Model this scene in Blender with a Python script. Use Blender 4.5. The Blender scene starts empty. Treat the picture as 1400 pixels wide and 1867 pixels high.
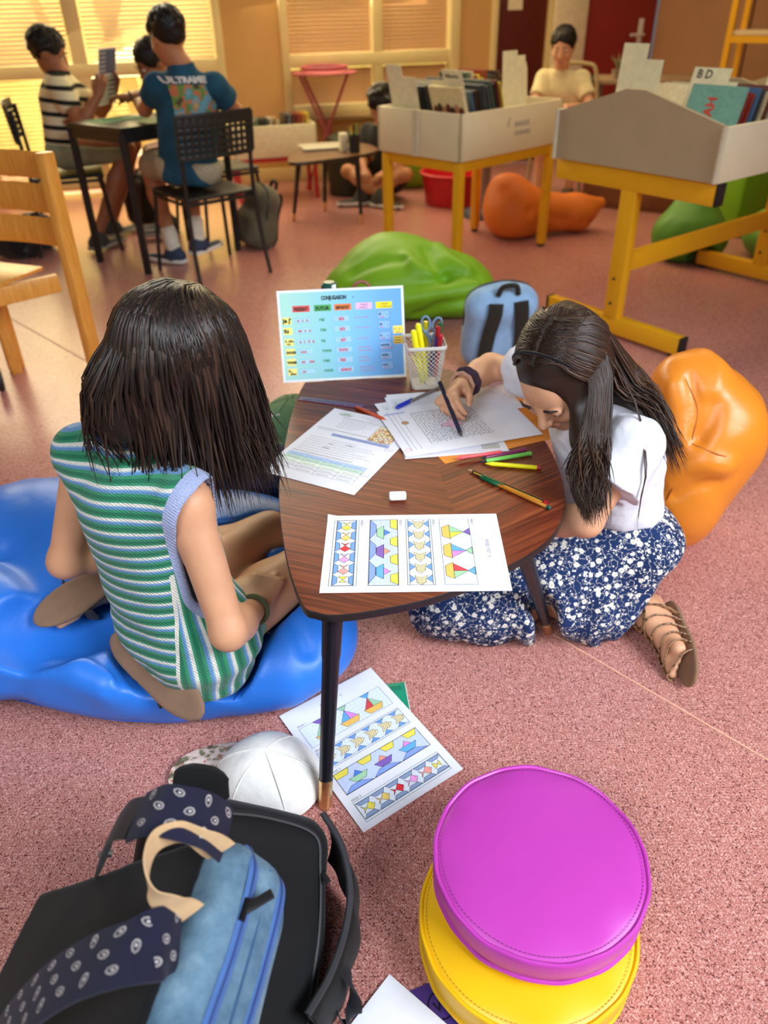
import bpy, bmesh, math, random
import numpy as np
from mathutils import Vector, Matrix, Quaternion
rnd = random.Random(7)
SC = bpy.context.scene
COL = SC.collection
PI = math.pi
# ---------------------------------------------------------------- camera model (calibrated from the A4 sheets)
CF, CP, CR, CH = 1385.0, math.radians(34.12), math.radians(-1.29), 1.2
cF = np.array([0, math.cos(CP), -math.sin(CP)])
_r0 = np.array([1.0, 0, 0]); _u0 = np.array([0, math.sin(CP), math.cos(CP)])
cR = math.cos(CR)*_r0 + math.sin(CR)*_u0
cU = -math.sin(CR)*_r0 + math.cos(CR)*_u0
CAM = np.array([0, 0, CH])
def ray(px, py): return cF + (px-700)/CF*cR + (933.5-py)/CF*cU
def P(px, py, z=0.0):
    d = ray(px, py); return CAM + (z-CH)/d[2]*d
def PY(px, py, Y):
    d = ray(px, py); return CAM + Y/d[1]*d
def PN(px, py, o, n):
    d = ray(px, py); o = np.array(o); n = np.array(n); return CAM + ((o-CAM) @ n)/(d @ n)*d
def V(*a): return np.array(a if len(a) > 1 else a[0], dtype=float)
def nrm(v): v = np.array(v, float); return v/np.linalg.norm(v)
# ---------------------------------------------------------------- materials
def lin(c):
    if isinstance(c, str):
        c = tuple(int(c[i:i+2], 16) for i in (0, 2, 4))
    o = []
    for v in c[:3]:
        v = v/255.0; o.append(v/12.92 if v <= .04045 else ((v+.055)/1.055)**2.4)
    return tuple(o)+(1.0,)
MATS = {}
class N:
    def __init__(s, m):
        m.use_nodes = True; s.m = m; s.t = m.node_tree; s.b = s.t.nodes['Principled BSDF']
    def n(s, typ, **kw):
        x = s.t.nodes.new(typ)
        for k, v in kw.items():
            if k.startswith('i_'):
                key = k[2:]; key = int(key) if key.isdigit() else key.replace('_', ' ')
                x.inputs[key].default_value = v
            else: setattr(x, k, v)
        return x
    def l(s, a, ao, b, bi): s.t.links.new(a.outputs[ao], b.inputs[bi])
    def math(s, op, a, b=None, c=None):
        x = s.t.nodes.new('ShaderNodeMath'); x.operation = op
        for i, v in enumerate((a, b, c)):
            if v is None: continue
            if isinstance(v, (int, float)): x.inputs[i].default_value = v
            else: s.t.links.new(v, x.inputs[i])
        return x.outputs[0]
    def mix(s, f, a, b):
        x = s.t.nodes.new('ShaderNodeMix'); x.data_type = 'RGBA'
        for i, v in ((0, f), (6, a), (7, b)):
            if isinstance(v, (int, float, tuple)): x.inputs[i].default_value = v
            else: s.t.links.new(v, x.inputs[i])
        return x.outputs[2]
    def ramp(s, fac, stops, interp='LINEAR'):
        x = s.t.nodes.new('ShaderNodeValToRGB'); cr = x.color_ramp; cr.interpolation = interp
        while len(cr.elements) > 1: cr.elements.remove(cr.elements[-1])
        cr.elements[0].position = stops[0][0]; cr.elements[0].color = stops[0][1]
        for p, c in stops[1:]:
            e = cr.elements.new(p); e.color = c
        s.t.links.new(fac, x.inputs[0]); return x.outputs[0]
    def coord(s, which='Object'): return s.n('ShaderNodeTexCoord').outputs[which]
    def attr(s, name): return s.n('ShaderNodeAttribute', attribute_name=name).outputs['Fac']
    def noise(s, vec, scale, detail=2, rough=.5):
        x = s.n('ShaderNodeTexNoise'); x.inputs['Scale'].default_value = scale; x.inputs['Detail'].default_value = detail
        x.inputs['Roughness'].default_value = rough
        if vec is not None: s.t.links.new(vec, x.inputs['Vector'])
        return x.outputs['Fac']
    def mapped(s, vec, scale=(1, 1, 1), rot=(0, 0, 0), loc=(0, 0, 0)):
        x = s.n('ShaderNodeMapping'); x.inputs['Scale'].default_value = scale; x.inputs['Rotation'].default_value = rot; x.inputs['Location'].default_value = loc
        s.t.links.new(vec, x.inputs['Vector']); return x.outputs[0]
    def bump(s, h, strength=.3, dist=.002):
        x = s.n('ShaderNodeBump'); x.inputs['Strength'].default_value = strength; x.inputs['Distance'].default_value = dist
        s.t.links.new(h, x.inputs['Height']); s.t.links.new(x.outputs[0], s.b.inputs['Normal'])
    def base(s, c):
        s.t.links.new(c, s.b.inputs['Base Color'])
    def set(s, rough=.5, metal=0.0, spec=.5, **kw):
        s.b.inputs['Roughness'].default_value = rough; s.b.inputs['Metallic'].default_value = metal
        s.b.inputs['Specular IOR Level'].default_value = spec
        for k, v in kw.items(): s.b.inputs[k.replace('_', ' ')].default_value = v
def newmat(name): return N(bpy.data.materials.new(name))
def mat(name, col, rough=.5, metal=0.0, spec=.5, var=None, bump=None, **kw):
    """plain procedural material; var=(scale, amount) colour mottling, bump=(scale, strength, distance)"""
    if name in MATS: return MATS[name]
    n = newmat(name); n.set(rough, metal, spec, **kw)
    c = lin(col); n.b.inputs['Base Color'].default_value = c
    vs, va = var or (30, .06)
    co = n.coord()
    d = tuple(x*(1-va*2) for x in c[:3])+(1,); e = tuple(min(1, x*(1+va*1.5)) for x in c[:3])+(1,)
    n.base(n.ramp(n.noise(co, vs, 4, .6), [(.25, d), (.75, e)]))
    if bump: n.bump(n.noise(co, bump[0], 3), bump[1], bump[2] if len(bump) > 2 else .002)
    MATS[name] = n.m; return n.m
def fabric(name, col, scale=900, rough=.9, var=(25, .08)):
    if name in MATS: return MATS[name]
    n = newmat(name); n.set(rough, 0, .2, Sheen_Weight=.1)
    c = lin(col); co = n.coord(); va = var[1]
    d = tuple(x*(1-va*2) for x in c[:3])+(1,); e = tuple(min(1, x*(1+va*1.5)) for x in c[:3])+(1,)
    n.base(n.ramp(n.noise(co, var[0], 5, .65), [(.25, d), (.75, e)]))
    n.bump(n.noise(co, scale, 2), .25, .0008)
    MATS[name] = n.m; return n.m
# ---------------------------------------------------------------- object helpers
def tag(o, label=None, cat=None, group=None, kind=None):
    if label: o['label'] = label
    if cat: o['category'] = cat
    if group: o['group'] = group
    if kind: o['kind'] = kind
    return o
def empty(name, loc=(0, 0, 0), rz=0.0):
    o = bpy.data.objects.new(name, None); COL.objects.link(o); o.location = Vector([float(v) for v in loc]); o.rotation_euler = (0, 0, rz)
    o.empty_display_size = .05
    return o
def link(name, me, parent=None, smooth=None):
    o = bpy.data.objects.new(name, me); COL.objects.link(o)
    if parent is not None:
        o.parent = parent
    return o
def wmat(o):
    m = Matrix.LocRotScale(o.location, o.rotation_euler, o.scale)
    return wmat(o.parent) @ o.matrix_parent_inverse @ m if o.parent is not None else m
def world_parent(o, parent):
    """vertices are in world space: keep them there under a moved parent"""
    o.parent = parent; o.matrix_parent_inverse = wmat(parent).inverted()
def copy_tree(o, parent=None):
    c = o.copy(); COL.objects.link(c)
    if parent is not None: c.parent = parent
    for ch in list(o.children): copy_tree(ch, c)
    return c
def shade(me, angle=40):
    me.polygons.foreach_set('use_smooth', [True]*len(me.polygons))
    if angle is not None and angle < 179:
        try: me.set_sharp_from_angle(angle=math.radians(angle))
        except Exception: pass
def mesh_np(name, v, f, mats, parent=None, mi=None, smooth=True, attrs=None, angle=180, wp=True):
    me = bpy.data.meshes.new(name)
    me.from_pydata([tuple(map(float, x)) for x in v], [], [tuple(int(i) for i in q) for q in f])
    for m in (mats if isinstance(mats, (list, tuple)) else [mats]): me.materials.append(m)
    if mi is not None: me.polygons.foreach_set('material_index', list(mi))
    if attrs:
        for k, a in attrs.items():
            at = me.attributes.new(k, 'FLOAT', 'POINT'); at.data.foreach_set('value', np.asarray(a, dtype=np.float32))
    me.update()
    if smooth: shade(me, angle)
    o = link(name, me)
    if parent is not None:
        if wp: world_parent(o, parent)
        else: o.parent = parent
    return o
class MB:
    """collects shapes into one mesh with several material slots"""
    def __init__(s): s.v = []; s.f = []; s.m = []; s.cur = 0; s.X = Matrix.Identity(4)
    def mi(s, i): s.cur = i; return s
    def xf(s, m): s.X = m; return s
    def add(s, v, f):
        b = len(s.v)
        s.v.extend(tuple(s.X @ Vector([float(c) for c in p])) for p in v)
        for q in f: s.f.append(tuple(b+i for i in q)); s.m.append(s.cur)
        return s
    def box(s, c, d, R=None, bev=0.0):
        x, y, z = [k/2 for k in d]
        if bev <= 0:
            v = [(-x, -y, -z), (x, -y, -z), (x, y, -z), (-x, y, -z), (-x, -y, z), (x, -y, z), (x, y, z), (-x, y, z)]
            f = [(0, 3, 2, 1), (4, 5, 6, 7), (0, 1, 5, 4), (1, 2, 6, 5), (2, 3, 7, 6), (3, 0, 4, 7)]
        else:
            bm = bmesh.new(); bmesh.ops.create_cube(bm, size=1)
            for w in bm.verts: w.co = Vector((w.co.x*2*x, w.co.y*2*y, w.co.z*2*z))
            bmesh.ops.bevel(bm, geom=bm.edges[:], offset=min(bev, x*.98, y*.98, z*.98), segments=2, profile=.5, affect='EDGES')
            bm.verts.index_update(); v = [tuple(w.co) for w in bm.verts]; f = [tuple(w.index for w in q.verts) for q in bm.faces]; bm.free()
        c = Vector([float(k) for k in c])
        if R is not None: v = [tuple(R @ Vector(p) + c) for p in v]
        else: v = [tuple(Vector(p)+c) for p in v]
        return s.add(v, f)
    def beam(s, a, b, w, h, up=(0, 0, 1), bev=0.0):
        a = Vector([float(k) for k in a]); b = Vector([float(k) for k in b]); d = b-a; L = d.length; d.normalize()
        u = Vector(up); x = d.cross(u)
        if x.length < 1e-4: x = d.cross(Vector((1, 0, 0)))
        x.normalize(); u = x.cross(d); R = Matrix((x, d, u)).transposed()
        return s.box((a+b)/2, (w, L, h), R, bev)
    def tube(s, pts, r, n=10, cap=True, closed=False, flat=None, up=None):
        """swept tube; r scalar or list; flat=(a,b) scale of section axes"""
        pts = [V(p) for p in pts]; k = len(pts); r = [r]*k if np.isscalar(r) else r
        T = []
        for i in range(k):
            if closed: t = pts[(i+1) % k]-pts[i-1]
            else: t = pts[min(i+1, k-1)]-pts[max(i-1, 0)]
            T.append(t/(np.linalg.norm(t)+1e-12))
        u = V(up) if up is not None else (V(0, 0, 1) if abs(T[0][2]) < .9 else V(1, 0, 0))
        v = []; A, Bf = flat or (1, 1)
        for i in range(k):
            if up is not None: u = V(up)
            u = u-T[i]*(u @ T[i]); u = u/(np.linalg.norm(u)+1e-12); w = np.cross(T[i], u)
            for j in range(n):
                a = 2*PI*j/n; v.append(pts[i]+r[i]*(A*math.cos(a)*w+Bf*math.sin(a)*u))
        f = []
        for i in range(k if closed else k-1):
            for j in range(n):
                f.append((i*n+j, i*n+(j+1) % n, ((i+1) % k)*n+(j+1) % n, ((i+1) % k)*n+j))
        if cap and not closed: f.append(tuple(range(n-1, -1, -1))); f.append(tuple((k-1)*n+j for j in range(n)))
        return s.add(v, f)
    def lathe(s, prof, n=32, axis=None, c=(0, 0, 0)):
        """prof: (r,z) list bottom to top"""
        v = []; f = []; k = len(prof)
        for r, z in prof:
            for j in range(n): a = 2*PI*j/n; v.append((r*math.cos(a), r*math.sin(a), z))
        for i in range(k-1):
            for j in range(n): f.append((i*n+j, i*n+(j+1) % n, (i+1)*n+(j+1) % n, (i+1)*n+j))
        f.append(tuple(range(n-1, -1, -1))); f.append(tuple((k-1)*n+j for j in range(n)))
        M = Matrix.Identity(3)
        if axis is not None: M = Vector((0, 0, 1)).rotation_difference(Vector([float(q) for q in axis])).to_matrix()
        c = Vector([float(q) for q in c])
        return s.add([tuple(M @ Vector(p)+c) for p in v], f)
    def prism(s, poly, z0, z1, o=(0, 0, 0), R=None):
        n = len(poly); v = [(x, y, z0) for x, y in poly]+[(x, y, z1) for x, y in poly]
        f = [tuple(range(n-1, -1, -1)), tuple(range(n, 2*n))]+[(i, (i+1) % n, n+(i+1) % n, n+i) for i in range(n)]
        o = Vector([float(q) for q in o])
        return s.add([tuple((R @ Vector(p) if R is not None else Vector(p))+o) for p in v], f)
    def sphere(s, c, r, n=12, m=8):
        r = (r, r, r) if np.isscalar(r) else r; v = []; f = []
        for i in range(m+1):
            th = PI*i/m
            for j in range(n): a = 2*PI*j/n; v.append((c[0]+r[0]*math.sin(th)*math.cos(a), c[1]+r[1]*math.sin(th)*math.sin(a), c[2]-r[2]*math.cos(th)))
        for i in range(m):
            for j in range(n): f.append((i*n+j, i*n+(j+1) % n, (i+1)*n+(j+1) % n, (i+1)*n+j))
        return s.add(v, f)
    def build(s, name, mats, parent=None, world=False, smooth=True, angle=35):
        me = bpy.data.meshes.new(name); me.from_pydata(s.v, [], s.f)
        for m in (mats if isinstance(mats, (list, tuple)) else [mats]): me.materials.append(m)
        me.polygons.foreach_set('material_index', s.m)
        bm = bmesh.new(); bm.from_mesh(me); bmesh.ops.remove_doubles(bm, verts=bm.verts, dist=1e-6) if False else None
        bm.free()
        me.update()
        if smooth: shade(me, angle)
        o = link(name, me)
        if parent is not None:
            if world: world_parent(o, parent)
            else: o.parent = parent
        return o
def spline(pts, n=8, closed=False):
    """Catmull-Rom through pts"""
    pts = [V(p) for p in pts]; k = len(pts); out = []
    rng = range(k) if closed else range(k-1)
    for i in rng:
        p0 = pts[i-1] if (closed or i > 0) else 2*pts[0]-pts[1]
        p1 = pts[i]; p2 = pts[(i+1) % k]; p3 = pts[(i+2) % k] if (closed or i+2 < k) else 2*pts[-1]-pts[-2]
        for j in range(n):
            t = j/n; out.append(.5*(2*p1+(p2-p0)*t+(2*p0-5*p1+4*p2-p3)*t*t+(3*p1-p0-3*p2+p3)*t**3))
    if not closed: out.append(pts[-1])
    return out
# ---------------------------------------------------------------- signed-distance modelling
def cap(a, b, ra, rb=None):
    a = V(a); b = V(b); rb = ra if rb is None else rb; ab = b-a; L2 = float(ab @ ab)+1e-12
    def f(p):
        t = np.clip((p-a) @ ab/L2, 0, 1)
        return np.linalg.norm(p-a-t[:, None]*ab, axis=1)-(ra+(rb-ra)*t)
    return f
def ell(c, r, R=None):
    c = V(c); r = V(r); M = None if R is None else np.array(R, float)   # R columns = local axes
    def f(p):
        q = p-c
        if M is not None: q = q @ M
        k0 = np.linalg.norm(q/r, axis=1); k1 = np.linalg.norm(q/(r*r), axis=1)+1e-9
        return k0*(k0-1)/k1
    return f
def rbox(c, d, rr, R=None):
    c = V(c); hd = V(d)/2-rr; M = None if R is None else np.array(R, float)
    def f(p):
        q = p-c
        if M is not None: q = q @ M
        q = np.abs(q)-hd
        return np.linalg.norm(np.maximum(q, 0), axis=1)+np.minimum(q.max(1), 0)-rr
    return f
def plane(o, n):
    o = V(o); n = nrm(n)
    return lambda p: (p-o) @ n       # negative behind the plane
def smin(a, b, k):
    h = np.maximum(k-np.abs(a-b), 0)/k
    return np.minimum(a, b)-h*h*k*.25
class SD:
    def __init__(s): s.it = []; s.post = []
    def add(s, f, k=.01): s.it.append(('u', f, max(k, 1e-5))); return s
    def sub(s, f, k=.005): s.it.append(('s', f, max(k, 1e-5))); return s
    def cut(s, f, k=.005): s.it.append(('i', f, max(k, 1e-5))); return s
    def disp(s, g): s.post.append(g); return s
    def __call__(s, p, skip=None):
        d = np.full(len(p), 9.0)
        for op, f, k in s.it:
            if op == 'u':
                d = smin(d, f(p), k)
            elif op == 's': d = -smin(-d, f(p), k)
            else: d = -smin(-d, -f(p), k)
        for g in s.post: d = d+g(p)
        return d
    def _block(s, p, nb, per, R, cen):
        d = np.full(len(p), 9.0); d2 = d.reshape(nb, per); p3 = p.reshape(nb, per, 3)
        for op, f, k in s.it:
            if op == 'u': m = f(cen) < R*1.6+k*1.2
            else: m = np.ones(nb, bool)
            if not m.any(): continue
            q = f(p3[m].reshape(-1, 3)).reshape(-1, per); c = d2[m]
            if op == 'u': d2[m] = smin(c, q, k)
            elif op == 's': d2[m] = -smin(-c, q, k)
            else: d2[m] = -smin(-c, -q, k)
        d = d2.reshape(-1)
        for g in s.post: d = d+g(p)
        return d
    def mesh(s, lo, hi, h):
        lo = V(lo); hi = V(hi); B = 8
        nb = np.ceil((hi-lo)/h/B).astype(int); D = nb*B
        gx = [np.arange(n) for n in nb]
        bi = np.stack(np.meshgrid(*gx, indexing='ij'), -1).reshape(-1, 3)
        cen = lo+(bi*B+(B-1)/2)*h; R = B*h*math.sqrt(3)/2
        dc = np.concatenate([s(c) for c in np.array_split(cen, max(1, len(cen)//200000))])
        F = np.where(dc > 0, 1.0, -1.0).reshape(nb).repeat(B, 0).repeat(B, 1).repeat(B, 2).astype(np.float32)
        act = np.abs(dc) < R*1.7
        ai = bi[act]; off = np.stack(np.meshgrid(*[np.arange(B)]*3, indexing='ij'), -1).reshape(-1, 3)
        for ch in np.array_split(np.arange(len(ai)), max(1, len(ai)//400)):
            if len(ch) == 0: continue
            idx = (ai[ch][:, None, :]*B+off[None]).reshape(-1, 3)
            d = s._block(lo+idx*h, len(ch), B**3, R, cen[act][ch])
            F[idx[:, 0], idx[:, 1], idx[:, 2]] = d
        F[0] = F[-1] = 1; F[:, 0] = F[:, -1] = 1; F[:, :, 0] = F[:, :, -1] = 1
        return surf_net(F, lo, h)
def surf_net(F, lo, h):
    S = F < 0
    nx, ny, nz = [n-1 for n in F.shape]
    c = np.zeros((nx, ny, nz), np.uint8)
    for i in (0, 1):
        for j in (0, 1):
            for k in (0, 1): c += S[i:nx+i, j:ny+j, k:nz+k]
    cell = (c > 0) & (c < 8)
    ci = np.argwhere(cell); idx = np.full(cell.shape, -1, np.int64); idx[cell] = np.arange(len(ci))
    acc = np.zeros((len(ci), 3)); cnt = np.zeros(len(ci))
    cor = [(i, j, k) for i in (0, 1) for j in (0, 1) for k in (0, 1)]
    fv = {q: F[ci[:, 0]+q[0], ci[:, 1]+q[1], ci[:, 2]+q[2]].astype(float) for q in cor}
    for a in cor:
        for ax in range(3):
            if a[ax]: continue
            b = list(a); b[ax] = 1; b = tuple(b)
            m = (fv[a] < 0) != (fv[b] < 0)
            t = np.where(m, fv[a]/np.where(m, fv[a]-fv[b], 1), 0)
            p = np.array(a, float)[None].repeat(len(ci), 0); p[:, ax] += t
            acc += p*m[:, None]; cnt += m
    v = lo+(ci+acc/np.maximum(cnt, 1)[:, None])*h
    fs = []
    for ax in range(3):
        o1, o2 = [(1, 2), (2, 0), (0, 1)][ax]
        sl = [slice(1, n) for n in (nx, ny, nz)]; sl[ax] = slice(0, (nx, ny, nz)[ax])
        s0 = S[tuple(sl)]; sh = list(sl); sh[ax] = slice(1, (nx, ny, nz)[ax]+1); s1 = S[tuple(sh)]
        e = np.argwhere(s0 != s1)
        if len(e) == 0: continue
        base = e.copy()
        for q in range(3):
            if q != ax: base[:, q] += 1
        def g(d1, d2):
            b = base.copy(); b[:, o1] -= d1; b[:, o2] -= d2
            return idx[b[:, 0], b[:, 1], b[:, 2]]
        q = np.stack([g(1, 1), g(0, 1), g(0, 0), g(1, 0)], 1)
        inside0 = S[base[:, 0], base[:, 1], base[:, 2]] if False else s0[tuple(e.T)]
        q[~inside0] = q[~inside0][:, ::-1]
        fs.append(q)
    f = np.concatenate(fs); f = f[(f >= 0).all(1)]
    return v, f
def relax(v, f, it=1, w=.5):
    """a little Laplacian smoothing"""
    e = np.concatenate([f[:, [0, 1]], f[:, [1, 2]], f[:, [2, 3]], f[:, [3, 0]]])
    for _ in range(it):
        s = np.zeros_like(v); n = np.zeros(len(v))
        np.add.at(s, e[:, 0], v[e[:, 1]]); np.add.at(n, e[:, 0], 1)
        np.add.at(s, e[:, 1], v[e[:, 0]]); np.add.at(n, e[:, 1], 1)
        v = v*(1-w)+w*s/np.maximum(n, 1)[:, None]
    return v
def sdobj(name, sd, lo, hi, h, m, parent=None, it=1, attrs=None):
    v, f = sd.mesh(lo, hi, h*QUAL); v = relax(v, f, it)
    at = {k: g(v) for k, g in attrs.items()} if attrs else None
    return mesh_np(name, v, f, m, parent, attrs=at)
def vnoise(scale, seed=0, oct=2):
    """smooth value noise in numpy: f(p)->[-1,1]"""
    rs = np.random.RandomState(seed)
    dirs = rs.randn(5*oct, 3); dirs /= np.linalg.norm(dirs, axis=1)[:, None]; ph = rs.rand(5*oct)*6.28
    fr = np.array([scale*(1+.35*(i % 5))*(1.9**(i//5)) for i in range(5*oct)]); am = np.array([.5**(i//5) for i in range(5*oct)])
    def f(p): return (np.sin((p @ dirs.T)*fr+ph)*am).sum(1)/(am.sum()*.6)
    return f
# ---------------------------------------------------------------- printing on flat sheets
_TXT = {}
def glyphs(s, bold=0.0):
    k = (s, bold)
    if k not in _TXT:
        c = bpy.data.curves.new('t', 'FONT'); c.body = s; c.size = 1; c.offset = bold; c.resolution_u = 2; c.align_x = 'LEFT'
        o = bpy.data.objects.new('t', c); COL.objects.link(o)
        dg = bpy.context.evaluated_depsgraph_get(); ev = o.evaluated_get(dg); me = ev.to_mesh()
        v = np.array([tuple(q.co) for q in me.vertices]).reshape(-1, 3); f = [tuple(p.vertices) for p in me.polygons]
        ev.to_mesh_clear(); bpy.data.objects.remove(o); bpy.data.curves.remove(c)
        _TXT[k] = (v, f)
    return _TXT[k]
class Print:
    """flat artwork: shapes in sheet units (metres), one mesh, a material per colour"""
    def __init__(s, w, h, paper, thick=.0004, step=.00012):
        s.w, s.h = w, h; s.v = []; s.f = []; s.m = []; s.mats = [paper]; s.names = {}; s.z = thick; s.step = step; s.th = thick
        nx, ny = 14, 18
        for zz in (0, thick):
            for j in range(ny+1):
                for i in range(nx+1): s.v.append((w*i/nx, h*j/ny, zz))
        k = (nx+1)*(ny+1)
        for j in range(ny):
            for i in range(nx):
                a = j*(nx+1)+i; s.f.append((a+k, a+1+k, a+nx+2+k, a+nx+1+k)); s.f.append((a, a+nx+1, a+nx+2, a+1))
        bd = [i for i in range(nx+1)]+[(j+1)*(nx+1)-1 for j in range(1, ny+1)]+[ny*(nx+1)+i for i in range(nx-1, -1, -1)]+[j*(nx+1) for j in range(ny-1, 0, -1)]
        for a, b in zip(bd, bd[1:]+bd[:1]): s.f.append((a, b, b+k, a+k))
        s.m = [0]*len(s.f)
        s.lv = 0
    def layer(s): s.lv += 1; return s
    def ci(s, col):
        if col not in s.names:
            s.names[col] = len(s.mats); s.mats.append(mat('ink_'+(col if isinstance(col, str) else '%02x%02x%02x' % col), col, .6, spec=.3, var=(200, .03)))
        return s.names[col]
    def raw(s, v, f, col):
        b = len(s.v); z = s.th+s.step*(1+s.lv); i = s.ci(col)
        s.v.extend((float(x), float(y), z) for x, y in v)
        for q in f: s.f.append(tuple(b+int(k) for k in q)); s.m.append(i)
    def poly(s, pts, col, edge=None, ew=.0008):
        a = sum(p[0]*q[1]-q[0]*p[1] for p, q in zip(pts, list(pts[1:])+[pts[0]]))
        if a < 0: pts = list(pts)[::-1]
        if col: s.raw(pts, [tuple(range(len(pts)))], col)
        if edge: s.lv += 1; s.line(list(pts)+[pts[0]], edge, ew); s.lv -= 1
    def rect(s, x, y, w, h, col, edge=None, ew=.0008): s.poly([(x, y), (x+w, y), (x+w, y+h), (x, y+h)], col, edge, ew)
    def line(s, pts, col, w=.0008):
        for p, q in zip(pts, pts[1:]):
            d = V(q)-V(p); L = np.linalg.norm(d)
            if L < 1e-6: continue
            d = d/L; n = V(-d[1], d[0])*w/2; e = d*w*.3
            s.raw([V(p)-n-e, V(q)-n+e, V(q)+n+e, V(p)+n-e], [(0, 1, 2, 3)], col)
    def circ(s, x, y, r, col, n=14, ry=None, edge=None, ew=.0008):
        s.poly([(x+r*math.cos(2*PI*i/n), y+(ry or r)*math.sin(2*PI*i/n)) for i in range(n)], col, edge, ew)
    def text(s, t, x, y, size, col, w=None, bold=0.0, align='l', rot=0.0):
        v, f = glyphs(t, bold)
        if len(v) == 0: return
        v = v.copy()*size; W = v[:, 0].max()
        if w: v[:, 0] *= w/W; W = w
        if align == 'c': v[:, 0] -= W/2
        if rot: c, q = math.cos(rot), math.sin(rot); v = np.stack([v[:, 0]*c-v[:, 1]*q, v[:, 0]*q+v[:, 1]*c, v[:, 2]], 1)
        s.raw(v[:, :2]+V(x, y), f, col)
    def scribble(s, x, y, w, size, col, seed=0, lw=.0004):
        """small unreadable handwriting / tiny print: a row of word-like strokes"""
        r = random.Random(seed); cx = x
        while cx < x+w-.002:
            L = min(r.uniform(.003, .011), x+w-cx); s.line([(cx, y), (cx+L, y)], col, size); cx += L+.0018
    def build(s, name, M, parent=None, warp=None):
        v = np.array(s.v)
        if warp is not None: v = np.array([warp(*p) for p in v])
        me = bpy.data.meshes.new(name); me.from_pydata([tuple(p) for p in v], [], s.f)
        for m in s.mats: me.materials.append(m)
        me.polygons.foreach_set('material_index', s.m); me.update()
        o = link(name, me, parent); o.matrix_local = M
        return o
def frame_from(o, x, y):
    """matrix with origin o, local x / y along given world directions"""
    x = nrm(x); y = V(y); y = nrm(y-x*(x @ y)); z = np.cross(x, y)
    m = Matrix((Vector(x), Vector(y), Vector(z))).transposed().to_4x4(); m.translation = Vector([float(q) for q in o]); return m
QUAL = 1.0
# ================================================================ SETTING
def floor_mat():
    n = newmat('speckled_pink_linoleum'); n.set(.27, 0, .42)
    co = n.coord()
    a = n.noise(co, 165, 1.2, .5); w = n.math('ABSOLUTE', n.math('SUBTRACT', a, .5))
    worm = n.ramp(w, [(.0, (1, 1, 1, 1)), (.014, (1, 1, 1, 1)), (.026, (0, 0, 0, 1))])
    b = n.noise(n.mapped(co, loc=(3, 5, 1)), 175, 1.2, .5); w2 = n.math('ABSOLUTE', n.math('SUBTRACT', b, .5))
    worm2 = n.ramp(w2, [(.0, (1, 1, 1, 1)), (.03, (1, 1, 1, 1)), (.045, (0, 0, 0, 1))])
    big = n.noise(co, 1.3, 3, .6)
    base = n.ramp(big, [(.3, lin((176, 112, 103))), (.7, lin((187, 122, 112)))])
    c1 = n.mix(worm2, base, lin((218, 164, 154)))
    c2 = n.mix(worm, c1, lin((104, 52, 50)))
    n.base(c2)
    n.bump(a, .04, .001)
    return n.m
M_floor = floor_mat()
fl = MB().box((.2, 3.4, -.05), (7.6, 9.0, .1)).build('floor', M_floor); tag(fl, kind='structure')
# welded seams of the floor covering
def seam(a, b, w=.004):
    return MB().beam((a[0], a[1], .0004), (b[0], b[1], .0004), w, .0012)
M_seam = mat('seam_weld', (222, 166, 140), .5)
s1, s2 = P(1010, 1158), P(1400, 1386)
d = nrm(s2-s1)
tag(seam(s1-d*.05, s2+d*.6).build('trim_1', M_seam), kind='structure')
s1, s2 = P(40, 592), P(175, 668); d = nrm(s2-s1)
tag(seam(s1-d*1.2, s2+d*.5, .006).build('trim_2', mat('seam_dark', (150, 84, 66), .5)), kind='structure')
# ---- back wall: a plane turned 15 degrees
WO = V(-.825, 6.5, 0); WA = math.radians(15); WD = V(math.cos(WA), math.sin(WA), 0); WN = V(math.sin(WA), -math.cos(WA), 0)
def WB(px, py):
    q = PN(px, py, WO, WN); return float((q-WO) @ WD), float(q[2])
def wp(s, z, out=0.0): return WO+WD*s+WN*out+V(0, 0, z)
RW = Matrix((Vector(WD), Vector(-WN), Vector((0, 0, 1)))).transposed()
def wbox(mb, s0, s1, z0, z1, o0, o1, bev=0.0):
    """box on the back wall: s along, z up, o outwards into the room"""
    return mb.box(wp((s0+s1)/2, (z0+z1)/2, (o0+o1)/2), (abs(s1-s0), abs(o1-o0), abs(z1-z0)), RW, bev)
M_wall = mat('ochre_wall_paint', (205, 160, 98), .75, var=(3, .04), bump=(180, .05))
M_cream = mat('cream_gloss_paint', (226, 208, 150), .45, var=(6, .03))
M_wallr = mat('brown_wall_paint', (186, 138, 94), .75, var=(3, .04), bump=(180, .05))
TOP = 2.6
sx = {}
for k, (x, y) in dict(w1l=(-60, 120), w1r=(397, 120), w1R=(411, 120), w2L=(514, 110), w2l=(528, 110), w2m0=(680, 110), w2m1=(697, 110), w2r=(818, 100), w2R=(836, 100), d1l=(905, 70), d1r=(995, 70), pr=(1058, 70), d2r=(1190, 70)).items(): sx[k] = WB(x, y)[0]
zr1 = WB(250, 137)[1]; zr0 = WB(250, 112)[1]      # rail of window_1
zq1 = WB(600, 122)[1]; zq0 = WB(600, 97)[1]
zs = WB(600, 203)[1]
wb = MB()
wbox(wb, -4.2, sx['w1l'], 0, TOP, -.14, 0)
wbox(wb, sx['w1R'], sx['w2L'], 0, TOP, -.14, 0)
wbox(wb, sx['w2L'], sx['w2R'], 0, zs-.02, -.14, 0)
wbox(wb, sx['w2R'], sx['d1l']-.05, 0, TOP, -.14, 0)
wbox(wb, sx['d1r'], sx['pr'], 0, TOP, -.14, 0)
wbox(wb, sx['w1l'], sx['w1R'], 2.3, TOP, -.14, 0); wbox(wb, sx['w2L'], sx['w2R'], 2.3, TOP, -.14, 0)
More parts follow.
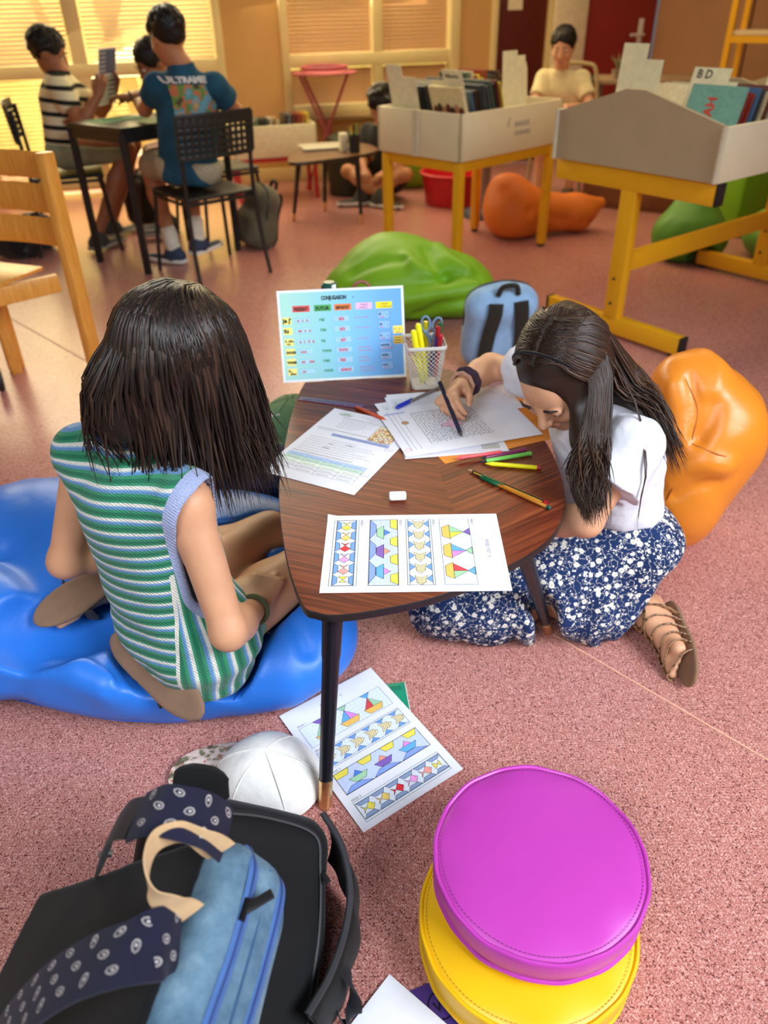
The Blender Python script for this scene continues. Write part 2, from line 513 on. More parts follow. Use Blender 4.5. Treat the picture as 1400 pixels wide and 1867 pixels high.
wbox(wb, sx['d1l']-.05, sx['d2r']+.1, 2.1, TOP, -.14, 0)
tag(wb.build('wall_back', M_wall), kind='structure')
bb = MB(); wbox(bb, sx['w1R'], sx['d1l']-.05, 0, .1, .0, .018, .004); tag(bb.build('baseboard_back', M_cream), kind='structure')
# windows
M_glass = newmat('window_glass'); M_glass.set(.03, 0, .5, Transmission_Weight=1.0, IOR=1.1); M_glass = M_glass.m
M_slat = mat('tan_blind_slats', (196, 150, 104), .6, var=(40, .03))
M_slat1 = mat('pale_blind_slats', (214, 172, 122), .6, var=(40, .03))
def window(name, sl, sr, z0, z1, mull, rails, slat, tilt, mat_s, panes, low_tilt=None):
    fr = MB()
    for a, b in ((sl[0], sl[1]), (sr[0], sr[1])): wbox(fr, a, b, z0, z1, -.1, .03, .006)
    for a, b in mull: wbox(fr, a, b, z0, z1, -.08, .02, .005)
    for a, b in rails: wbox(fr, sl[0], sr[1], a, b, -.08, .022, .005)
    w = fr.build(name, M_cream); tag(w, kind='structure')
    for a, b, c, d_ in panes:
        g = MB(); wbox(g, a, b, c, d_, -.075, -.07); g.build('pane', M_glass, w)
        s = MB(); n = int((d_-c)/slat)
        Rt = RW @ Matrix.Rotation(math.radians(tilt if c > .5 or low_tilt is None else low_tilt), 3, 'X')
        for i in range(n):
            z = c+(i+.5)*slat; s.box(wp((a+b)/2, z, -.04), (b-a-.012, slat*1.02, .0012), Rt)
        for t in (.12, .88): s.beam(wp(a+(b-a)*t, c, -.026), wp(a+(b-a)*t, d_, -.026), .002, .002)
        s.build('blind', mat_s, w)
    return w
s135 = WB(118, 50)[0]; s160 = WB(148, 50)[0]
w1 = window('window_1', (sx['w1l']-.05, sx['w1l']), (sx['w1r'], sx['w1R']), .04, 2.3, [(s135, s160)], [(.04, .12), (zr1, zr0), (2.24, 2.3)], .026, 38, M_slat1,
            [(sx['w1l'], s135, zr0, 2.24), (s160, sx['w1r'], zr0, 2.24), (sx['w1l'], s135, .12, zr1), (s160, sx['w1r'], .12, zr1)], 12)
w2 = window('window_2', (sx['w2L'], sx['w2l']), (sx['w2r'], sx['w2R']), zs-.02, 2.3, [(sx['w2m0'], sx['w2m1'])], [(zs-.02, zs+.05), (zq1, zq0), (2.24, 2.3)], .026, 62, M_slat,
            [(sx['w2l'], sx['w2m0'], zq0, 2.24), (sx['w2m1'], sx['w2r'], zq0, 2.24), (sx['w2l'], sx['w2m0'], zs+.05, zq1), (sx['w2m1'], sx['w2r'], zs+.05, zq1)])
sl = MB(); wbox(sl, sx['w2L']-.06, sx['w2R']+.06, zs-.05, zs-.02, .0, .14, .005); tag(sl.build('trim_3', mat('sill_wood', (150, 120, 78), .5)), kind='structure')
# the yard behind the glass
yd = MB(); wbox(yd, -4.2, 3.2, -.15, -.03, -2.6, -.16); tag(yd.build('ground', mat('pale_yard_slabs', (236, 214, 196), .9)), kind='structure')
yw = MB(); wbox(yw, -4.2, 3.2, -.03, 3.2, -2.7, -2.6); tag(yw.build('exterior_wall', mat('sunny_yard_wall', (214, 196, 110), .9, var=(2, .2))), kind='structure')
M_beam = mat('yellow_green_climbing_frame', (240, 238, 130), .7)
for i, (a, b, lab) in enumerate([((165, -60), (228, 130), 'wide slanting yellow climbing frame beam outside the left window'), ((25, -80), (90, 60), 'slanting yellow beam outside, left of the window post'), ((225, -60), (200, 60), 'thin upright yellow beam outside behind the boy in teal')]):
    o_ = WO-WN*1.0
    p0 = PN(a[0], a[1], o_, WN); p1 = PN(b[0], b[1], o_, WN); dd = p1-p0; p1 = p0+dd*((p0[2]+.03)/(p0[2]-p1[2]))
    tag(MB().beam(p0, p1, .14 if i < 1 else .08, .06, up=tuple(WN)).build('climbing_frame_beam', M_beam), lab, 'beam')
o_ = WO-WN*.9
p0 = PN(215, 45, o_, WN); p1 = PN(270, 45, o_, WN)
# doors
M_maroon = mat('maroon_door_paint', (92, 26, 18), .45, var=(8, .04))
M_red = mat('red_door_paint', (150, 44, 38), .38, var=(5, .05))
d1 = MB(); wbox(d1, sx['d1l'], sx['d1r'], .01, 2.05, -.06, -.02, .003)
d1 = d1.build('door_1', M_maroon); tag(d1, kind='structure')
df = MB()
for k in (('d1l', -.05, 0), ('d1r', 0, .04)): wbox(df, sx[k[0]]+k[1], sx[k[0]]+k[2], 0, 2.1, -.1, .025, .005)
tag(df.build('trim_4', M_cream), kind='structure')
d2 = MB(); wbox(d2, sx['pr']+.02, sx['d2r'], .01, 2.05, -.05, -.01, .003)
d2 = d2.build('door_2', M_red); tag(d2, kind='structure')
hs, hz = WB(1166, 68)
hd = MB(); wbox(hd, hs-.022, hs+.022, hz-.13, hz+.13, -.01, .0, .004)
hd.tube([wp(hs, hz+.02, 0), wp(hs, hz+.02, .05), wp(hs-.02, hz+.02, .055), wp(hs-.12, hz+.02, .055)], .011)
hd.build('door_handle', mat('white_door_handle', (232, 226, 214), .4), d2)
pn = MB(); wbox(pn, sx['d1l']+.09, sx['d1l']+.21, WB(945, 18)[1], WB(945, 18)[1]+.2, -.02, -.018)
tag(pn.build('door_notice', mat('notice_paper', (236, 226, 190), .8)), 'small pale paper notice stuck on the dark maroon door', 'notice')
pl = MB(); wbox(pl, sx['d1r']+.04, sx['pr']+.02, 0, TOP, -.02, .05, .01); tag(pl.build('trim_5', mat('cream_pillar', (236, 222, 186), .6)), kind='structure')
# right wall
c0 = wp(sx['d2r'], 0); c1 = c0+V(.55, -.50, 0); c2 = c1+V(.9, -.35, 0); c3 = V(3.9, c2[1]-1.6, 0)
wr = MB()
for a, b in ((c0, c1), (c1, c2), (c2, c3), (c3, V(3.9, -1.0, 0))):
    wr.beam(V(a[0], a[1], TOP/2)+V(.05, .05, 0), V(b[0], b[1], TOP/2)+V(.05, .05, 0), .1, TOP)
tag(wr.build('wall_right', M_wallr), kind='structure')
tag(MB().box((-3.45, 3.2, TOP/2), (.1, 6.6, TOP)).build('wall_left', M_wall), kind='structure')

# ================================================================ CAMERA AND LIGHT
cd = bpy.data.cameras.new('camera'); cam = bpy.data.objects.new('camera', cd); COL.objects.link(cam)
m = Matrix((Vector(cR), Vector(cU), Vector(-cF))).transposed().to_4x4(); m.translation = Vector(CAM); cam.matrix_world = m
cd.sensor_fit = 'VERTICAL'; cd.sensor_height = 36; cd.lens = CF/1867*36
cd.clip_start = .02; cd.clip_end = 60
cd.dof.use_dof = True; cd.dof.focus_distance = 1.28; cd.dof.aperture_fstop = 26.7/1000/.0084
cd.lens = CF/1867*36
SC.camera = cam
SC.view_settings.view_transform = 'Standard'; SC.view_settings.look = 'None'; SC.view_settings.gamma = 1; SC.view_settings.exposure = 0
def area(name, loc, to, sx_, sy_, power, col, spread=180):
    l = bpy.data.lights.new(name, 'AREA'); l.shape = 'RECTANGLE'; l.size = sx_; l.size_y = sy_; l.energy = power; l.color = col; l.spread = math.radians(spread)
    o = bpy.data.objects.new(name, l); COL.objects.link(o); o.location = Vector(loc)
    o.rotation_euler = (Vector(to)-Vector(loc)).to_track_quat('-Z', 'Y').to_euler(); return o
w = bpy.data.worlds.new('world'); SC.world = w; w.use_nodes = True
w.node_tree.nodes['Background'].inputs[0].default_value = lin((226, 226, 232)); w.node_tree.nodes['Background'].inputs[1].default_value = .16
# cool daylight from the windows behind the camera's right shoulder
area('daylight_window_right', (2.3, -.5, 2.3), (.25, 1.0, .2), 2.2, 1.5, 47, (.86, .92, 1.0), 85)
area('daylight_window_behind', (-1.0, -1.0, 2.5), (0, 1.1, .2), 1.8, 1.2, 19, (.88, .93, 1.0), 90)
# warm light through the yard windows, plus an added overhead fill
area('yard_light_left', tuple(wp(-1.6, 1.5, .25)), tuple(wp(-1.2, .4, 3.0)), 1.8, 1.6, 44, (1.0, .84, .48))
area('yard_light_middle', tuple(wp(.6, 1.7, .25)), tuple(wp(.7, .3, 3.0)), 1.4, 1.2, 26, (1.0, .83, .48))
area('warm_back_fill', (.6, 5.0, 2.55), (.5, 4.9, 0), 3.4, 2.0, 60, (1.0, .72, .35))  # added unseen overhead fill that warms the back of the room
area('yard_sun', tuple(wp(-1.2, 3.2, -1.0)), tuple(wp(-1.2, .0, -1.6)), 3.6, 1.0, 520, (1.0, .95, .75))
# ================================================================ BOOK BINS, FURNITURE AT THE BACK
M_bin = mat('pale_laminate_board', (226, 212, 176), .5, var=(10, .02))
M_binedge = mat('laminate_edge', (206, 196, 170), .5)
M_bing = mat('grey_beige_laminate_board', (176, 158, 126), .5, var=(10, .02))
M_yel = mat('yellow_powder_coat', (232, 170, 20), .38, var=(8, .03))
M_blackp = mat('black_plastic', (24, 24, 26), .5)
M_red_metal = mat('red_powder_coat', (190, 28, 30), .4)
M_card = mat('cream_card', (240, 234, 196), .8)
M_pages = mat('book_pages', (236, 228, 206), .85)
_bk = {}
def bookmat(c):
    return mat('cover_%02x%02x%02x' % c, c, .45, var=(60, .1))
PALETTE = [(60, 70, 78), (46, 58, 72), (120, 48, 40), (214, 196, 60), (90, 110, 96), (200, 190, 168), (66, 52, 46), (150, 60, 44), (70, 96, 120), (34, 36, 40), (180, 150, 110), (110, 120, 130), (198, 120, 60), (228, 220, 200)]
def book(loc, right, lean, w, h, t, col, label, group, front=None, cat='book'):
    """a book standing in a bin: right = direction of its cover width, lean = direction of its up edge"""
    r = nrm(right); u = nrm(lean); n = np.cross(r, u)
    R = Matrix((Vector(r), Vector(u), Vector(n))).transposed()
    c = V(loc)+u*h/2
    mb = MB().mi(0)
    for s in (-1, 1): mb.box(c+n*s*(t/2-.0015), (w, h, .003), R)
    mb.box(c-r*(w/2-.0015), (.003, h, t), R)
    o = mb.build('book', bookmat(col)); tag(o, label, cat, group)
    pg = MB().box(c+r*.001, (w-.008, h-.008, t-.007), R).build('pages', M_pages, o)
    return o, c, R, r, u, n
def divider(loc, right, lean, w, h, label, group, tabw=.5, side=1, text=None):
    r = nrm(right); u = nrm(lean); n = np.cross(r, u); R = Matrix((Vector(r), Vector(u), Vector(n))).transposed()
    hh = h*.86
    x0, x1 = -w/2, w/2
    poly = [(x0, 0), (x1, 0), (x1, hh), (x0+w*tabw, hh), (x0+w*tabw, h), (x0, h)] if side > 0 else [(x0, 0), (x1, 0), (x1, h), (x1-w*tabw, h), (x1-w*tabw, hh), (x0, hh)]
    mb = MB().prism(poly, -.001, .001, loc, R)
    if text:
        mb.mi(1)
        gv, gf = glyphs(text, .02); s = w*tabw*.7/max(gv[:, 0].max(), .1); s = min(s, .04)
        ox = (x0+w*tabw*.12) if side > 0 else (x1-w*tabw*.9)
        v = [tuple(R @ Vector((ox+a*s, h-.035+b*s, .0016))+Vector([float(q) for q in loc])) for a, b, _ in gv]
        mb.add(v, gf)
    return tag(mb.build('divider_card', [M_card, mat('print_black', (30, 28, 30), .6)], smooth=False), label, 'divider card', group)
# ---------------------------------------------------------------- middle bin
F1 = V(.40, 3.92, 0); ar = V(math.cos(math.radians(43)), math.sin(math.radians(43)), 0); al = V(-ar[1], ar[0], 0)
LR, LL, ZB, ZT = .80, .57, .54, .745
b1 = empty('book_bin', F1+ar*LR/2+al*LL/2); tag(b1, 'pale square book bin on a yellow four-legged frame, in the middle of the room', 'book bin', 'book bins on yellow frames')
RB = Matrix((Vector(ar), Vector(al), Vector((0, 0, 1)))).transposed()
def bp(a, b, z): return F1+ar*a+al*b+V(0, 0, z)
mb = MB().mi(0)
th = .018
for (a0, a1, b0, b1_) in ((0, LR, 0, th), (0, LR, LL-th, LL), (0, th, 0, LL), (LR-th, LR, 0, LL)):
    mb.box(bp((a0+a1)/2, (b0+b1_)/2, (ZB+ZT)/2), (a1-a0, b1_-b0, ZT-ZB), RB, .002)
mb.box(bp(LR/2, LL/2, ZB+.01), (LR-.01, LL-.01, .016), RB)
mb.box(bp(LR/2, LL*.5, (ZB+ZT)/2-.01), (LR-.04, .016, ZT-ZB-.03), RB)
mb.mi(1).box(bp(-.003, LL*.52, (ZB+ZT)/2), (.006, .03, ZT-ZB), RB)
gv, gf = glyphs('ROMANS', .01); gs = .03
for row, (t_, sz, zz) in enumerate((('BANDES', .032, .655), ('DESSINEES', .028, .615))):
    gv, gf = glyphs(t_, .01)
    mb.mi(2).add([tuple(bp(.40+a*sz, -.0012, zz+b*sz)) for a, b, _ in gv], gf)
mb.mi(2).add([tuple(bp(.34, -.0012, .66)), tuple(bp(.348, -.0012, .66)), tuple(bp(.362, -.0012, .70)), tuple(bp(.354, -.0012, .70))], [(0, 1, 2, 3)])
mb.build('box', [M_bin, M_binedge, mat('grey_print', (150, 146, 140), .6)], b1, world=True)
mb = MB()
ins = .035
for (a0, b0, a1, b1_) in ((ins, ins, LR-ins, ins), (ins, LL-ins, LR-ins, LL-ins), (ins, ins, ins, LL-ins), (LR-ins, ins, LR-ins, LL-ins)):
    mb.beam(bp(a0, b0, ZB-.027), bp(a1, b1_, ZB-.027), .03, .05, bev=.004)
mb.build('frame', M_yel, b1, world=True)
for a0, b0 in ((ins, ins), (LR-ins, ins), (ins, LL-ins), (LR-ins, LL-ins)):
    l_ = MB().beam(bp(a0, b0, .012), bp(a0, b0, ZB-.005), .045, .045, up=tuple(ar), bev=.008).build('leg', M_yel, b1, world=True)
    MB().lathe([(.02, .0), (.021, .004), (.02, .012)], 12, c=bp(a0, b0, 0)).build('foot_cap', M_blackp, l_, world=True)
G1 = 'picture books in the middle bin'
k = 0
for row, bb_ in ((0, .14), (1, .43)):
    a = .07 if row == 0 else .06
    while a < LR-.1:
        t = rnd.uniform(.008, .022); h = rnd.uniform(.27, .315); c_ = PALETTE[rnd.randrange(len(PALETTE))]
        if row == 0 and a < .13: a += .04; continue
        if row == 1 and a < .35: c_ = [(60, 56, 50), (52, 60, 62), (96, 84, 70), (44, 44, 48), (84, 62, 50)][rnd.randrange(5)]
        if row == 0 and c_ == (214, 196, 60) and a < .3: c_ = (70, 80, 86)
        if row == 0 and a > .38: break
        if row == 1 and abs(a-.045) < .035: a += .05; continue
        lean = nrm(-ar*.34+V(0, 0, 1)) if a < .4 else nrm(ar*-.16+V(0, 0, 1))
        book(bp(a+.05, bb_, ZB+.03), al, lean, .19, h, t, c_, 'thin picture book standing in the near row of the middle bin' if row == 0 else 'picture book standing in the far row of the middle bin', G1+(' near row' if row == 0 else ' far row'))
        a += t+.012
# the face-out book and its dividers
o, c, R, r, u, n = book(bp(.13, .13, ZB+.03), al*-1, nrm(-ar*.38+V(0, 0, 1)), .21, .30, .014, (232, 220, 170), 'cream picture book with a brown drawing, facing out of the middle bin', None)
q = MB().mi(0)
for i in range(7):
    cx = -.08+.027*i; q.mi(i % 3); q.sphere((0, 0, 0), (.001, .001, .001), 4, 2) if False else None
    pts = [tuple(c+r*(cx+.017*math.cos(t_))+u*(.035+.03*math.sin(t_)+(i % 2)*.012)+n*-.0085) for t_ in np.linspace(0, 2*PI, 9)[:-1]]
    pts2 = [tuple(c+r*(cx+.017*math.cos(t_))+u*(.035+.03*math.sin(t_)+(i % 2)*.012)+n*.0085) for t_ in np.linspace(0, 2*PI, 9)[:-1]]
    q.add(pts, [tuple(range(8))]); q.add(pts2, [tuple(range(8))])
q.build('cover_picture', [bookmat((120, 60, 40)), bookmat((70, 60, 50)), bookmat((214, 150, 110))], o)
GD = 'divider cards in the middle bin'
up_l = nrm(-ar*.25+V(0, 0, 1))
divider(bp(.10, .42, ZB+.03), -al, up_l, .19, .37, 'cream divider card leaning at the left end of the middle bin', GD, .55, 1)
divider(bp(.155, .14, ZB+.03), -al, nrm(-ar*.36+V(0, 0, 1)), .2, .37, 'cream divider card with black lettering behind the face-out book', GD, .6, -1, 'Albums')
divider(bp(.56, .13, ZB+.03), ar, nrm(al*.06+V(0, 0, 1)), .19, .40, 'tall cream divider card with a stepped top, right of the middle bin', GD, .6, 1)
divider(bp(.69, .20, ZB+.03), ar, nrm(al*.1+V(0, 0, 1)), .16, .37, 'plain cream divider card at the right corner of the middle bin', GD, .9, 1)
# ---------------------------------------------------------------- right bin on its H frame
u2 = nrm(V(.60, -.80, 0)); w2_ = nrm(V(.80, .60, 0)); PO = V(.972, 3.07, 0); L2 = 1.13; HB = .335
b2 = empty('book_bin', PO); tag(b2, 'large grey-sided book bin on a yellow T-legged frame, at the right', 'book bin', 'book bins on yellow frames')
R2 = Matrix((Vector(u2), Vector(w2_), Vector((0, 0, 1)))).transposed()
def q2(a, b, z): return PO+u2*a+w2_*b+V(0, 0, z)
ZL = .575
fr = MB()
fr.beam(q2(0, .02, .30), q2(0, L2-.02, .30), .035, .075, bev=.004)
fr.build('stretcher', M_yel, b2, world=True)
for b in (0, L2):
    l_ = MB().beam(q2(0, b, .07), q2(0, b, ZL), .07, .045, up=tuple(w2_), bev=.004).build('post', M_yel, b2, world=True)
    for z in (.14, .24): MB().lathe([(.006, 0), (.006, .004), (.003, .006)], 10, axis=-w2_, c=q2(-.005, b-.0225, z)).build('bolt', M_blackp, l_, world=True)
    f_ = MB().beam(q2(-HB, b, .052), q2(HB, b, .052), .045, .07, bev=.004).build('foot', M_yel, b2, world=True)
    for e in (-1, 1): MB().beam(q2(e*HB, b, .052), q2(e*(HB+.012), b, .052), .046, .072, bev=.003).build('end_cap', M_blackp, f_, world=True); MB().lathe([(.018, 0), (.018, .018)], 10, c=q2(e*(HB-.03), b, 0)).build('glide', M_blackp, f_, world=True)
    t_ = MB().beam(q2(-HB-.03, b, ZL+.035), q2(HB+.02, b, ZL+.035), .045, .075, bev=.004).build('cross_beam', M_yel, b2, world=True)
    MB().beam(q2(HB+.02, b, ZL+.035), q2(HB+.032, b, ZL+.035), .046, .076, bev=.003).build('end_cap', M_blackp, t_, world=True)
ZB2 = ZL+.075; ZS = ZB2+.175; ZP = ZB2+.262
bx = MB()
for b in (-.03, L2*.5, L2+.03):
    prof = [(-HB-.03, ZB2), (HB+.02, ZB2), (HB+.02, ZS), (.02, ZP), (-.06, ZP), (-HB-.03, ZS-.005)]
    Rg = Matrix((Vector(u2), Vector((0, 0, 1)), Vector(-w2_))).transposed()
    bx.mi(0).prism(prof, -.009, .009, q2(0, b, 0), Rg)
bx.mi(1)
for a in (-HB-.03, HB+.02): bx.box(q2(a, L2/2, (ZB2+ZS)/2), (.018, L2+.07, ZS-ZB2), R2, .002)
bx.mi(2).box(q2(0, L2/2, ZB2+.008), (HB*2+.03, L2+.04, .014), R2)
bx.mi(0).box(q2(-.02, L2/2, (ZB2+ZS)/2), (.014, L2, ZS-ZB2-.02), R2)
bx.mi(2).beam(q2(HB+.02, -.042, ZB2), q2(HB+.02, -.042, ZS), .02, .008, up=tuple(u2)); bx.beam(q2(-HB-.03, -.042, ZB2), q2(-HB-.03, -.042, ZS), .02, .008, up=tuple(u2))
bx.build('box', [M_bing, M_bin, M_binedge], b2, world=True)
G2 = 'books in the right bin'
up2 = nrm(-u2*.0+w2_*.32+V(0, 0, 1))
bz = ZB2+.03
for i in range(9):
    c_ = [(196, 190, 160), (150, 40, 34), (150, 40, 34), (70, 110, 150), (60, 66, 70), (210, 190, 150), (110, 60, 50), (200, 196, 170), (160, 150, 120)][i]
    book(q2(.16, .13+i*.032, bz), u2, up2, .2, .24-.008*(i % 3), .012, c_, 'thin book in the leaning row behind the face-out book in the right bin', G2+' leaning row')
o, c, R, r, u, n = book(q2(.19, .075, bz), u2, up2, .21, .255, .012, (120, 176, 160), 'turquoise picture book with a red title, facing out of the right bin', None)
cv = MB()
gv, gf = glyphs('HARDI', .03)
cv.mi(0).add([tuple(c+r*(.005+b*-.05)+u*(.09-a*.045)-n*.0062) for a, b, _ in gv], [tuple(reversed(f)) for f in gf])
cv.add([tuple(c+r*(.005+b*-.05)+u*(.09-a*.045)+n*.0066) for a, b, _ in gv], gf)
for sgn in (-1, 1):
    cv.mi(1).add([tuple(c+r*(-.02+.03*math.cos(t))+u*(-.085+.022*math.sin(t))+n*.0066*sgn) for t in np.linspace(0, 2*PI, 11)[:-1]], [tuple(range(10))])
    cv.mi(0).add([tuple(c+r*(-.02+.016*math.cos(t))+u*(-.06+.012*math.sin(t))+n*.0068*sgn) for t in np.linspace(0, 2*PI, 11)[:-1]], [tuple(range(10))])
    cv.mi(2).add([tuple(c+r*x+u*y+n*.0064*sgn) for x, y in ((-.1, -.125), (.1, -.125), (.1, -.07), (0, -.05), (-.1, -.075))], [(0, 1, 2, 3, 4)])
cv.build('cover_picture', [bookmat((214, 60, 44)), bookmat((52, 40, 40)), bookmat((150, 200, 130))], o)
GD2 = 'divider cards in the right bin'
divider(q2(-.18, .16, bz), u2, nrm(w2_*.1+V(0, 0, 1)), .19, .36, 'tall cream stepped divider card at the left of the right bin', GD2, .6, 1)
divider(q2(.095, .178, bz), u2, up2, .19, .30, 'cream divider card with a small dark title, just left of the turquoise book', GD2, .8, 1, 'B D')
divider(q2(.16, .74, bz), u2, up2, .17, .31, 'rear cream divider card with black lettering at the right edge', GD2, .7, 1, 'SCIENCE')
divider(q2(.18, .60, bz), u2, nrm(w2_*.22+V(0, 0, 1)), .2, .30, 'front cream divider card labelled in black at the right edge', GD2, .7, -1, 'Roman')
for i in range(4):
    book(q2(.15, .64+i*.028, bz), u2, up2, .18, .22, .013, [(150, 60, 50), (60, 90, 110), (200, 190, 160), (90, 110, 80)][i], 'book leaning between the two lettered dividers at the right edge', G2+' right end')
for i in range(3):
    book(q2(-.17, .30+i*.05, bz), u2, nrm(w2_*.7+V(0, 0, 1)), .2, .25, .016, [(200, 190, 160), (180, 170, 140), (150, 140, 120)][i], 'pale book lying back in the far half of the right bin', G2+' far half')
# ================================================================ LOW TABLE
TZ = .40
def wood_mat():
    n = newmat('walnut_veneer_chevron'); n.set(.36, 0, .35)
    co = n.coord()
    a0, a1 = P(826, 929, TZ), P(745, 705, TZ); d = nrm((a1-a0)[:2]); ang = math.atan2(d[0], d[1])
    m = n.mapped(n.mapped(co, loc=(-a0[0], -a0[1], 0)), rot=(0, 0, ang))
    sp = n.n('ShaderNodeSeparateXYZ'); n.t.links.new(m, sp.inputs[0])
    X, Y = sp.outputs[0], sp.outputs[1]
    ax = n.math('ABSOLUTE', X); side = n.math('SIGN', X)
    ac = n.math('MULTIPLY_ADD', ax, -.50, Y); al_ = n.math('ADD', ax, n.math('MULTIPLY', Y, .5))
    cb = n.n('ShaderNodeCombineXYZ'); n.t.links.new(n.math('MULTIPLY', al_, 2.2), cb.inputs[0]); n.t.links.new(n.math('MULTIPLY', ac, 70), cb.inputs[1]); n.t.links.new(n.math('MULTIPLY', side, 3), cb.inputs[2])
    g1 = n.noise(cb.outputs[0], 1.6, 5, .62)
    cb2 = n.n('ShaderNodeCombineXYZ'); n.t.links.new(n.math('MULTIPLY', al_, 7), cb2.inputs[0]); n.t.links.new(n.math('MULTIPLY', ac, 330), cb2.inputs[1]); n.t.links.new(side, cb2.inputs[2])
    g2 = n.noise(cb2.outputs[0], 1.0, 3, .6)
    c = n.ramp(g1, [(.28, lin((54, 18, 10))), (.45, lin((98, 40, 22))), (.58, lin((120, 54, 30))), (.75, lin((150, 80, 46)))])
    dark = n.ramp(g2, [(.36, (1, 1, 1, 1)), (.5, (0, 0, 0, 1))])
    n.base(n.mix(n.math('MULTIPLY', dark, .55), c, lin((44, 20, 15))))
    n.bump(g2, .06, .001)
    return n.m
M_wood = wood_mat()
M_edge = mat('dark_table_edge', (30, 24, 26), .4)
M_leg = mat('blue_black_lacquer', (16, 18, 26), .32)
M_brass = mat('brushed_brass', (226, 186, 134), .34, 1.0, var=(90, .05))
outline = [(552, 1104), (575, 1117), (610, 1122), (680, 1114), (790, 1090), (880, 1055), (960, 1014), (1010, 973), (1030, 925), (1027, 880), (1010, 832), (985, 790), (950, 747), (900, 708), (840, 681), (780, 664), (700, 656), (620, 660), (575, 678), (550, 706), (531, 755), (517, 820), (508, 890), (513, 965), (527, 1038)]
ol = [P(x, y, TZ)[:2] for x, y in outline]
ol = [q[:2] for q in spline([V(x, y, 0) for x, y in ol], 5, True)][::-1]
if sum(p[0]*q[1]-q[0]*p[1] for p, q in zip(ol, ol[1:]+ol[:1])) < 0: ol = ol[::-1]
def tabletop(ol, z, mats, parent, th=.02):
    n = len(ol); v = []; ctr = np.mean(ol, 0)
    def ins(k): return [ctr+(V(p)-ctr)*(1-k) for p in ol]
    rings = [(ins(.004), z), (ins(0), z-.003), (ins(0), z-th+.006), (ins(.03), z-th)]
    for r, zz in rings: v += [(p[0], p[1], zz) for p in r]
    f = [tuple(range(n))]; mi = [0]
    for i in range(3):
        for j in range(n): f.append((i*n+j, (i+1)*n+j, (i+1)*n+(j+1) % n, i*n+(j+1) % n)); mi.append(1)
    f.append(tuple(range(4*n-1, 3*n-1, -1))); mi.append(1)
    return mesh_np('tabletop', v, f, mats, parent, mi=mi, angle=40)
def taper_leg(top, foot, parent, r1=.0165, r0=.0115, ferr=.058):
    top = V(top); foot = V(foot); d = top-foot; L = np.linalg.norm(d); ax = d/L
    k = ferr
    prof = [(r0*1.05, k), (r0*1.25, L*.62), (r0*1.3, L*.745), (r1*.98, L*.765), (r1*1.04, L*.9), (r1*1.08, L)]
    l_ = MB().lathe(prof, 20, ax, foot).build('leg', M_leg, parent, world=True)
    MB().lathe([(r0*.93, 0), (r0, .003), (r0*1.12, k-.001), (r0*1.12, k+.001)], 20, ax, foot).build('brass_ferrule', M_brass, l_, world=True)
    return l_
tb = empty('low_table', (.06, 1.34, 0)); tag(tb, 'low three-legged leaf-shaped walnut table with papers and pens on it', 'table')
tabletop(ol, TZ, [M_wood, M_edge], tb)
taper_leg(P(607, 1122, TZ-.02)+V(-.001, .028, 0), P(592, 1470, 0), tb)
taper_leg(P(978, 985, TZ-.02)+V(-.03, .0, 0), P(1000, 1152, 0), tb)
taper_leg(V(-.12, 1.72, TZ-.02), V(-.16, 1.80, 0), tb)
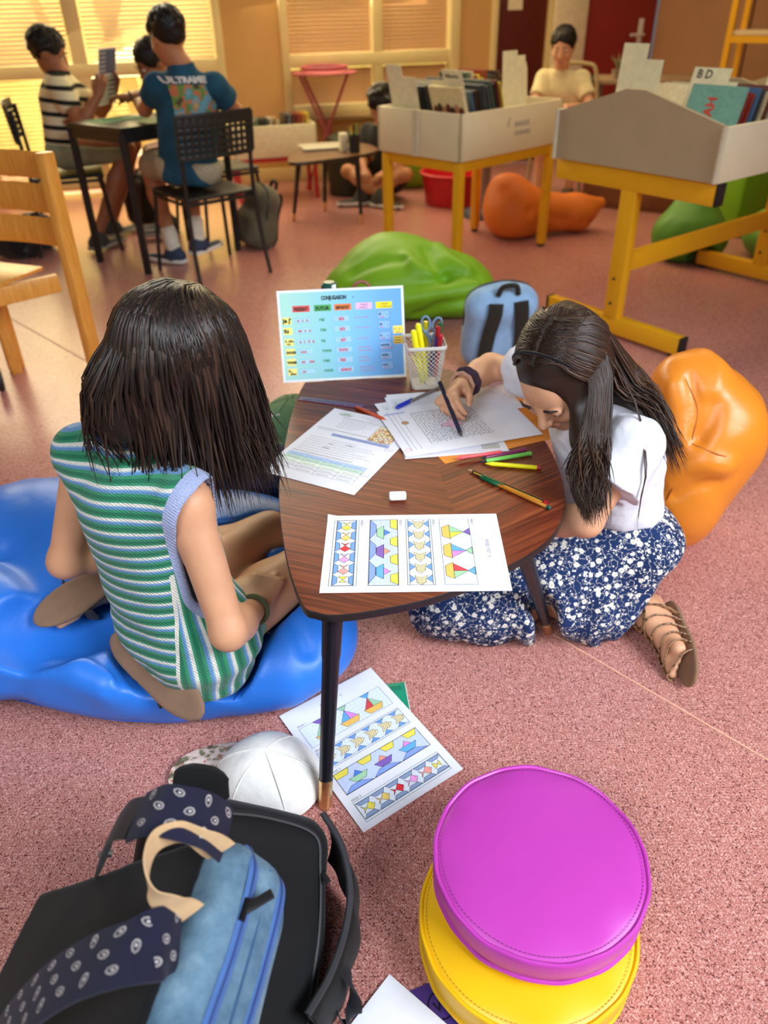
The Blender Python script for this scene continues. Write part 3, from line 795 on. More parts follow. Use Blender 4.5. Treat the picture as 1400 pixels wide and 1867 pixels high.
# ================================================================ PRINTED SHEETS
M_paper = mat('white_paper', (226, 227, 235), .75, var=(40, .015))
S = 1.054
K = (34, 36, 40); GRID = (176, 196, 226); BL = (112, 158, 220); YE = (232, 216, 84); PU = (128, 96, 178); RD = (214, 70, 80); GR = (160, 206, 164); OR = (238, 190, 96); PK = (222, 140, 214); SA = (236, 150, 130); LB = (98, 172, 230)
def frise(seedflip=0):
    w, h = .21*S, .297*S; p = Print(w, h, M_paper); c = .01*S
    def R(x, y, ww, hh, col, e=None, ew=.0007): p.rect(x*c, y*c, ww*c, hh*c, col, e, ew)
    def pg(pts, col, e=K, ew=.0007): p.poly([(x*c, y*c) for x, y in pts], col, e, ew)
    def grid(x, y, ww, hh, st):
        k = st
        while k < ww: p.line([((x+k)*c, y*c), ((x+k)*c, (y+hh)*c)], GRID, .0004); k += st
        k = st
        while k < hh: p.line([(x*c, (y+k)*c), ((x+ww)*c, (y+k)*c)], GRID, .0004); k += st
    x0, W = 1.5, 17.9
    p.text('FRISES  PDT  9', 7.6*c, 26.9*c, .0078*S, (90, 92, 100))
    # frise 1: sailing boats
    for nme, yy in (('FRISE 1', 24.95), ('FRISE 2', 18.3), ('FRISE 3', 12.55), ('FRISE 4', 5.85)): p.text(nme, x0*c, yy*c, .0062*S, (60, 60, 66))
    R(x0, 19.5, W, 5.1, (222, 230, 246), (60, 90, 140)); p.layer(); grid(x0, 19.5, W, 5.1, .85); p.layer()
    cols = [(GR, YE, PU), (LB, PK, GR), (RD, GR, LB)]
    for i in range(3):
        bx = x0+2.0+i*5.3; by = 19.8; a, b, f_ = cols[i]
        pg([(bx-.3, by+1.3), (bx+.5, by), (bx+3.1, by), (bx+3.9, by+1.3)], OR); pg([(bx+1.9, by+1.3), (bx+1.9, by+3.7), (bx, by+1.3)], a)
        pg([(bx+1.9, by+1.3), (bx+3.7, by+1.3), (bx+1.9, by+3.7)], b); p.layer(); pg([(bx+1.9, by+3.6), (bx+2.9, by+4.7), (bx+.9, by+4.7)], f_); p.lv -= 1
    # frise 2: striped fish
    p.lv = 0; R(x0, 13.7, W, 4.3, (224, 232, 246), K); p.layer(); grid(x0, 13.7, W, 4.3, .8); R(x0, 13.7, W, .35, None, K); R(x0, 17.65, W, .35, None, K); p.layer()
    for i in range(6):
        tx = x0+.4+i*3.0
        pg([(tx, 14.05), (tx+1.9, 14.05), (tx+.95, 14.95)], BL); pg([(tx, 17.65), (tx+1.9, 17.65), (tx+.95, 16.75)], BL)
        fx = x0+.35+i*3.05; fy = 15.85
        if i == 5: fx = x0+15.6
        body = [(fx, fy+1.0), (fx+.9, fy+.75), (fx+1.7, fy+.72), (fx+2.5, fy), (fx+1.7, fy-.72), (fx+.9, fy-.75), (fx, fy-1.0), (fx+.5, fy)]
        if fx+2.5 > x0+W: body = [(min(x, x0+W), y) for x, y in body]
        pg(body, (244, 226, 176)); p.layer()
        for q in range(4):
            lx = fx+.45+q*.38
            if lx < x0+W-.1: p.line([(lx*c, (fy-.7)*c), ((lx+.3)*c, fy*c), (lx*c, (fy+.7)*c)], K, .0008)
        if fx+2.1 < x0+W: p.circ((fx+2.0)*c, (fy+.15)*c, .0009, K, 8)
        p.lv -= 1
    # frise 3: boats on waves
    p.lv = 0; R(x0, 7.5, W, 4.75, (196, 208, 238), K, .0011); p.layer(); grid(x0, 7.5, W, 4.75, .95); p.layer()
    for i in range(4):
        tx = x0+.05+i*4.9; e_ = min(tx+3.0, x0+W)
        pg([(tx, 12.2), (e_, 12.2), (max(tx, e_-.7), 11.0), (tx+(.6 if i else 0), 11.0)], YE)
    for i in range(3):
        bx = x0+1.9+i*5.3; a, b = [(GR, (76, 130, 220)), (PU, SA), (LB, PK)][i]
        pg([(bx, 9.9), (bx+.9, 8.7), (bx+2.9, 8.7), (bx+3.8, 9.9)], a); pg([(bx+1.0, 9.9), (bx+2.8, 9.9), (bx+1.9, 11.0)], b)
        wx = x0+i*5.9; pg([(wx, 7.55), (wx+1.6, 8.6), (wx+3.6, 8.6), (wx+5.6, 7.55)], (132, 160, 226))
    # frise 4: diamond fish
    p.lv = 0; R(x0, 1.3, W, 4.3, (226, 232, 240), (40, 70, 60)); p.layer(); grid(x0, 1.3, W, 4.3, .8); R(x0+.1, 1.75, W-.2, 3.4, None, K); p.layer()
    for i in range(6):
        tx = x0+.2+i*3.0; e_ = min(tx+2.8, x0+W-.1)
        pg([(tx, 5.1), (e_, 5.1), (e_-.6, 4.35), (tx+.6, 4.35)], BL if not seedflip else (140, 160, 196)); pg([(tx, 1.8), (e_, 1.8), (e_-.6, 2.55), (tx+.6, 2.55)], BL if not seedflip else (140, 160, 196))
        fx = x0+.6+i*3.0; fy = 3.45; fc = [YE, (236, 204, 110), (222, 50, 60), (236, 160, 222), (240, 160, 150), YE][i]
        if i < 5:
            pg([(fx+.8, fy), (fx+1.7, fy+.9), (fx+2.5, fy), (fx+1.7, fy-.9)], fc); pg([(fx, fy+.75), (fx+.8, fy), (fx, fy-.75), (fx+.4, fy)], fc); p.layer(); p.circ((fx+2.05)*c, (fy+.1)*c, .0008, K, 8); p.lv -= 1
        else: pg([(fx, fy+.75), (fx+.8, fy), (fx, fy-.75)], fc); pg([(fx+.8, fy), (fx+1.4, fy+.6), (fx+1.4, fy-.6)], fc)
    return p
pz = TZ+.0006
def curl(cx, cy, r, amt):
    def f(x, y, z):
        d = math.hypot(x-cx, y-cy); return (x, y, z+(amt*(1-d/r)**2 if d < r else 0))
    return f
A, B_, C_ = P(598, 941, pz), P(582.5, 1078, pz), P(903, 935, pz)
tag(frise().build('worksheet', frame_from(A, B_-A, C_-A), None, curl(0, 0, .02, .004)), 'colouring worksheet of boats and fish lying on the near corner of the table', 'worksheet')
# grammar sheet
def grammar():
    w, h = .21*S, .297*S; p = Print(w, h, M_paper); c = .01*S; ink = (104, 108, 128)
    p.circ(4*c, 27.9*c, .019, (222, 228, 224), 20, .009, ink, .0006); p.layer()
    for i in range(4): p.line([((2.4+i*.3)*c, (27.5+i*.28)*c), ((5.4-i*.2)*c, (27.5+i*.28)*c)], (120, 140, 130), .0014)
    p.lv = 0; sd = 0
    rows = [(7.5, 28.4, 11), (9, 27.8, 9), (10, 27.2, 7), (4.2, 26.4, 12), (4.3, 25.6, 8), (4.5, 24.9, 6), (4.6, 24.2, 7.5), (4.6, 23.5, 6), (4.6, 22.8, 5.4), (4.6, 22.1, 4), (1.2, 20.6, 13), (1.3, 20.0, 4), (1.6, 16.6, 11), (1.6, 15.7, 15), (1.6, 14.8, 16), (1.6, 13.9, 12), (1.7, 13.0, 15), (1.7, 12.1, 16.5), (1.7, 11.2, 13), (1.3, 10.2, 13)]
    for x, y, l_ in rows: p.scribble(x*c, y*c, l_*c, .0009, ink, sd); sd += 1
    for x, y, l_ in ((4.2, 26.4, 12), (1.2, 20.6, 13), (1.3, 10.2, 13.6)): p.layer(); p.scribble(x*c, y*c, l_*c, .0013, (70, 74, 92), sd); p.lv -= 1; sd += 1
    p.rect(5.5*c, 18.2*c, 13.4*c, 1.1*c, (150, 166, 206)); p.layer()
    for k in (18.5, 18.95): p.scribble(5.8*c, k*c, 12.6*c, .001, (86, 96, 140), sd); sd += 1
    for x, y, t in ((7.0, 14.75, 'est'), (10.5, 15.6, 'a fini'), (6.5, 13.0, 'vont')): p.text(t, x*c, y*c, .009, (60, 60, 78))
    p.lv = 0
    for y in (17.2, 6.6, 23.2): p.rect(18.6*c, y*c, 1.7*c, .9*c, None, (120, 124, 140), .0006); p.text('..1', 19*c, (y+.2)*c, .005, ink)
    # picture: a group of children (plain coloured heads)
    p.rect(13.4*c, 19.6*c, 5.2*c, 6.3*c, (238, 222, 176), (150, 146, 140), .0012); p.layer()
    rr = random.Random(3)
    for j in range(4):
        for i in range(4):
            x = 14.1+i*1.25+(j % 2)*.2; y = 20.2+j*1.45
            p.circ(x*c, (y-.35)*c, .006, rr.choice([(200, 60, 60), (90, 130, 180), (120, 160, 90), (220, 180, 80)]), 8, .004); p.layer()
            p.circ(x*c, y*c, .0056, rr.choice([(60, 40, 34), (150, 90, 40), (200, 150, 70), (40, 34, 34)]), 9); p.layer(); p.circ(x*c, (y-.12)*c, .0043, rr.choice([(240, 206, 180), (210, 160, 120), (246, 220, 200)]), 9); p.lv -= 2
    # table
    p.lv = 0; cw = (17.6)/4
    for r, col in enumerate(((176, 204, 240), (190, 220, 204), (226, 238, 226), None, None)):
        for q in range(4):
            x = 1.2+q*cw; y = 8.2-r*1.25
            p.rect(x*c, y*c, cw*c, 1.25*c, col, (110, 120, 150), .0005); p.layer(); p.scribble((x+.6)*c, (y+.5)*c, (cw-1.4)*c, .001, (80, 84, 110), sd); p.lv -= 1; sd += 1
    return p
A, B_, C_ = P(472.5, 858, pz), P(632, 899.5, pz), P(586, 749, pz)
tag(grammar().build('worksheet', frame_from(A, B_-A, C_-A), None, curl(0, 0, .013, .002)), 'white grammar worksheet with a small picture and a coloured table', 'worksheet')
# pile under the writing hand, lowest first
M_kraft = mat('orange_kraft_envelope', (222, 136, 44), .6, var=(30, .05))
def dirs(a, b, z): d = P(*b, z)-P(*a, z); return nrm(d)
mx = nrm(P(685, 752, pz)-P(741, 837, pz)); my = nrm(V(mx[1], -mx[0], 0))
if my[0] < 0: my = -my
def flat_sheet(w, h, m_, deco=None):
    p = Print(w, h, m_)
    if deco: deco(p)
    return p
env = P(811, 846, TZ)+V(0, 0, .0004); ed = nrm(P(1003, 801, TZ)-P(811, 846, TZ)); ex = V(-ed[1], ed[0], 0)
tag(flat_sheet(.33, .235, M_kraft).build('envelope', frame_from(env, ed, ex)), 'orange kraft envelope at the bottom of the paper pile under the writing hand', 'envelope')
def lines_deco(seed, tcol=(96, 100, 120), head=None):
    def d(p):
        r = random.Random(seed); y = p.h-.02; k = 0
        if head: p.text(head, .012, p.h-.016, .008, (70, 70, 80))
        while y > .02:
            p.scribble(.012, y, p.w-.03-r.uniform(0, .06), .0009, tcol, seed*50+k); y -= .0085; k += 1
        p.line([(.02, .03), (.02, p.h-.03)], (60, 60, 70), .0008)
    return d
def purple_deco(p):
    for i in range(6): p.scribble(.02, .012+.007*i, .15, .0011, (176, 166, 214), i)
    p.layer(); p.rect(.17, .016, .036, .018, (206, 206, 200), (90, 90, 100), .0008)
    for i in range(4): p.line([(.173, .019+.0042*i), (.203, .019+.0042*i)], (90, 94, 90), .0009)
# sheet A (violet print), its long edge just below the maze sheet
oA = P(928, 823, TZ)+V(0, 0, .0012); e1 = nrm(P(928, 823, TZ)-P(741, 838, TZ)); e0 = V(-e1[1], e1[0], 0)
tag(flat_sheet(.222, .313, M_paper, purple_deco).build('worksheet', frame_from(oA-e1*.222, e1, e0)), 'sheet with faint violet print sticking out below the maze sheet', 'worksheet')
oB = P(706, 772, TZ)+V(0, 0, .0022); e1 = nrm(P(678, 732, TZ)-P(706, 772, TZ)); e0 = V(e1[1], -e1[0], 0)
tag(flat_sheet(.30, .10, M_paper, lines_deco(8)).build('worksheet', frame_from(oB, e0, e1)), 'white sheet corner at the upper left of the paper pile, beside the orange pen', 'worksheet')
oC = P(722, 772, TZ)+V(0, 0, .0032); e1 = nrm(P(700, 726, TZ)-P(722, 772, TZ)); e0 = V(e1[1], -e1[0], 0)
tag(flat_sheet(.305, .13, M_paper, lines_deco(9, (70, 72, 84))).build('worksheet', frame_from(oC, e0, e1)), 'sheet of ruled print under the blue ballpoint and above the maze sheet', 'worksheet')
# small grey strip at right
def maze_deco(p):
    # page: x along the short edge, y along the long edge; drawn turned so the maze sits mid page
    r = random.Random(11); n0, m0 = 26, 22; cs = .0068; ox, oy = .034, .070
    vis = {(0, 0)}; st = [(0, 0)]; wal = set()
    for i in range(n0):
        for j in range(m0): wal.add((i, j, 0)); wal.add((i, j, 1))
    while st:
        i, j = st[-1]; nb = [(i+a, j+b) for a, b in ((1, 0), (-1, 0), (0, 1), (0, -1)) if 0 <= i+a < n0 and 0 <= j+b < m0 and (i+a, j+b) not in vis]
        if not nb: st.pop(); continue
        q = r.choice(nb); vis.add(q); st.append(q)
        if q[0] != i: wal.discard((max(i, q[0]), j, 0))
        else: wal.discard((i, max(j, q[1]), 1))
    for i, j, k in wal:
        if 10 < i < 17 and 7 < j < 14: continue
        x, y = ox+i*cs*.85, oy+j*cs
        p.line([(x, y), (x, y+cs)] if k == 0 else [(x, y), (x+cs*.85, y)], (72, 70, 74), .0011)
    p.layer()
    for a, b, q in ((0, 0, 1), (.014, .004, .8), (-.012, .006, .8), (.004, .016, .8), (.002, -.014, .75)): p.circ(ox+13.5*cs*.85+a, oy+10.5*cs+b, .012*q, (238, 196, 216), 12, None, (150, 70, 110), .001); p.layer()
    p.lv = 0; p.scribble(.012, .02, .19, .0011, (90, 90, 100), 2)
    for i in range(2): p.line([(.02+.18*0, .03+.012*i), (.20, .03+.012*i)], (100, 100, 110), .0007)
    p.circ(.075, .045, .008, (196, 150, 110), 9, None, (90, 60, 50), .001); p.circ(.195, .012, .006, None, 8, None, (220, 80, 90), .0008)
    p.rect(.02, .01, .008, .05, (176, 184, 216))
oD = P(741.5, 837, TZ)+V(0, 0, .0042)
mw, mh = .222, .313
zc = np.cross(mx, my)[2]
Dm = frame_from(oD+my*0, mx, my) if zc > 0 else frame_from(oD+mx*mw, -mx, my)
tag(flat_sheet(mw, mh, M_paper, maze_deco).build('worksheet', Dm), 'white maze puzzle sheet on top of the pile, under the writing hand', 'worksheet')
# ================================================================ CONJUGATION CHART
def chart():
    w, h = .311, .222; n = newmat('laminated_blue_chart'); n.set(.16, 0, .5, Coat_Weight=.5, Coat_Roughness=.05)
    sp = n.n('ShaderNodeSeparateXYZ'); n.t.links.new(n.coord(), sp.inputs[0])
    n.base(n.ramp(n.math('ADD', n.math('DIVIDE', sp.outputs[0], w), n.math('MULTIPLY', sp.outputs[1], -.4)), [(.0, lin((176, 226, 214))), (.45, lin((140, 206, 226))), (.75, lin((120, 180, 236))), (1, lin((110, 168, 234)))]))
    p = Print(w, h, mat('laminate_white_border', (234, 240, 240), .2), thick=.0012, step=.0001)
    p.names['BG'] = len(p.mats); p.mats.append(n.m)
    p.rect(.006, .006, w-.012, h-.012, 'BG'); p.layer()
    X = lambda u: u*w; Y = lambda v: h*(1-v)
    p.text('CONJUGAISON', X(.345), Y(.115), .0125, (20, 24, 34), w=.062, bold=.06); p.circ(X(.60), Y(.10), .0018, (30, 90, 150), 8)
    for x, t, col in ((.115, 'PRÉSENT', (222, 84, 84)), (.285, 'FUTUR', (78, 168, 90)), (.445, 'IMPARFAIT', (236, 130, 66))):
        p.rect(X(x), Y(.235), X(.135), h*.068, col); p.layer(); p.text(t, X(x+.012), Y(.222), .011, (34, 40, 34), w=X(.11), bold=.05); p.lv -= 1
    for x, t, t2, col in ((.615, 'PASSÉ', 'SIMPLE', (236, 186, 226)), (.775, 'PASSÉ', 'COMPOSÉ', (240, 224, 40))):
        p.rect(X(x), Y(.235), X(.13), h*.072, col); p.layer(); p.text(t, X(x+.04), Y(.197), .0068, (70, 40, 60)); p.text(t2, X(x+.028), Y(.228), .0068, (70, 40, 60)); p.lv -= 1
    rows = [.335, .445, .565, .675, .785, .895]
    pron = [('je j\'',), ('tu',), ('il, elle,', 'on'), ('nous',), ('vous',), ('ils,', 'elles')]
    pres = ['e  s  x', 'es  s  x', 'e  t  d  a', 'ons', 'ez   tes', 'nt']; fut = ['rai', 'ras', 'ra', 'rons', 'rez', 'ront']; imp = ['ais', 'ais', 'ait', 'ions', 'iez', 'aient']
    ps = ['ai is us ins', 'as is us ins', 'a it ut int', ('âmes îmes', 'ûmes înmes'), ('âtes îtes', 'ûtes întes'), ('èrent irent', 'urent inrent')]
    pc = [('ai', 'suis'), ('as', 'es'), ('a', 'est'), ('avons', 'sommes'), ('avez', 'êtes'), ('ont', 'sont')]
    for i, v in enumerate(rows):
        s_ = .006+i*.004
        p.rect(X(.028+i*.003), Y(v+.03), X(.072), h*.078, (246, 230, 130)); p.layer()
        if len(pron[i]) == 1: p.text(pron[i][0], X(.033+i*.003), Y(v+.008), .0145 if i < 2 else .012, (30, 30, 20), bold=.05)
        else: p.text(pron[i][0], X(.033+i*.003), Y(v-.008), .0085, (40, 40, 30), bold=.035); p.text(pron[i][1], X(.045+i*.003), Y(v+.024), .0085, (40, 40, 30), bold=.035)
        p.lv -= 1
        p.rect(X(.125+i*.003), Y(v+.018), X(.125), h*.055, (168, 216, 232), (120, 170, 206), .0005); p.layer(); p.text(pres[i], X(.145+i*.003), Y(v+.006), .011, (196, 62, 62), bold=.03); p.lv -= 1
        p.text(fut[i], X(.32+i*.003), Y(v+.006), .0125, (50, 130, 70), bold=.03)
        p.rect(X(.43+i*.003), Y(v+.018), X(.13), h*.062, (160, 206, 236), (120, 170, 220), .0005); p.layer(); p.text(imp[i], X(.475+i*.003-(.02 if i > 2 else 0)), Y(v+.006), .0135, (206, 76, 84), bold=.035); p.lv -= 1
        if isinstance(ps[i], str): p.text(ps[i], X(.60+i*.003), Y(v-.005), .0085, (196, 90, 150))
        else: p.text(ps[i][0], X(.61+i*.003), Y(v-.02), .0075, (196, 90, 150)); p.text(ps[i][1], X(.61+i*.003), Y(v+.018), .0075, (196, 90, 150))
        p.rect(X(.785+i*.003), Y(v+.01), X(.095), h*.085, (140, 186, 234), (70, 110, 170), .0006); p.layer()
        p.text(pc[i][0], X(.795+i*.003), Y(v-.03), .009, (30, 50, 70), bold=.035); p.text(pc[i][1], X(.80+i*.003), Y(v+.002), .0085, (206, 70, 84)); p.circ(X(.865), Y(v-.03), .0012, (30, 50, 70), 6); p.lv -= 1
    p.rect(X(.905), Y(.515), X(.085), h*.085, (246, 226, 110)); p.rect(X(.905), Y(.63), X(.085), h*.09, (230, 196, 80)); p.layer()
    p.text('é i u', X(.912), Y(.475), .009, (70, 60, 40)); p.text('s t', X(.93), Y(.508), .008, (70, 60, 40))
    for k in range(3): p.line([(X(.91), Y(.56+.028*k)), (X(.965), Y(.56+.028*k))], (90, 70, 40), .0016); p.circ(X(.98), Y(.56+.028*k), .0012, (60, 50, 40), 6)
    return p
A, Bq, C_ = V(P(517, 698, TZ+.001)), V(P(734, 686.5, TZ+.001)), PY(501, 532, 1.84)
tag(chart().build('conjugation_chart', frame_from(A, Bq-A, C_-A)), 'blue laminated verb conjugation chart propped upright at the far end of the table', 'chart')
# two drinking bottles the chart leans on
M_teal = mat('dark_green_plastic', (14, 74, 66), .35); M_white = mat('white_plastic', (226, 226, 220), .4); M_copper = mat('copper_brown_plastic', (132, 82, 56), .4)
M_grey_b = mat('grey_bottle', (96, 104, 110), .35)
def bottle(px, kind):
    q = PY(px, 522, 1.885); x, y = q[0], 1.885
    zt = PY(px, 514, 1.885)[2]
    e = empty('water_bottle', (x, y, TZ))
    hb = zt-TZ
    MB().lathe([(.026, .0), (.03, .004), (.03, hb-.07), (.02, hb-.045), (.018, hb-.04)], 24).build('bottle_body', M_grey_b if kind else M_teal, e)
    if kind == 0:
        MB().lathe([(.02, hb-.04), (.021, hb-.036), (.02, hb-.006), (.014, hb)], 20).build('cap', M_teal, e)
        MB().box((.012, -.004, hb-.018), (.012, .03, .03), bev=.003).build('cap_clip', M_white, e)
    else:
        MB().lathe([(.022, hb-.04), (.023, hb-.036), (.023, hb-.03), (.02, hb-.028)], 20).build('cap', M_copper, e)
        MB().tube([(.024*math.cos(t), .004, hb-.03+.03*math.sin(t)) for t in np.linspace(0, PI, 13)], .0045, 8).build('carry_loop', M_copper, e)
    return e
tag(bottle(600, 0), 'bottle with a dark green and white cap peeping over the chart', 'bottle')
tag(bottle(659, 1), 'bottle with a brown carry loop peeping over the chart', 'bottle')
# ================================================================ PEN CUP AND PENS
M_wire = mat('white_enamel_wire', (206, 202, 194), .4)
cx, cy = P(773, 700, TZ)[:2]; cy += .0
ce = empty('pen_cup', (cx, cy, TZ), math.radians(4)); tag(ce, 'square white wire mesh pen cup beside the chart', 'pen cup')
b0, b1c, hc = .031, .046, .112
mb = MB()
def side_pt(sd, u, z):
    r = b0+(b1c-b0)*z/hc; a = u*2*r-r
    return [(a, -r, z), (r, a, z), (-a, r, z), (-r, -a, z)][sd]
for sd in range(4):
    n_ = 8
    for k in range(-n_, n_+1):
        for dr in (1, -1):
            u0, u1 = k/n_*1.0, k/n_+dr*1.25
            t0, t1 = 0, 1
            if dr < 0: u0, u1 = k/n_+1.0-.0, k/n_+1.0-1.25
            # clip to 0..1
            for lo_hi in (0, 1):
                pass
            du = u1-u0
            ts = sorted([(0-u0)/du, (1-u0)/du]); t0 = max(0, ts[0]); t1 = min(1, ts[1])
            if t1-t0 < .02: continue
            mb.tube([side_pt(sd, u0+du*t0, .004+(hc-.01)*t0), side_pt(sd, u0+du*t1, .004+(hc-.01)*t1)], 0.0007, 4, cap=False)
mb.build('mesh_side', M_wire, ce)
def rsq(r, z, rc=.01):
    out = []
    for q, (sx_, sy_) in enumerate(((1, 1), (-1, 1), (-1, -1), (1, -1))):
        for a in np.linspace(0, PI/2, 5): t = a+q*PI/2; out.append((sx_*(r-rc)+rc*math.cos(t), sy_*(r-rc)+rc*math.sin(t), z))
    return out
MB().tube(rsq(b1c+.001, hc-.002), .0035, 8, closed=True, flat=(.7, 1.3), up=(0, 0, 1)).build('rim', M_wire, ce)
mb = MB(); pr = rsq(b0+.001, .0); mb.prism([(p[0], p[1]) for p in pr], .0, .004); mb.build('base', M_wire, ce)
def pen(name, a, b, r, body, tip=None, cap_=None, end=None, label='', flat=None, parent=None, hexa=False, cat='pen', extra=None):
    """a = writing end, b = tail"""
    a = V(a); b = V(b); d = nrm(b-a); L = np.linalg.norm(b-a); e = empty(name, a)
    mb = MB(); n = 6 if hexa else 14
    s0 = .012
    mb.lathe([(r*.98, s0), (r, s0+.001), (r, L-.001), (r*.85, L)], n, d, a)
    mb.build('barrel', body, e, world=True)
    if tip is not None: MB().lathe([(.0004, 0), (r*.45, .005), (r*.9, s0), (r*.9, s0+.001)], n, d, a).build('tip', tip, e, world=True)
    if cap_ is not None:
        l0, l1, mcap = cap_
        mb = MB().lathe([(r*1.0, l0), (r*1.28, l0+.002), (r*1.25, l1), (r*.9, l1+.002)], 14, d, a)
        x = np.cross(d, V(0, 0, 1)); x = nrm(x) if np.linalg.norm(x) > .1 else V(1, 0, 0)
        up = np.cross(x, d)
        mb.beam(a+d*(l0+.004)+up*r*1.5, a+d*(l0+(l1-l0)*1.25)+up*r*1.5, r*.6, r*.5, up=tuple(up))
        mb.build('cap', mcap, e, world=True)
    if end is not None: MB().lathe([(r*1.02, L-.006), (r*1.04, L-.005), (r*1.0, L+.001), (r*.6, L+.003)], n, d, a).build('end_plug', end, e, world=True)
    if extra: extra(e, a, d, L, r)
    return tag(e, label, cat)
def pl_(name, col, rough=.35): return mat(name, col, rough)
M_yel_pen = pl_('fluorescent_yellow_plastic', (236, 226, 20)); M_grn = pl_('light_green_plastic', (112, 196, 84)); M_cor = pl_('coral_plastic', (232, 84, 92)); M_pur = pl_('plum_plastic', (130, 48, 96)); M_blu = pl_('ink_blue_plastic', (24, 44, 170)); M_dg = pl_('deep_green_plastic', (12, 92, 52)); M_orp = pl_('brick_orange_plastic', (204, 84, 50)); M_amber = pl_('amber_clear_plastic', (176, 110, 30), .15); M_smoke = pl_('clear_smoke_plastic', (120, 112, 112), .15); M_dark = pl_('dark_tip', (40, 36, 38)); M_dred = pl_('dark_red_plastic', (168, 20, 40)); M_vio = pl_('deep_violet_plastic', (46, 30, 96))
tz = lambda x, y, r: P(x, y, TZ+r)+V(0, 0, 0)
pen('felt_pen', tz(845, 836, .0042)+V(0, 0, .007), tz(914, 823, .0042)+V(0, 0, .007), .0042, M_cor, None, None, None, 'coral pink felt pen lying half on the violet-printed sheet', cat='felt pen') if False else None
zp = .0060
pen('felt_pen', P(829, 836, TZ+zp+.003), P(914, 824, TZ+zp+.003), .0038, M_cor, M_cor, None, None, 'coral pink felt pen lying on the envelope edge', cat='felt pen')
pen('felt_pen', P(876, 836, TZ+.0045), P(958, 820, TZ+.0045), .004, M_pur, M_dark, None, None, 'dark plum felt pen behind the green one', cat='felt pen')
pen('felt_pen', P(876, 842, TZ+.0045), P(967, 827, TZ+.0045), .0045, M_grn, M_dark, None, M_grn, 'light green felt pen between the plum and yellow ones', cat='felt pen')
pen('felt_pen', P(884, 845, TZ+.0046), P(984, 853, TZ+.0046), .0046, M_yel_pen, M_yel_pen, None, M_dred, 'bright yellow felt pen with a red end plug', cat='felt pen')
pen('felt_pen', P(704, 766, TZ+.0048), P(649, 742, TZ+.0045), .0042, M_orp, M_orp, None, None, 'brick orange felt pen slipped under the maze sheet', cat='felt pen')
def stripes(e, a, d, L, r):
    mb = MB()
    for k in range(3):
        t = k*PI*2/3+.5; x = nrm(np.cross(d, V(0, 0, 1))); up = np.cross(x, d); o_ = (x*math.cos(t)+up*math.sin(t))*r*.87
        mb.beam(a+d*.016+o_, a+d*(L-.008)+o_, r*.75, r*.12, up=tuple(o_))
    mb.build('gold_stripe', mat('gold_pencil_lacquer', (206, 160, 60), .35), e, world=True)
pen('pencil', P(853, 856, TZ+.004), P(996, 917, TZ+.004), .0038, pl_('black_pencil_lacquer', (28, 24, 22)), mat('sharpened_wood', (206, 150, 110), .6), None, M_dred, 'black and gold striped pencil with a red end, next to the green pen', hexa=True, cat='pencil', extra=stripes)
pen('ballpoint_pen', P(874, 868, TZ+.0042), P(1001, 925, TZ+.0042)+V(0, -.002, 0), .0038, M_amber, M_dg, (.004, .048, M_dg), M_teal, 'amber ballpoint pen with a green cap, at the right edge of the table')
pen('ballpoint_pen', P(722, 744, TZ+.0102), P(806, 704, TZ+.0102), .0036, M_smoke, M_blu, (.002, .045, M_blu), M_blu, 'clear ballpoint pen with a blue cap on the ruled sheet')
# purple ruler and white eraser
ra, rb_ = P(545, 726, TZ+.001), P(662, 742, TZ+.001); dn = nrm(rb_-ra); nn_ = V(-dn[1], dn[0], 0)
mb = MB().beam(ra, rb_, .02, .0018, bev=.0005); mb.mi(1)
for i in range(24): q = ra+dn*(.008+i*.0075); mb.beam(q-nn_*.0095+V(0, 0, .001), q-nn_*(.006 if i % 5 else .003)+V(0, 0, .001), .0005, .0002)
tag(mb.build('ruler', [pl_('plum_translucent_plastic', (92, 56, 92), .25), mat('ruler_marks', (200, 190, 200), .5)]), 'short plum ruler lying in front of the chart', 'ruler')
ea, eb = P(709, 905, TZ+.008), P(741, 903, TZ+.008)
sd = SD().add(rbox((ea+eb)/2, (.037, .021, .015), .007, np.array([[1, .03, 0], [-.03, 1, 0], [0, 0, 1]]).T), .001)
c_ = (ea+eb)/2
for s_ in (-1, 1): sd.cut(plane(c_+V(0, s_*.0085, .004), V(0, s_*.9, .8)), .0015); sd.cut(plane(c_+V(s_*.0165, 0, 0), V(s_, 0, 0)), .002)
tag(sdobj('eraser', sd, c_-.03, c_+.03, .0012, mat('white_eraser_rubber', (238, 238, 236), .5)), 'small white eraser in the middle of the table', 'eraser')
# contents of the cup (standing on its base)
M_ceW = wmat(ce)
def cupP(u, v, z): return np.array(M_ceW @ Vector((u, v, z)))
def hl(u0, v0, u1, v1, z1, label):
    a = cupP(u0, v0, .012); b = cupP(u1, v1, z1); e = empty('highlighter', a); d = nrm(b-a)
    MB().tube([a, a+(b-a)*.9], .0068, 12, flat=(1.0, .62), up=(0, 1, 0)).build('barrel', M_yel_pen, e, world=True)
    MB().tube([a+(b-a)*.55, a+(b-a)*.97, b], [.0075, .0072, .0045], 12, flat=(1.0, .64), up=(0, 1, 0)).build('cap', M_yel_pen, e, world=True)
    tag(e, label, 'highlighter')
hl(-.006, -.018, -.030, -.019, .148, 'left yellow highlighter in the pen cup, against the cup corner')
hl(.006, -.003, -.017, -.004, .158, 'right yellow highlighter in the pen cup, behind the other yellow one')
a, b = cupP(-.012, -.026, .006), cupP(-.026, -.028, .085)
pen('pencil', cupP(.002, -.026, .008), cupP(-.033, -.0385, .09), .0024, M_yel_pen, M_dark, None, None, 'thin yellow pencil slanting low inside the mesh cup', cat='pencil', hexa=True)
sc = empty('scissors', cupP(.01, .01, .01)); tag(sc, 'scissors with blue-grey ring handles standing in the pen cup', 'scissors')
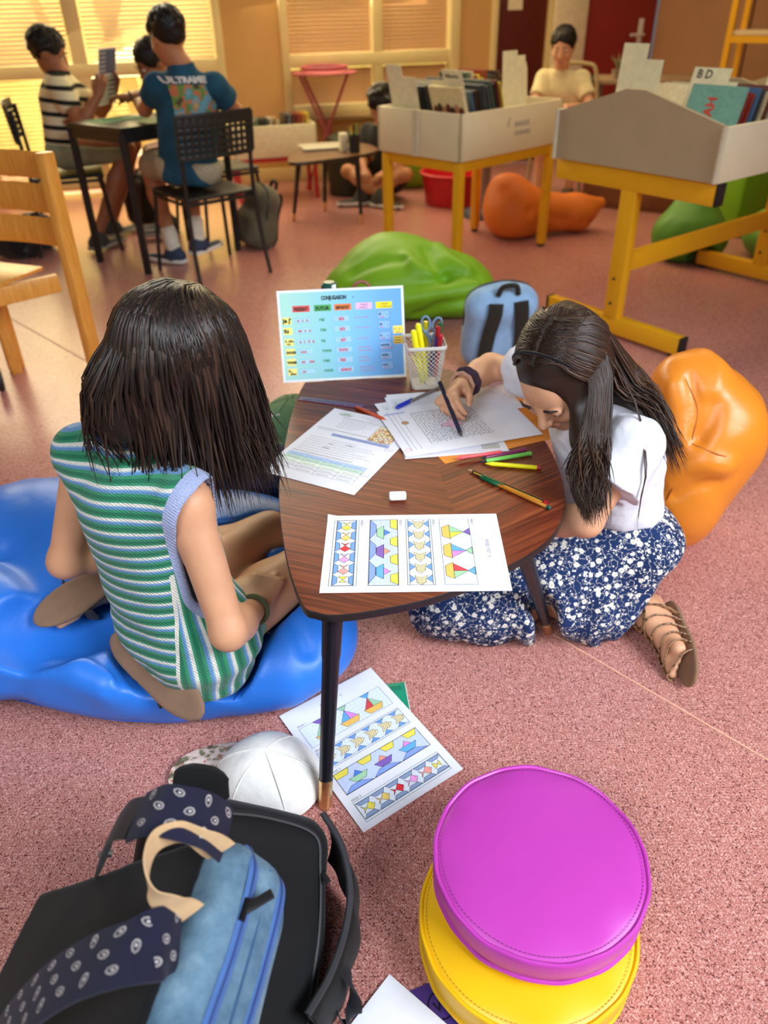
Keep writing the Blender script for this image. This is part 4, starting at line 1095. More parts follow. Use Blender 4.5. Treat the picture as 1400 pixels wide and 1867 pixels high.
M_sch = pl_('blue_grey_handle', (104, 132, 160), .4)
for sg, (hx, hz, rx, rz_, tl) in ((-1, (.004, .150, .0105, .019, -.06)), (1, (.031, .148, .0105, .017, .35))):
    pts = [cupP(hx+rx*math.cos(t)*math.cos(tl)+rz_*math.sin(t)*math.sin(tl), .012, hz-rx*math.cos(t)*math.sin(tl)+rz_*math.sin(t)*math.cos(tl)) for t in np.linspace(0, 2*PI, 21)[:-1]]
    mb = MB().tube(pts, .0028, 8, closed=True); mb.tube([cupP(hx-.0*sg, .012, hz-rz_), cupP(.016-sg*.003, .012, .105)], [.0045, .004], 8)
    mb.build('handle', M_sch, sc, world=True)
    MB().beam(cupP(.016-sg*.002, .012+sg*.001, .108), cupP(.016+sg*.004, .012+sg*.001, .02), .008, .0014, up=(0, 1, 0)).build('blade', mat('steel_blade', (200, 196, 180), .25, 1.0), sc, world=True)
pen('highlighter', cupP(.006, .027, .03), cupP(.006, .030, .150), .006, M_yel_pen, None, None, None, 'yellow pen seen through the left ring of the scissors', cat='highlighter')
pen('felt_pen', cupP(.014, -.010, .012), cupP(.026, -.014, .125), .0045, M_vio, None, None, None, 'deep violet pen in the cup beside the scissors', cat='felt pen')
pen('felt_pen', cupP(.024, -.010, .012), cupP(.036, -.018, .132), .005, M_dred, None, (.095, .121, M_dred), None, 'front dark red pen in the right corner of the cup', cat='felt pen')
pen('felt_pen', cupP(.025, .003, .012), cupP(.032, -.002, .146), .005, M_dred, None, (.105, .134, M_dred), None, 'rear dark red pen in the cup, touching the green one', cat='felt pen')
pen('felt_pen', cupP(.028, .016, .012), cupP(.040, .012, .152), .005, M_dg, None, (.105, .138, M_dg), None, 'dark green pen at the right of the pen cup', cat='felt pen')
# ================================================================ PEOPLE
def skin_mat(name, col):
    n = newmat(name); n.set(.5, 0, .4, Subsurface_Weight=.08, Subsurface_Scale=.01); c = lin(col); co = n.coord()
    n.b.inputs['Subsurface Radius'].default_value = (1, .3, .2)
    n.base(n.ramp(n.noise(co, 14, 4, .6), [(.3, tuple(x*.9 for x in c[:3])+(1,)), (.7, tuple(min(1, x*1.07) for x in c[:3])+(1,))]))
    n.bump(n.noise(co, 500, 2), .06, .0006); return n.m
M_skin1 = skin_mat('light_tan_skin', (206, 152, 116)); M_skin2 = skin_mat('fair_tan_skin', (214, 160, 124)); M_skin3 = skin_mat('brown_skin', (156, 100, 66)); M_skin4 = skin_mat('tan_skin', (182, 124, 84))
M_eye = mat('eye_white', (220, 214, 206), .25); M_iris = mat('brown_iris', (40, 24, 16), .2); M_lip = mat('soft_pink_lips', (176, 96, 84), .45); M_brow = mat('dark_brow', (34, 24, 20), .8)
def hair_mat(name, col, hi):
    n = newmat(name); n.set(.40, 0, .34); n.b.inputs['Anisotropic'].default_value = .3
    h = n.attr('lock'); n.base(n.ramp(h, [(0, lin(col)), (.6, lin(tuple((a+b)//2 for a, b in zip(col, hi)))), (1, lin(hi))])); return n.m
M_hair1 = hair_mat('dark_brown_hair', (24, 17, 14), (62, 44, 34)); M_hair2 = hair_mat('long_brown_hair', (34, 22, 17), (92, 62, 44)); M_hair3 = hair_mat('near_black_hair', (20, 16, 14), (46, 36, 30))
def frame3(fwd, up):
    f = nrm(fwd); u = V(up); u = nrm(u-f*(u @ f)); r = np.cross(f, u); return r, f, u
def head_prims(sd, c, fwd, up, s=1.0):
    """head of about 0.21*s m: returns local->world"""
    r, f, u = frame3(fwd, up); R = np.stack([r, f, u], 1); c = V(c)
    L = lambda x, y, z: c+s*(r*x+f*y+u*z)
    sd.add(ell(L(0, -.012, .025), (.073*s, .09*s, .082*s), R), .01)
    sd.add(ell(L(0, .018, -.02), (.062*s, .070*s, .088*s), R), .03)
    sd.add(ell(L(0, .045, -.082), (.030*s, .030*s, .022*s), R), .035)
    for e in (-1, 1):
        sd.sub(ell(L(e*.032, .093, .004), (.016*s, .012*s, .009*s), R), .012)
        sd.add(ell(L(e*.036, .062, -.03), (.02*s, .02*s, .017*s), R), .02)
        sd.add(ell(L(e*.071, -.006, -.008), (.009*s, .019*s, .029*s), R), .006)
    for e in (-1, 1): sd.add(ell(L(e*.032, .0775, .0085), (.0165*s, .0125*s, .0098*s), R), .004)
    sd.add(cap(L(0, .088, .006), L(0, .106, -.030), .0075*s, .0105*s), .012)
    for e in (-1, 1): sd.add(ell(L(e*.010, .096, -.034), (.008*s, .008*s, .006*s), R), .006)
    sd.add(ell(L(0, .083, -.057), (.022*s, .009*s, .0065*s), R), .007); sd.add(ell(L(0, .081, -.066), (.017*s, .008*s, .006*s), R), .005)
    return L, R
def face_parts(parent, L, R, s):
    for e in (-1, 1):
        ey = MB().sphere((0, 0, 0), .0125*s, 12, 8).mi(1).sphere((0, .0075*s, 0), (.0062*s, .0056*s, .0062*s), 10, 6).build('eye', [M_eye, M_iris]); ey.matrix_world = Matrix.Translation(Vector(L(e*.032, .076, .003))) @ Matrix(np.array(R)).to_4x4()
        world_parent(ey, parent)
        MB().tube([L(e*.016, .091, .022), L(e*.032, .0915, .028), L(e*.046, .083, .023)], [.0028*s, .0032*s, .0015*s], 6).build('eyebrow', M_brow, parent, world=True)
    MB().tube([L(x, .0905-abs(x)*.25, -.061+abs(x)*.05) for x in (-.021, -.01, 0, .01, .021)], [.001*s, .0042*s, .0046*s, .0042*s, .001*s], 8, flat=(.6, 1)).build('lips', M_lip, parent, world=True)
def hand_prims(sd, wrist, d, palm, side, s=1.0, curl=(.35, .5, .35), spread=.0, thumb=None, grip=None):
    """d: wrist->knuckle direction, palm: direction the palm faces, side=+1 when the thumb is on cross(d,palm) side"""
    d = nrm(d); n = V(palm); n = nrm(n-d*(n @ d)); x = np.cross(d, n)*side; w = V(wrist)
    pl = .072*s
    for q, wd in ((-.026, .013), (-.009, .0145), (.009, .0145), (.025, .0135)):
        sd.add(cap(w+x*q*.55*s+d*.008*s, w+d*pl+x*q*s, .0125*s, .0108*s), .012)
    lens = ((.026, .024, .019, .013), (-.009, 0, 0, 0))
    base = [(.0265, .064, .066), (.009, .073, .070), (-.009, .068, .070), (-.0255, .052, .064)]
    for i, (q, ln, kn) in enumerate(base):
        a = w+d*kn*s+x*q*s; dd = d+x*spread*(1.5-i)*.25; dd = nrm(dd); rr = .0088 if i < 3 else .0078
        cc = curl if not isinstance(curl[0], (tuple, list)) else curl[i]
        nn = n-dd*(n @ dd); nn = nrm(nn)
        fr = (.45, .31, .24); th = 0
        for j in range(3):
            th += cc[j]; seg = ln*fr[j]*s; v = dd*math.cos(th)+nn*math.sin(th)
            b = a+v*seg; r0 = (rr-.0009*j)*s; sd.add(cap(a, b, r0, (rr-.0009*(j+1))*s), .003); a = b
    tb_ = thumb or (.55, .55, .25, .3)
    a = w+d*.016*s+x*.022*s; v = nrm(d*(1-tb_[0]*.5)+x*tb_[0]+n*tb_[1]); b = a+v*.034*s; sd.add(cap(a, b, .0125*s, .0098*s), .01)
    v2 = nrm(v+d*tb_[2]+n*tb_[3]-x*tb_[3]*.5); c_ = b+v2*.026*s; sd.add(cap(b, c_, .0096*s, .0088*s), .003); v3 = nrm(v2+d*tb_[2]*.8-x*tb_[3]*.6); sd.add(cap(c_, c_+v3*.02*s, .0088*s, .0072*s), .003)
def arm_prims(sd, sh, el, wr, s=1.0, k=.02, off=0.0, upto=1.0):
    sd.add(cap(sh, el, .040*s+off, .032*s+off), k)
    if upto >= 1: sd.add(cap(el, V(el)+(V(wr)-V(el))*.35, .032*s+off, .033*s+off), k); sd.add(cap(V(el)+(V(wr)-V(el))*.3, wr, .033*s+off, .0215*s+off), k)
def leg_prims(sd, hip, kn, an, s=1.0, k=.03, off=0.0, calf=True):
    sd.add(cap(hip, kn, .072*s+off, .048*s+off), k)
    if calf: m = V(kn)+(V(an)-V(kn))*.35; sd.add(cap(kn, m, .046*s+off, .049*s+off), k); sd.add(cap(m, an, .049*s+off, .030*s+off), k)
def foot_prims(sd, an, toe, up, s=1.0, off=0.0, toes=True):
    an = V(an); toe = V(toe); d = nrm(toe-an); u = V(up); u = nrm(u-d*(u @ d)); x = np.cross(d, u)
    L = np.linalg.norm(toe-an)
    sd.add(cap(an-d*.03*s-u*.03*s, an+d*.02*s-u*.022*s, .026*s+off, .028*s+off), .02)
    sd.add(cap(an, an+d*L*.45-u*.03*s, .029*s+off, .024*s+off), .025)
    for q in (-.018, .018): sd.add(cap(an+d*.01-u*.04*s+x*q*.5*s, an+d*L*.78-u*.044*s+x*q*s, .018*s+off, .016*s+off), .02)
    if toes:
        for i, q in enumerate((.028, .013, 0, -.012, -.024)):
            a = an+d*L*(.76-.02*i)-u*.045*s+x*q*s; sd.add(cap(a, a+d*(.036-.004*i)*s-u*.004, (.0105 if i == 0 else .0082)*s, (.0095 if i == 0 else .007)*s), .005)
def torso_prims(sd, pel, chest, neck, hipR, hipL, shR, shL, s=1.0, off=0.0, k=.05, depth=1.0):
    pel = V(pel); chest = V(chest); rx = nrm(V(shR)-V(shL)); hx = nrm(V(hipR)-V(hipL))
    for e in (-1, 1):
        sd.add(cap(pel+hx*e*.055*s, chest+rx*e*.060*s, (.080*s)*depth+off, (.074*s)*depth+off), k)
        sh = V(shR) if e > 0 else V(shL)
        sd.add(cap(chest+rx*e*.05*s+(V(neck)-chest)*.35, sh, .058*s+off, .044*s+off), k)
    sd.add(cap(pel, chest, .085*s*depth+off, .078*s*depth+off), k)
    sd.add(cap(chest, V(neck), .066*s+off, .045*s+off), k)
def locks(name, roots_ends, m, parent, n=14, sides=5):
    """hair locks: list of (path points, radius, shade)"""
    v = []; f = []; sh = []
    for pts, r, c_ in roots_ends:
        pts = spline(pts, max(2, n//max(1, len(pts)-1))); k = len(pts); b = len(v)
        T = [nrm(pts[min(i+1, k-1)]-pts[max(i-1, 0)]) for i in range(k)]
        u = V(.3, .2, .93)
        for i in range(k):
            u = u-T[i]*(u @ T[i]); u = nrm(u); w = np.cross(T[i], u); t = i/(k-1)
            rr = r*(.55+.45*min(1, t*5))*(1 if t < .55 else max(.08, 1-((t-.55)/.45)**1.6))
            for j in range(sides): a = 2*PI*j/sides; v.append(pts[i]+rr*(math.cos(a)*w+.55*math.sin(a)*u)); sh.append(min(1, max(0, c_+.25*(t-.3))))
        for i in range(k-1):
            for j in range(sides): f.append((b+i*sides+j, b+i*sides+(j+1) % sides, b+(i+1)*sides+(j+1) % sides, b+(i+1)*sides+j))
        f.append(tuple(b+j for j in range(sides-1, -1, -1))); f.append(tuple(b+(k-1)*sides+j for j in range(sides)))
    return mesh_np(name, v, f, m, parent, attrs={'lock': sh})
BODY = {}
# ---------------------------------------------------------------- the girl in the striped knit top, seen from behind
def girl_left():
    a_ = math.radians(40); fd = V(math.sin(a_), math.cos(a_), 0); rt = V(math.cos(a_), -math.sin(a_), 0); up = V(0, 0, 1)
    s = .92
    pel = V(-.395, 1.09, .225); hipR = pel+rt*.075; hipL = pel-rt*.075
    chest = V(-.415, 1.10, .47); neck = V(-.392, 1.125, .60)
    shR = V(-.318, 1.028, .530); shL = V(-.530, 1.185, .535)
    elR = V(-.268, .955, .315); wrR = V(-.243, 1.085, .255)
    elL = V(-.600, 1.135, .335); wrL = V(-.46, 1.27, .27)
    head = V(-.315, 1.165, .725); hf = nrm(fd*.80-up*.55+rt*.05)
    knR = V(-.135, 1.305, .20); anR = V(-.455, 1.075, .168)
    knL = V(-.26, 1.40, .20); anL = V(-.565, 1.265, .17)
    e = empty('person', (pel[0], pel[1], 0)); tag(e, 'girl with dark hair in a green striped knit top sitting on the blue bean bag', 'person')
    b = SD()
    torso_prims(b, pel, chest, neck, hipR, hipL, shR, shL, s)
    b.add(cap(neck, head-V(0, 0, .05)-hf*.02, .042*s, .044*s), .03)
    L, R = head_prims(b, head, hf, V(0, 0, 1)+fd*.5, .93)
    arm_prims(b, shR, elR, wrR, s); arm_prims(b, shL, elL, wrL, s)
    leg_prims(b, hipR, knR, anR, .95); leg_prims(b, hipL, knL, anL, .95)
    ftR = anR+nrm(V(.10, -.072, -.04))*.145; ftL = anL+nrm(V(-.10, -.10, -.02))*.155
    dR = nrm(V(.02, .09, .02)); hand_prims(b, wrR, dR, V(-.15, -.1, -1), 1, .92, ((.5, .6, .4), (.55, .7, .4), (.45, .7, .4), (.4, .6, .4)), .3)
    hand_prims(b, wrL, nrm(V(.09, .05, -.02)), V(0, 0, -1), -1, .92)
    foot_prims(b, anR, ftR, V(.45, .55, -.5), .9); foot_prims(b, anL, ftL, V(.35, .7, -.62), .9)
    BODY['girl_left'] = b
    lo, hi = V(-.85, .78, -.02), V(-.0, 1.55, .9)
    body = sdobj('body', b, lo, hi, .0042, M_skin1, e)
    face_parts(e, L, R, .93)
    # --- knit top
    t = SD(); torso_prims(t, pel, chest, neck, hipR, hipL, shR, shL, s, .011)
    for sh in (shR, shL): t.add(cap(sh, sh*.7+chest*.3, .049, .06), .03)
    bt = fd*-1
    t.add(cap(pel+rt*.05-V(0, 0, .06), pel-rt*.05-V(0, 0, .06), .098, .098), .04)
    t.add(cap(hipR, hipR+(knR-hipR)*.05, .094, .092), .03)
    # armholes, neck and hem
    ahR = cap(shR+rt*.030-V(0, 0, .012)+fd*.012, shR+rt*.052-V(0, 0, .155)+fd*.012, .056, .060); ahL = cap(shL-rt*.040-V(0, 0, .01)+fd*.02, shL-rt*.062-V(0, 0, .15)+fd*.02, .056, .060)
    nk = ell(neck+fd*.03+V(0, 0, .03), (.075, .075, .05))
    for c in (ahR, ahL, nk): t.sub(c, .006)
    hem = V(-.395, 1.03, .122); hn = nrm(V(0, 0, -1)+bt*.35+rt*.05)
    t.cut(plane(hem, hn), .006)
    nz = vnoise(24, 3); fold = vnoise(60, 9)
    def folds(p):
        w = np.clip((.42-p[:, 2])/.2, 0, 1)
        return .0016*nz(p)+w*.003*np.sin((p[:, 2]*75+fold(p)*.8+((p-pel) @ rt)*14))
    t.disp(folds)
    n = newmat('green_blue_knit_stripes'); n.set(.9, 0, .2, Sheen_Weight=.2)
    co = n.coord(); sp = n.n('ShaderNodeSeparateXYZ'); n.t.links.new(co, sp.inputs[0])
    sidec, frontc, edge = n.attr('side'), n.attr('front'), n.attr('edge')
    hz = n.math('MULTIPLY', n.attr('height'), 42.0); vz = n.math('MULTIPLY', frontc, 36.0)
    isside = n.math('GREATER_THAN', n.attr('panel'), 0.0)
    cz = n.math('FRACT', n.math('ADD', n.math('MULTIPLY', isside, vz), n.math('MULTIPLY', n.math('SUBTRACT', 1.0, isside), hz)))
    G1, G2, B1, W1, LI = lin((26, 112, 80)), lin((52, 140, 100)), lin((96, 142, 190)), lin((226, 222, 210)), lin((160, 170, 206))
    col = n.ramp(cz, [(0, G1), (.24, G2), (.42, B1), (.58, lin((140, 176, 214))), (.66, W1), (.80, lin((206, 216, 206))), (.86, G2)], 'CONSTANT')
    seam_ = n.math('LESS_THAN', n.math('ABSOLUTE', n.attr('panel')), .0035)
    col = n.mix(seam_, col, W1)
    col = n.mix(n.math('LESS_THAN', edge, .017), col, LI)
    kn = n.n('ShaderNodeTexWave'); kn.wave_type = 'BANDS'; kn.bands_direction = 'DIAGONAL'; kn.inputs['Scale'].default_value = 90; kn.inputs['Distortion'].default_value = 3; n.t.links.new(co, kn.inputs['Vector'])
    kv = n.noise(co, 420, 2); n.base(n.mix(n.math('MULTIPLY', n.ramp(kv, [(.35, (0, 0, 0, 1)), (.65, (1, 1, 1, 1))]), .38), col, n.mix(.55, col, lin((18, 60, 56)))))
    n.bump(n.math('ADD', n.math('MULTIPLY', kn.outputs['Fac'], .5), kv), .7, .0022)
    ew = lambda p: np.minimum(np.minimum(ahR(p), ahL(p)), nk(p))
    up_ax = nrm(chest-pel)
    def panel(p):   # >0 on the side gusset under the arm
        q = p-pel; h = np.clip(p[:, 2], .1, .6)
        return (q @ rt)-(.094+.0*h)+np.clip((h-.36)*2, 0, 1)*.2*0-(np.abs(q @ fd-.01)-.045).clip(0)*.0
    def panel2(p):
        q = p-pel; w = (q @ (rt*.80+fd*.60))-.040+np.clip(.30-p[:, 2], -.1, .3)*.06; return np.where(p[:, 2] < .415, np.where(q @ fd < .06, w, .05), -.05)
    BODY['girl_left_top'] = t
    v, f = t.mesh(V(-.75, .85, .08), V(-.15, 1.4, .68), .0033*QUAL); v = relax(v, f, 1)
    mesh_np('knit_top', v, f, n.m, e, attrs={'side': (v-pel) @ rt, 'front': np.arctan2((v-pel) @ fd, (v-pel) @ rt)*.13, 'edge': ew(v), 'panel': panel2(v), 'height': (v-pel) @ up_ax+((v-pel) @ fd)*.05-.25*np.clip((v-pel) @ rt, -.2, .2)*.35})
    # dark bandeau showing in the armhole, green shorts
    u = SD(); torso_prims(u, pel, chest, neck, hipR, hipL, shR, shL, s, .005)
    u.cut(plane(chest-up_ax*.02, up_ax), .004).cut(plane(chest-up_ax*.14, -up_ax), .004)
    sdobj('undershirt', u, V(-.75, .85, .2), V(-.15, 1.4, .6), .005, fabric('black_jersey', (22, 24, 32)), e)
    sh_ = SD(); sh_.add(cap(pel+rt*.05, pel-rt*.05, .090, .090), .03)
    for h_, k_ in ((hipR, knR), (hipL, knL)): sh_.add(cap(h_, h_+(k_-h_)*.22, .073, .068), .03)
    sh_.cut(plane(pel+V(0, 0, .03), V(0, 0, 1)), .01); sh_.disp(lambda p: .002*nz(p*1.5))
    BODY['girl_left_shorts'] = sh_
    sdobj('shorts', sh_, V(-.7, .85, .02), V(-.1, 1.45, .36), .0055, fabric('sage_green_cotton', (120, 160, 134)), e)
    # sandals: brown soles and a strap
    M_sole = fabric('brown_suede_sole', (132, 104, 84), 300); M_ss = fabric('black_sandal_strap', (52, 46, 44))
    def sandal(an, toe, upv, sc=.9):
        d = nrm(toe-an); u_ = V(upv); u_ = nrm(u_-d*(u_ @ d)); x = np.cross(d, u_); R_ = np.stack([d, x, u_], 1); c = an+d*.058-u_*.066*sc
        q = SD().add(ell(c-d*.055, (.058, .034, .012), R_), .01).add(ell(c+d*.045, (.085, .042, .012), R_), .03); q.cut(plane(c+u_*.006, u_), .003).cut(plane(c-u_*.006, -u_), .003)
        BODY.setdefault('sandals', []).append(q)
        o = sdobj('sandal', q, c-.17, c+.17, .004, M_sole, e)
        MB().tube(spline([c+d*.04+x*.045*sc-u_*.0, c+d*.03+x*.035+u_*.05, c+d*.03-x*.035+u_*.05, c+d*.04-x*.045*sc], 5), .009, 6, flat=(1.4, .35)).build('strap', M_ss, o, world=True)
    sandal(anR, ftR, V(.45, .55, -.5)); sandal(anL, ftL, V(.35, .7, -.62))
    # bracelet
    d = nrm(wrR-elR); c = wrR-d*.018; x = nrm(np.cross(d, up)); y = np.cross(x, d)
    br = MB().tube([c+(x*math.cos(t_)+y*math.sin(t_))*.027 for t_ in np.linspace(0, 2*PI, 25)[:-1]], .0048, 8, closed=True).build('bracelet', fabric('olive_braided_cord', (96, 104, 72), 500), e, world=True)
    MB().sphere(tuple(c+nrm(-x*.2+V(-.3, -.5, .6))*.030), (.008, .006, .006), 10, 6).build('bead', mat('lime_bead', (120, 214, 70), .3), br, world=True)
    # --- hair
    hs = SD(); r, f_, u_ = frame3(hf, V(0, 0, 1)+fd*.5)
    hs.add(ell(L(0, -.020, .030), (.080, .093, .084), R), .02)
    back = -fd
    hs.add(cap(L(0, -.05, .0), neck+back*.045+V(0, 0, .055), .074, .050), .05)
    hs.add(cap(L(.03, -.035, .0), neck+rt*.068+back*.012+V(0, 0, .03), .058, .028), .04)
    hs.add(cap(L(-.04, -.03, .0), neck-rt*.072+back*.03+V(0, 0, .04), .058, .03), .04)
    hs.sub(ell(L(0, .09, -.03), (.058, .07, .085), R), .02)
    hn_ = vnoise(50, 5); hs.disp(lambda p: .003*hn_(p*V(1, 1, .3)))
    hv, hf_ = hs.mesh(V(-.62, .9, .5), V(-.12, 1.4, .92), .005*QUAL); hv = relax(hv, hf_, 2)
    base = mesh_np('hair', hv, hf_, M_hair1, e, attrs={'lock': .12+.12*hn_(hv*V(1, 1, .2))})
    rr = random.Random(21); lk = []
    for i in range(1900):
        az = rr.uniform(-2.75, 2.75)          # 0 = back, +-pi = forehead
        el_ = rr.uniform(.25, 1.0) if rr.random() < .6 else rr.uniform(.8, 1.35)
        def on(azz, ell_, k=1.0):
            x = math.sin(azz)*math.cos(ell_); y = -math.cos(azz)*math.cos(ell_); z = math.sin(ell_)
            return L(.0835*k*x, -.020+.097*k*y, .028+.087*k*z)
        sd_ = 1 if az > 0 else -1
        rad = rr.uniform(1.0, 1.07)
        p0 = on(az*.75, min(1.45, el_+.35), rad); p1 = on(az, el_*.6, rad*1.02)
        out = nrm(V(*(p1-L(0, -.02, .02))[:2], 0)) if np.linalg.norm((p1-L(0, -.02, .02))[:2]) > .01 else back
        low = abs(az)
        endz = rr.uniform(.490, .585) if low < 1.9 else rr.uniform(.475, .56)
        if sd_ > 0: endz -= .02
        p2 = p1+out*rr.uniform(.006, .022); p2[2] = p1[2]-.07
        p3 = p2+out*rr.uniform(-.008, .014)+rt*.01*rr.uniform(-1, 1); p3[2] = p2[2]*.55+endz*.45
        fl = rr.uniform(-.012, .035)*(1.5 if sd_ < 0 else 1.0)
        p4 = p3+out*fl+rt*rr.uniform(-.012, .012)+fd*rr.uniform(-.01, .01); p4[2] = endz
        # keep clear of the shoulders
        for q in (p3, p4):
            dd = b(q[None])[0]
            if dd < .012: q += (out*.8+V(0, 0, .5))*(.014-dd)
        if sd_ < 0 and low < 1.9: p4 -= rt*rr.uniform(0, .04); p4[2] += .012
        p3 += rt*.007*math.sin(i*1.7)+fd*.007*math.cos(i*2.3)
        for q in (p1, p2, p3, p4):
            for _ in range(3):
                dd = hs(q[None])[0]
                if dd > .0015: break
                q += out*(.003-dd)
        lk.append(([p0, p1, p2, p3, p4], rr.uniform(.0018, .0050), rr.uniform(0, .95)**1.7))
    locks('hair_locks', lk, M_hair1, base)
    # thin pencil held in the right hand
    hc = wrR+dR*.085-V(0, 0, .01)
    return e, dict(hand=hc, knR=knR)
GL, GLI = girl_left()
# ---------------------------------------------------------------- the girl in the floral skirt, bent over her maze sheet
def girl_right():
    fd = nrm(V(-.94, -.34, 0)); rt = V(fd[1], -fd[0], 0)     # her right = away from us
    s = .92; up = V(0, 0, 1)
    pel = V(.525, 1.41, .165); hipR = pel+rt*.07; hipL = pel-rt*.07
    chest = V(.476, 1.42, .417); neck = V(.405, 1.415, .495)
    shL = V(.480, 1.285, .465); shR = V(.385, 1.565, .495)
    elR = V(.268, 1.735, .447); wrR = V(.180, 1.606, .456)
    elL = V(.392, 1.205, .352); wrL = V(.27, 1.32, .28)
    head = P(1020, 686, .575); hf = nrm(V(-.42, -.50, -.62)); hu = V(-.35, -.30, .75)
    knL = V(.17, 1.30, .085); anL = V(.575, 1.275, .055); toeL = V(.562, 1.125, .052)
    knR = V(.17, 1.47, .085); anR = V(.63, 1.50, .055); toeR = V(.70, 1.46, .05)
    e = empty('person', (pel[0], pel[1], 0)); tag(e, 'long-haired girl in a white blouse and floral skirt bending over the table to write', 'person')
    b = SD(); torso_prims(b, pel, chest, neck, hipR, hipL, shR, shL, s)
    b.add(cap(neck, head-hf*.03-up*.03, .040*s, .044*s), .03)
    L, R = head_prims(b, head, hf, hu, .93)
    arm_prims(b, shR, elR, wrR, s); arm_prims(b, shL, elL, wrL, s)
    leg_prims(b, hipR, knR, anR, .9); leg_prims(b, hipL, knL, anL, .9)
    tipp = P(842, 797, .4052); topp = P(806, 708, .475)
    dR = nrm(V(-.50, -.86, .03))
    hand_prims(b, wrR, dR, V(.62, -.22, -.75), 1, .95, ((.80, .70, .30), (.90, .85, .35), (1.0, .95, .45), (1.1, 1.0, .5)), -.1, (.45, .75, .55, .05))
    hand_prims(b, wrL, nrm(V(-.06, .06, -.05)), V(0, 0, -1), -1, .92)
    foot_prims(b, anL, toeL, V(-.92, .05, .32), .98); foot_prims(b, anR, toeR, V(-.3, -.3, .9), .9, toes=False)
    pb = np.array([P(0, 0, 0)*0])  # keep the hand clear of the paper
    b.cut(lambda p: np.where((p[:, 0] < .34) & (p[:, 2] < .45) & (p[:, 1] > 1.2) & (p[:, 2] > .38), TZ+.0062-p[:, 2], -1.0), .001)
    l0, l1 = P(1000, 1152, 0), P(978, 985, TZ-.02)+V(-.03, 0, 0)
    for dy in (0, -.03, -.06): b.sub(cap(l0+V(0, dy, 0), l1+V(0, dy, 0), .026), .01)
    BODY['girl_right'] = b
    body = sdobj('body', b, V(.03, 1.02, -.02), V(.86, 1.86, .76), .0040, M_skin2, e)
    face_parts(e, L, R, .93)
    nz = vnoise(22, 13); nz2 = vnoise(9, 4)
    # --- blouse
    t = SD(); torso_prims(t, pel, chest, neck, hipR, hipL, shR, shL, s, .014)
    for sh, el in ((shR, elR), (shL, elL)): t.add(cap(sh, sh+(el-sh)*.55, .060, .066), .03); t.cut(lambda p, a=sh+(el-sh)*.52, d=nrm(el-sh), sh=sh: np.where(np.linalg.norm(p-a, axis=1) < .10, (p-a) @ d, -1.0), .003)
    t.sub(ell(neck+fd*.02+V(0, 0, .03), (.066, .066, .05)), .008)
    ua = nrm(chest-pel); t.cut(plane(pel+ua*.10, -ua), .006)
    t.disp(lambda p: .005*nz(p)+.0042*np.abs(nz(p*2.1))-.002*np.abs(nz2(p*6)))
    n = newmat('white_muslin'); n.set(.85, 0, .2, Sheen_Weight=.1); co = n.coord()
    n.base(n.ramp(n.noise(co, 30, 4), [(.3, lin((206, 206, 216))), (.7, lin((228, 228, 234)))])); n.bump(n.noise(co, 120, 3), .4, .0015)
    BODY['girl_right_blouse'] = t
    sdobj('blouse', t, V(.25, 1.05, .2), V(.80, 1.75, .64), .0042, n.m, e)
    # --- skirt: waist, lap, and the hem spread on the floor
    q = SD()
    q.add(cap(pel+ua*.13, pel, .088, .125), .02)
    for h_, k_, a_ in ((hipL, knL, anL), (hipR, knR, anR)):
        q.add(cap(h_+V(0, -.012, 0), k_+V(-.02, -.005, .0), .118, .085), .06); q.add(cap(k_+V(-.02, 0, -.01), k_+(a_-k_)*.86+V(0, -.005, .0), .082, .07), .05)
    q.add(ell((.34, 1.38, .07), (.24, .155, .13)), .06)
    q.add(cap((.115, 1.30, .05), (.50, 1.285, .045), .055, .06), .04)
    q.add(cap((.55, 1.38, .12), (.55, 1.32, .08), .085, .07), .05)
    q.cut(plane((0, 0, .004), (0, 0, -1)), .004); q.cut(plane(pel+ua*.15, ua), .008); q.cut(plane((.545, 1.27, .05), (.80, -.35, -.45)), .02)
    def drape(p):
        th = np.arctan2(p[:, 1]-1.42, (p[:, 0]-.42)*1.0); lowf = np.clip((.22-p[:, 2])/.2, 0, 1)
        return .006*lowf*np.sin(th*19+3.4*nz2(p)+1.5*nz2(p*2.3))+.004*nz(p)+.006*np.abs(nz2(p*1.4))
    q.disp(drape)
    l0, l1 = P(1000, 1152, 0), P(978, 985, TZ-.02)+V(-.03, 0, 0)
    for dy in (0, -.03, -.06): q.sub(cap(l0+V(0, dy, 0), l1+V(0, dy, 0), .026), .02)
    n = newmat('navy_floral_cotton'); n.set(.85, 0, .2); co = n.coord()
    navy = n.ramp(n.noise(co, 8, 3), [(.3, lin((20, 36, 72))), (.7, lin((32, 54, 100)))])
    vor = n.n('ShaderNodeTexVoronoi'); vor.feature = 'F1'; vor.inputs['Scale'].default_value = 62; n.t.links.new(co, vor.inputs['Vector'])
    wob = n.noise(co, 300, 2)
    dist = n.math('ADD', vor.outputs['Distance'], n.math('MULTIPLY', n.math('SUBTRACT', wob, .5), .42))
    hs = n.n('ShaderNodeSeparateColor'); n.t.links.new(vor.outputs['Color'], hs.inputs[0])
    big = n.math('MULTIPLY', n.math('LESS_THAN', dist, .36), n.math('GREATER_THAN', hs.outputs[0], .38))
    ctr = n.math('MULTIPLY', n.math('LESS_THAN', dist, .10), n.math('GREATER_THAN', hs.outputs[0], .38))
    v2 = n.n('ShaderNodeTexVoronoi'); v2.inputs['Scale'].default_value = 150; n.t.links.new(n.mapped(co, loc=(3, 1, 2)), v2.inputs['Vector'])
    h2 = n.n('ShaderNodeSeparateColor'); n.t.links.new(v2.outputs['Color'], h2.inputs[0])
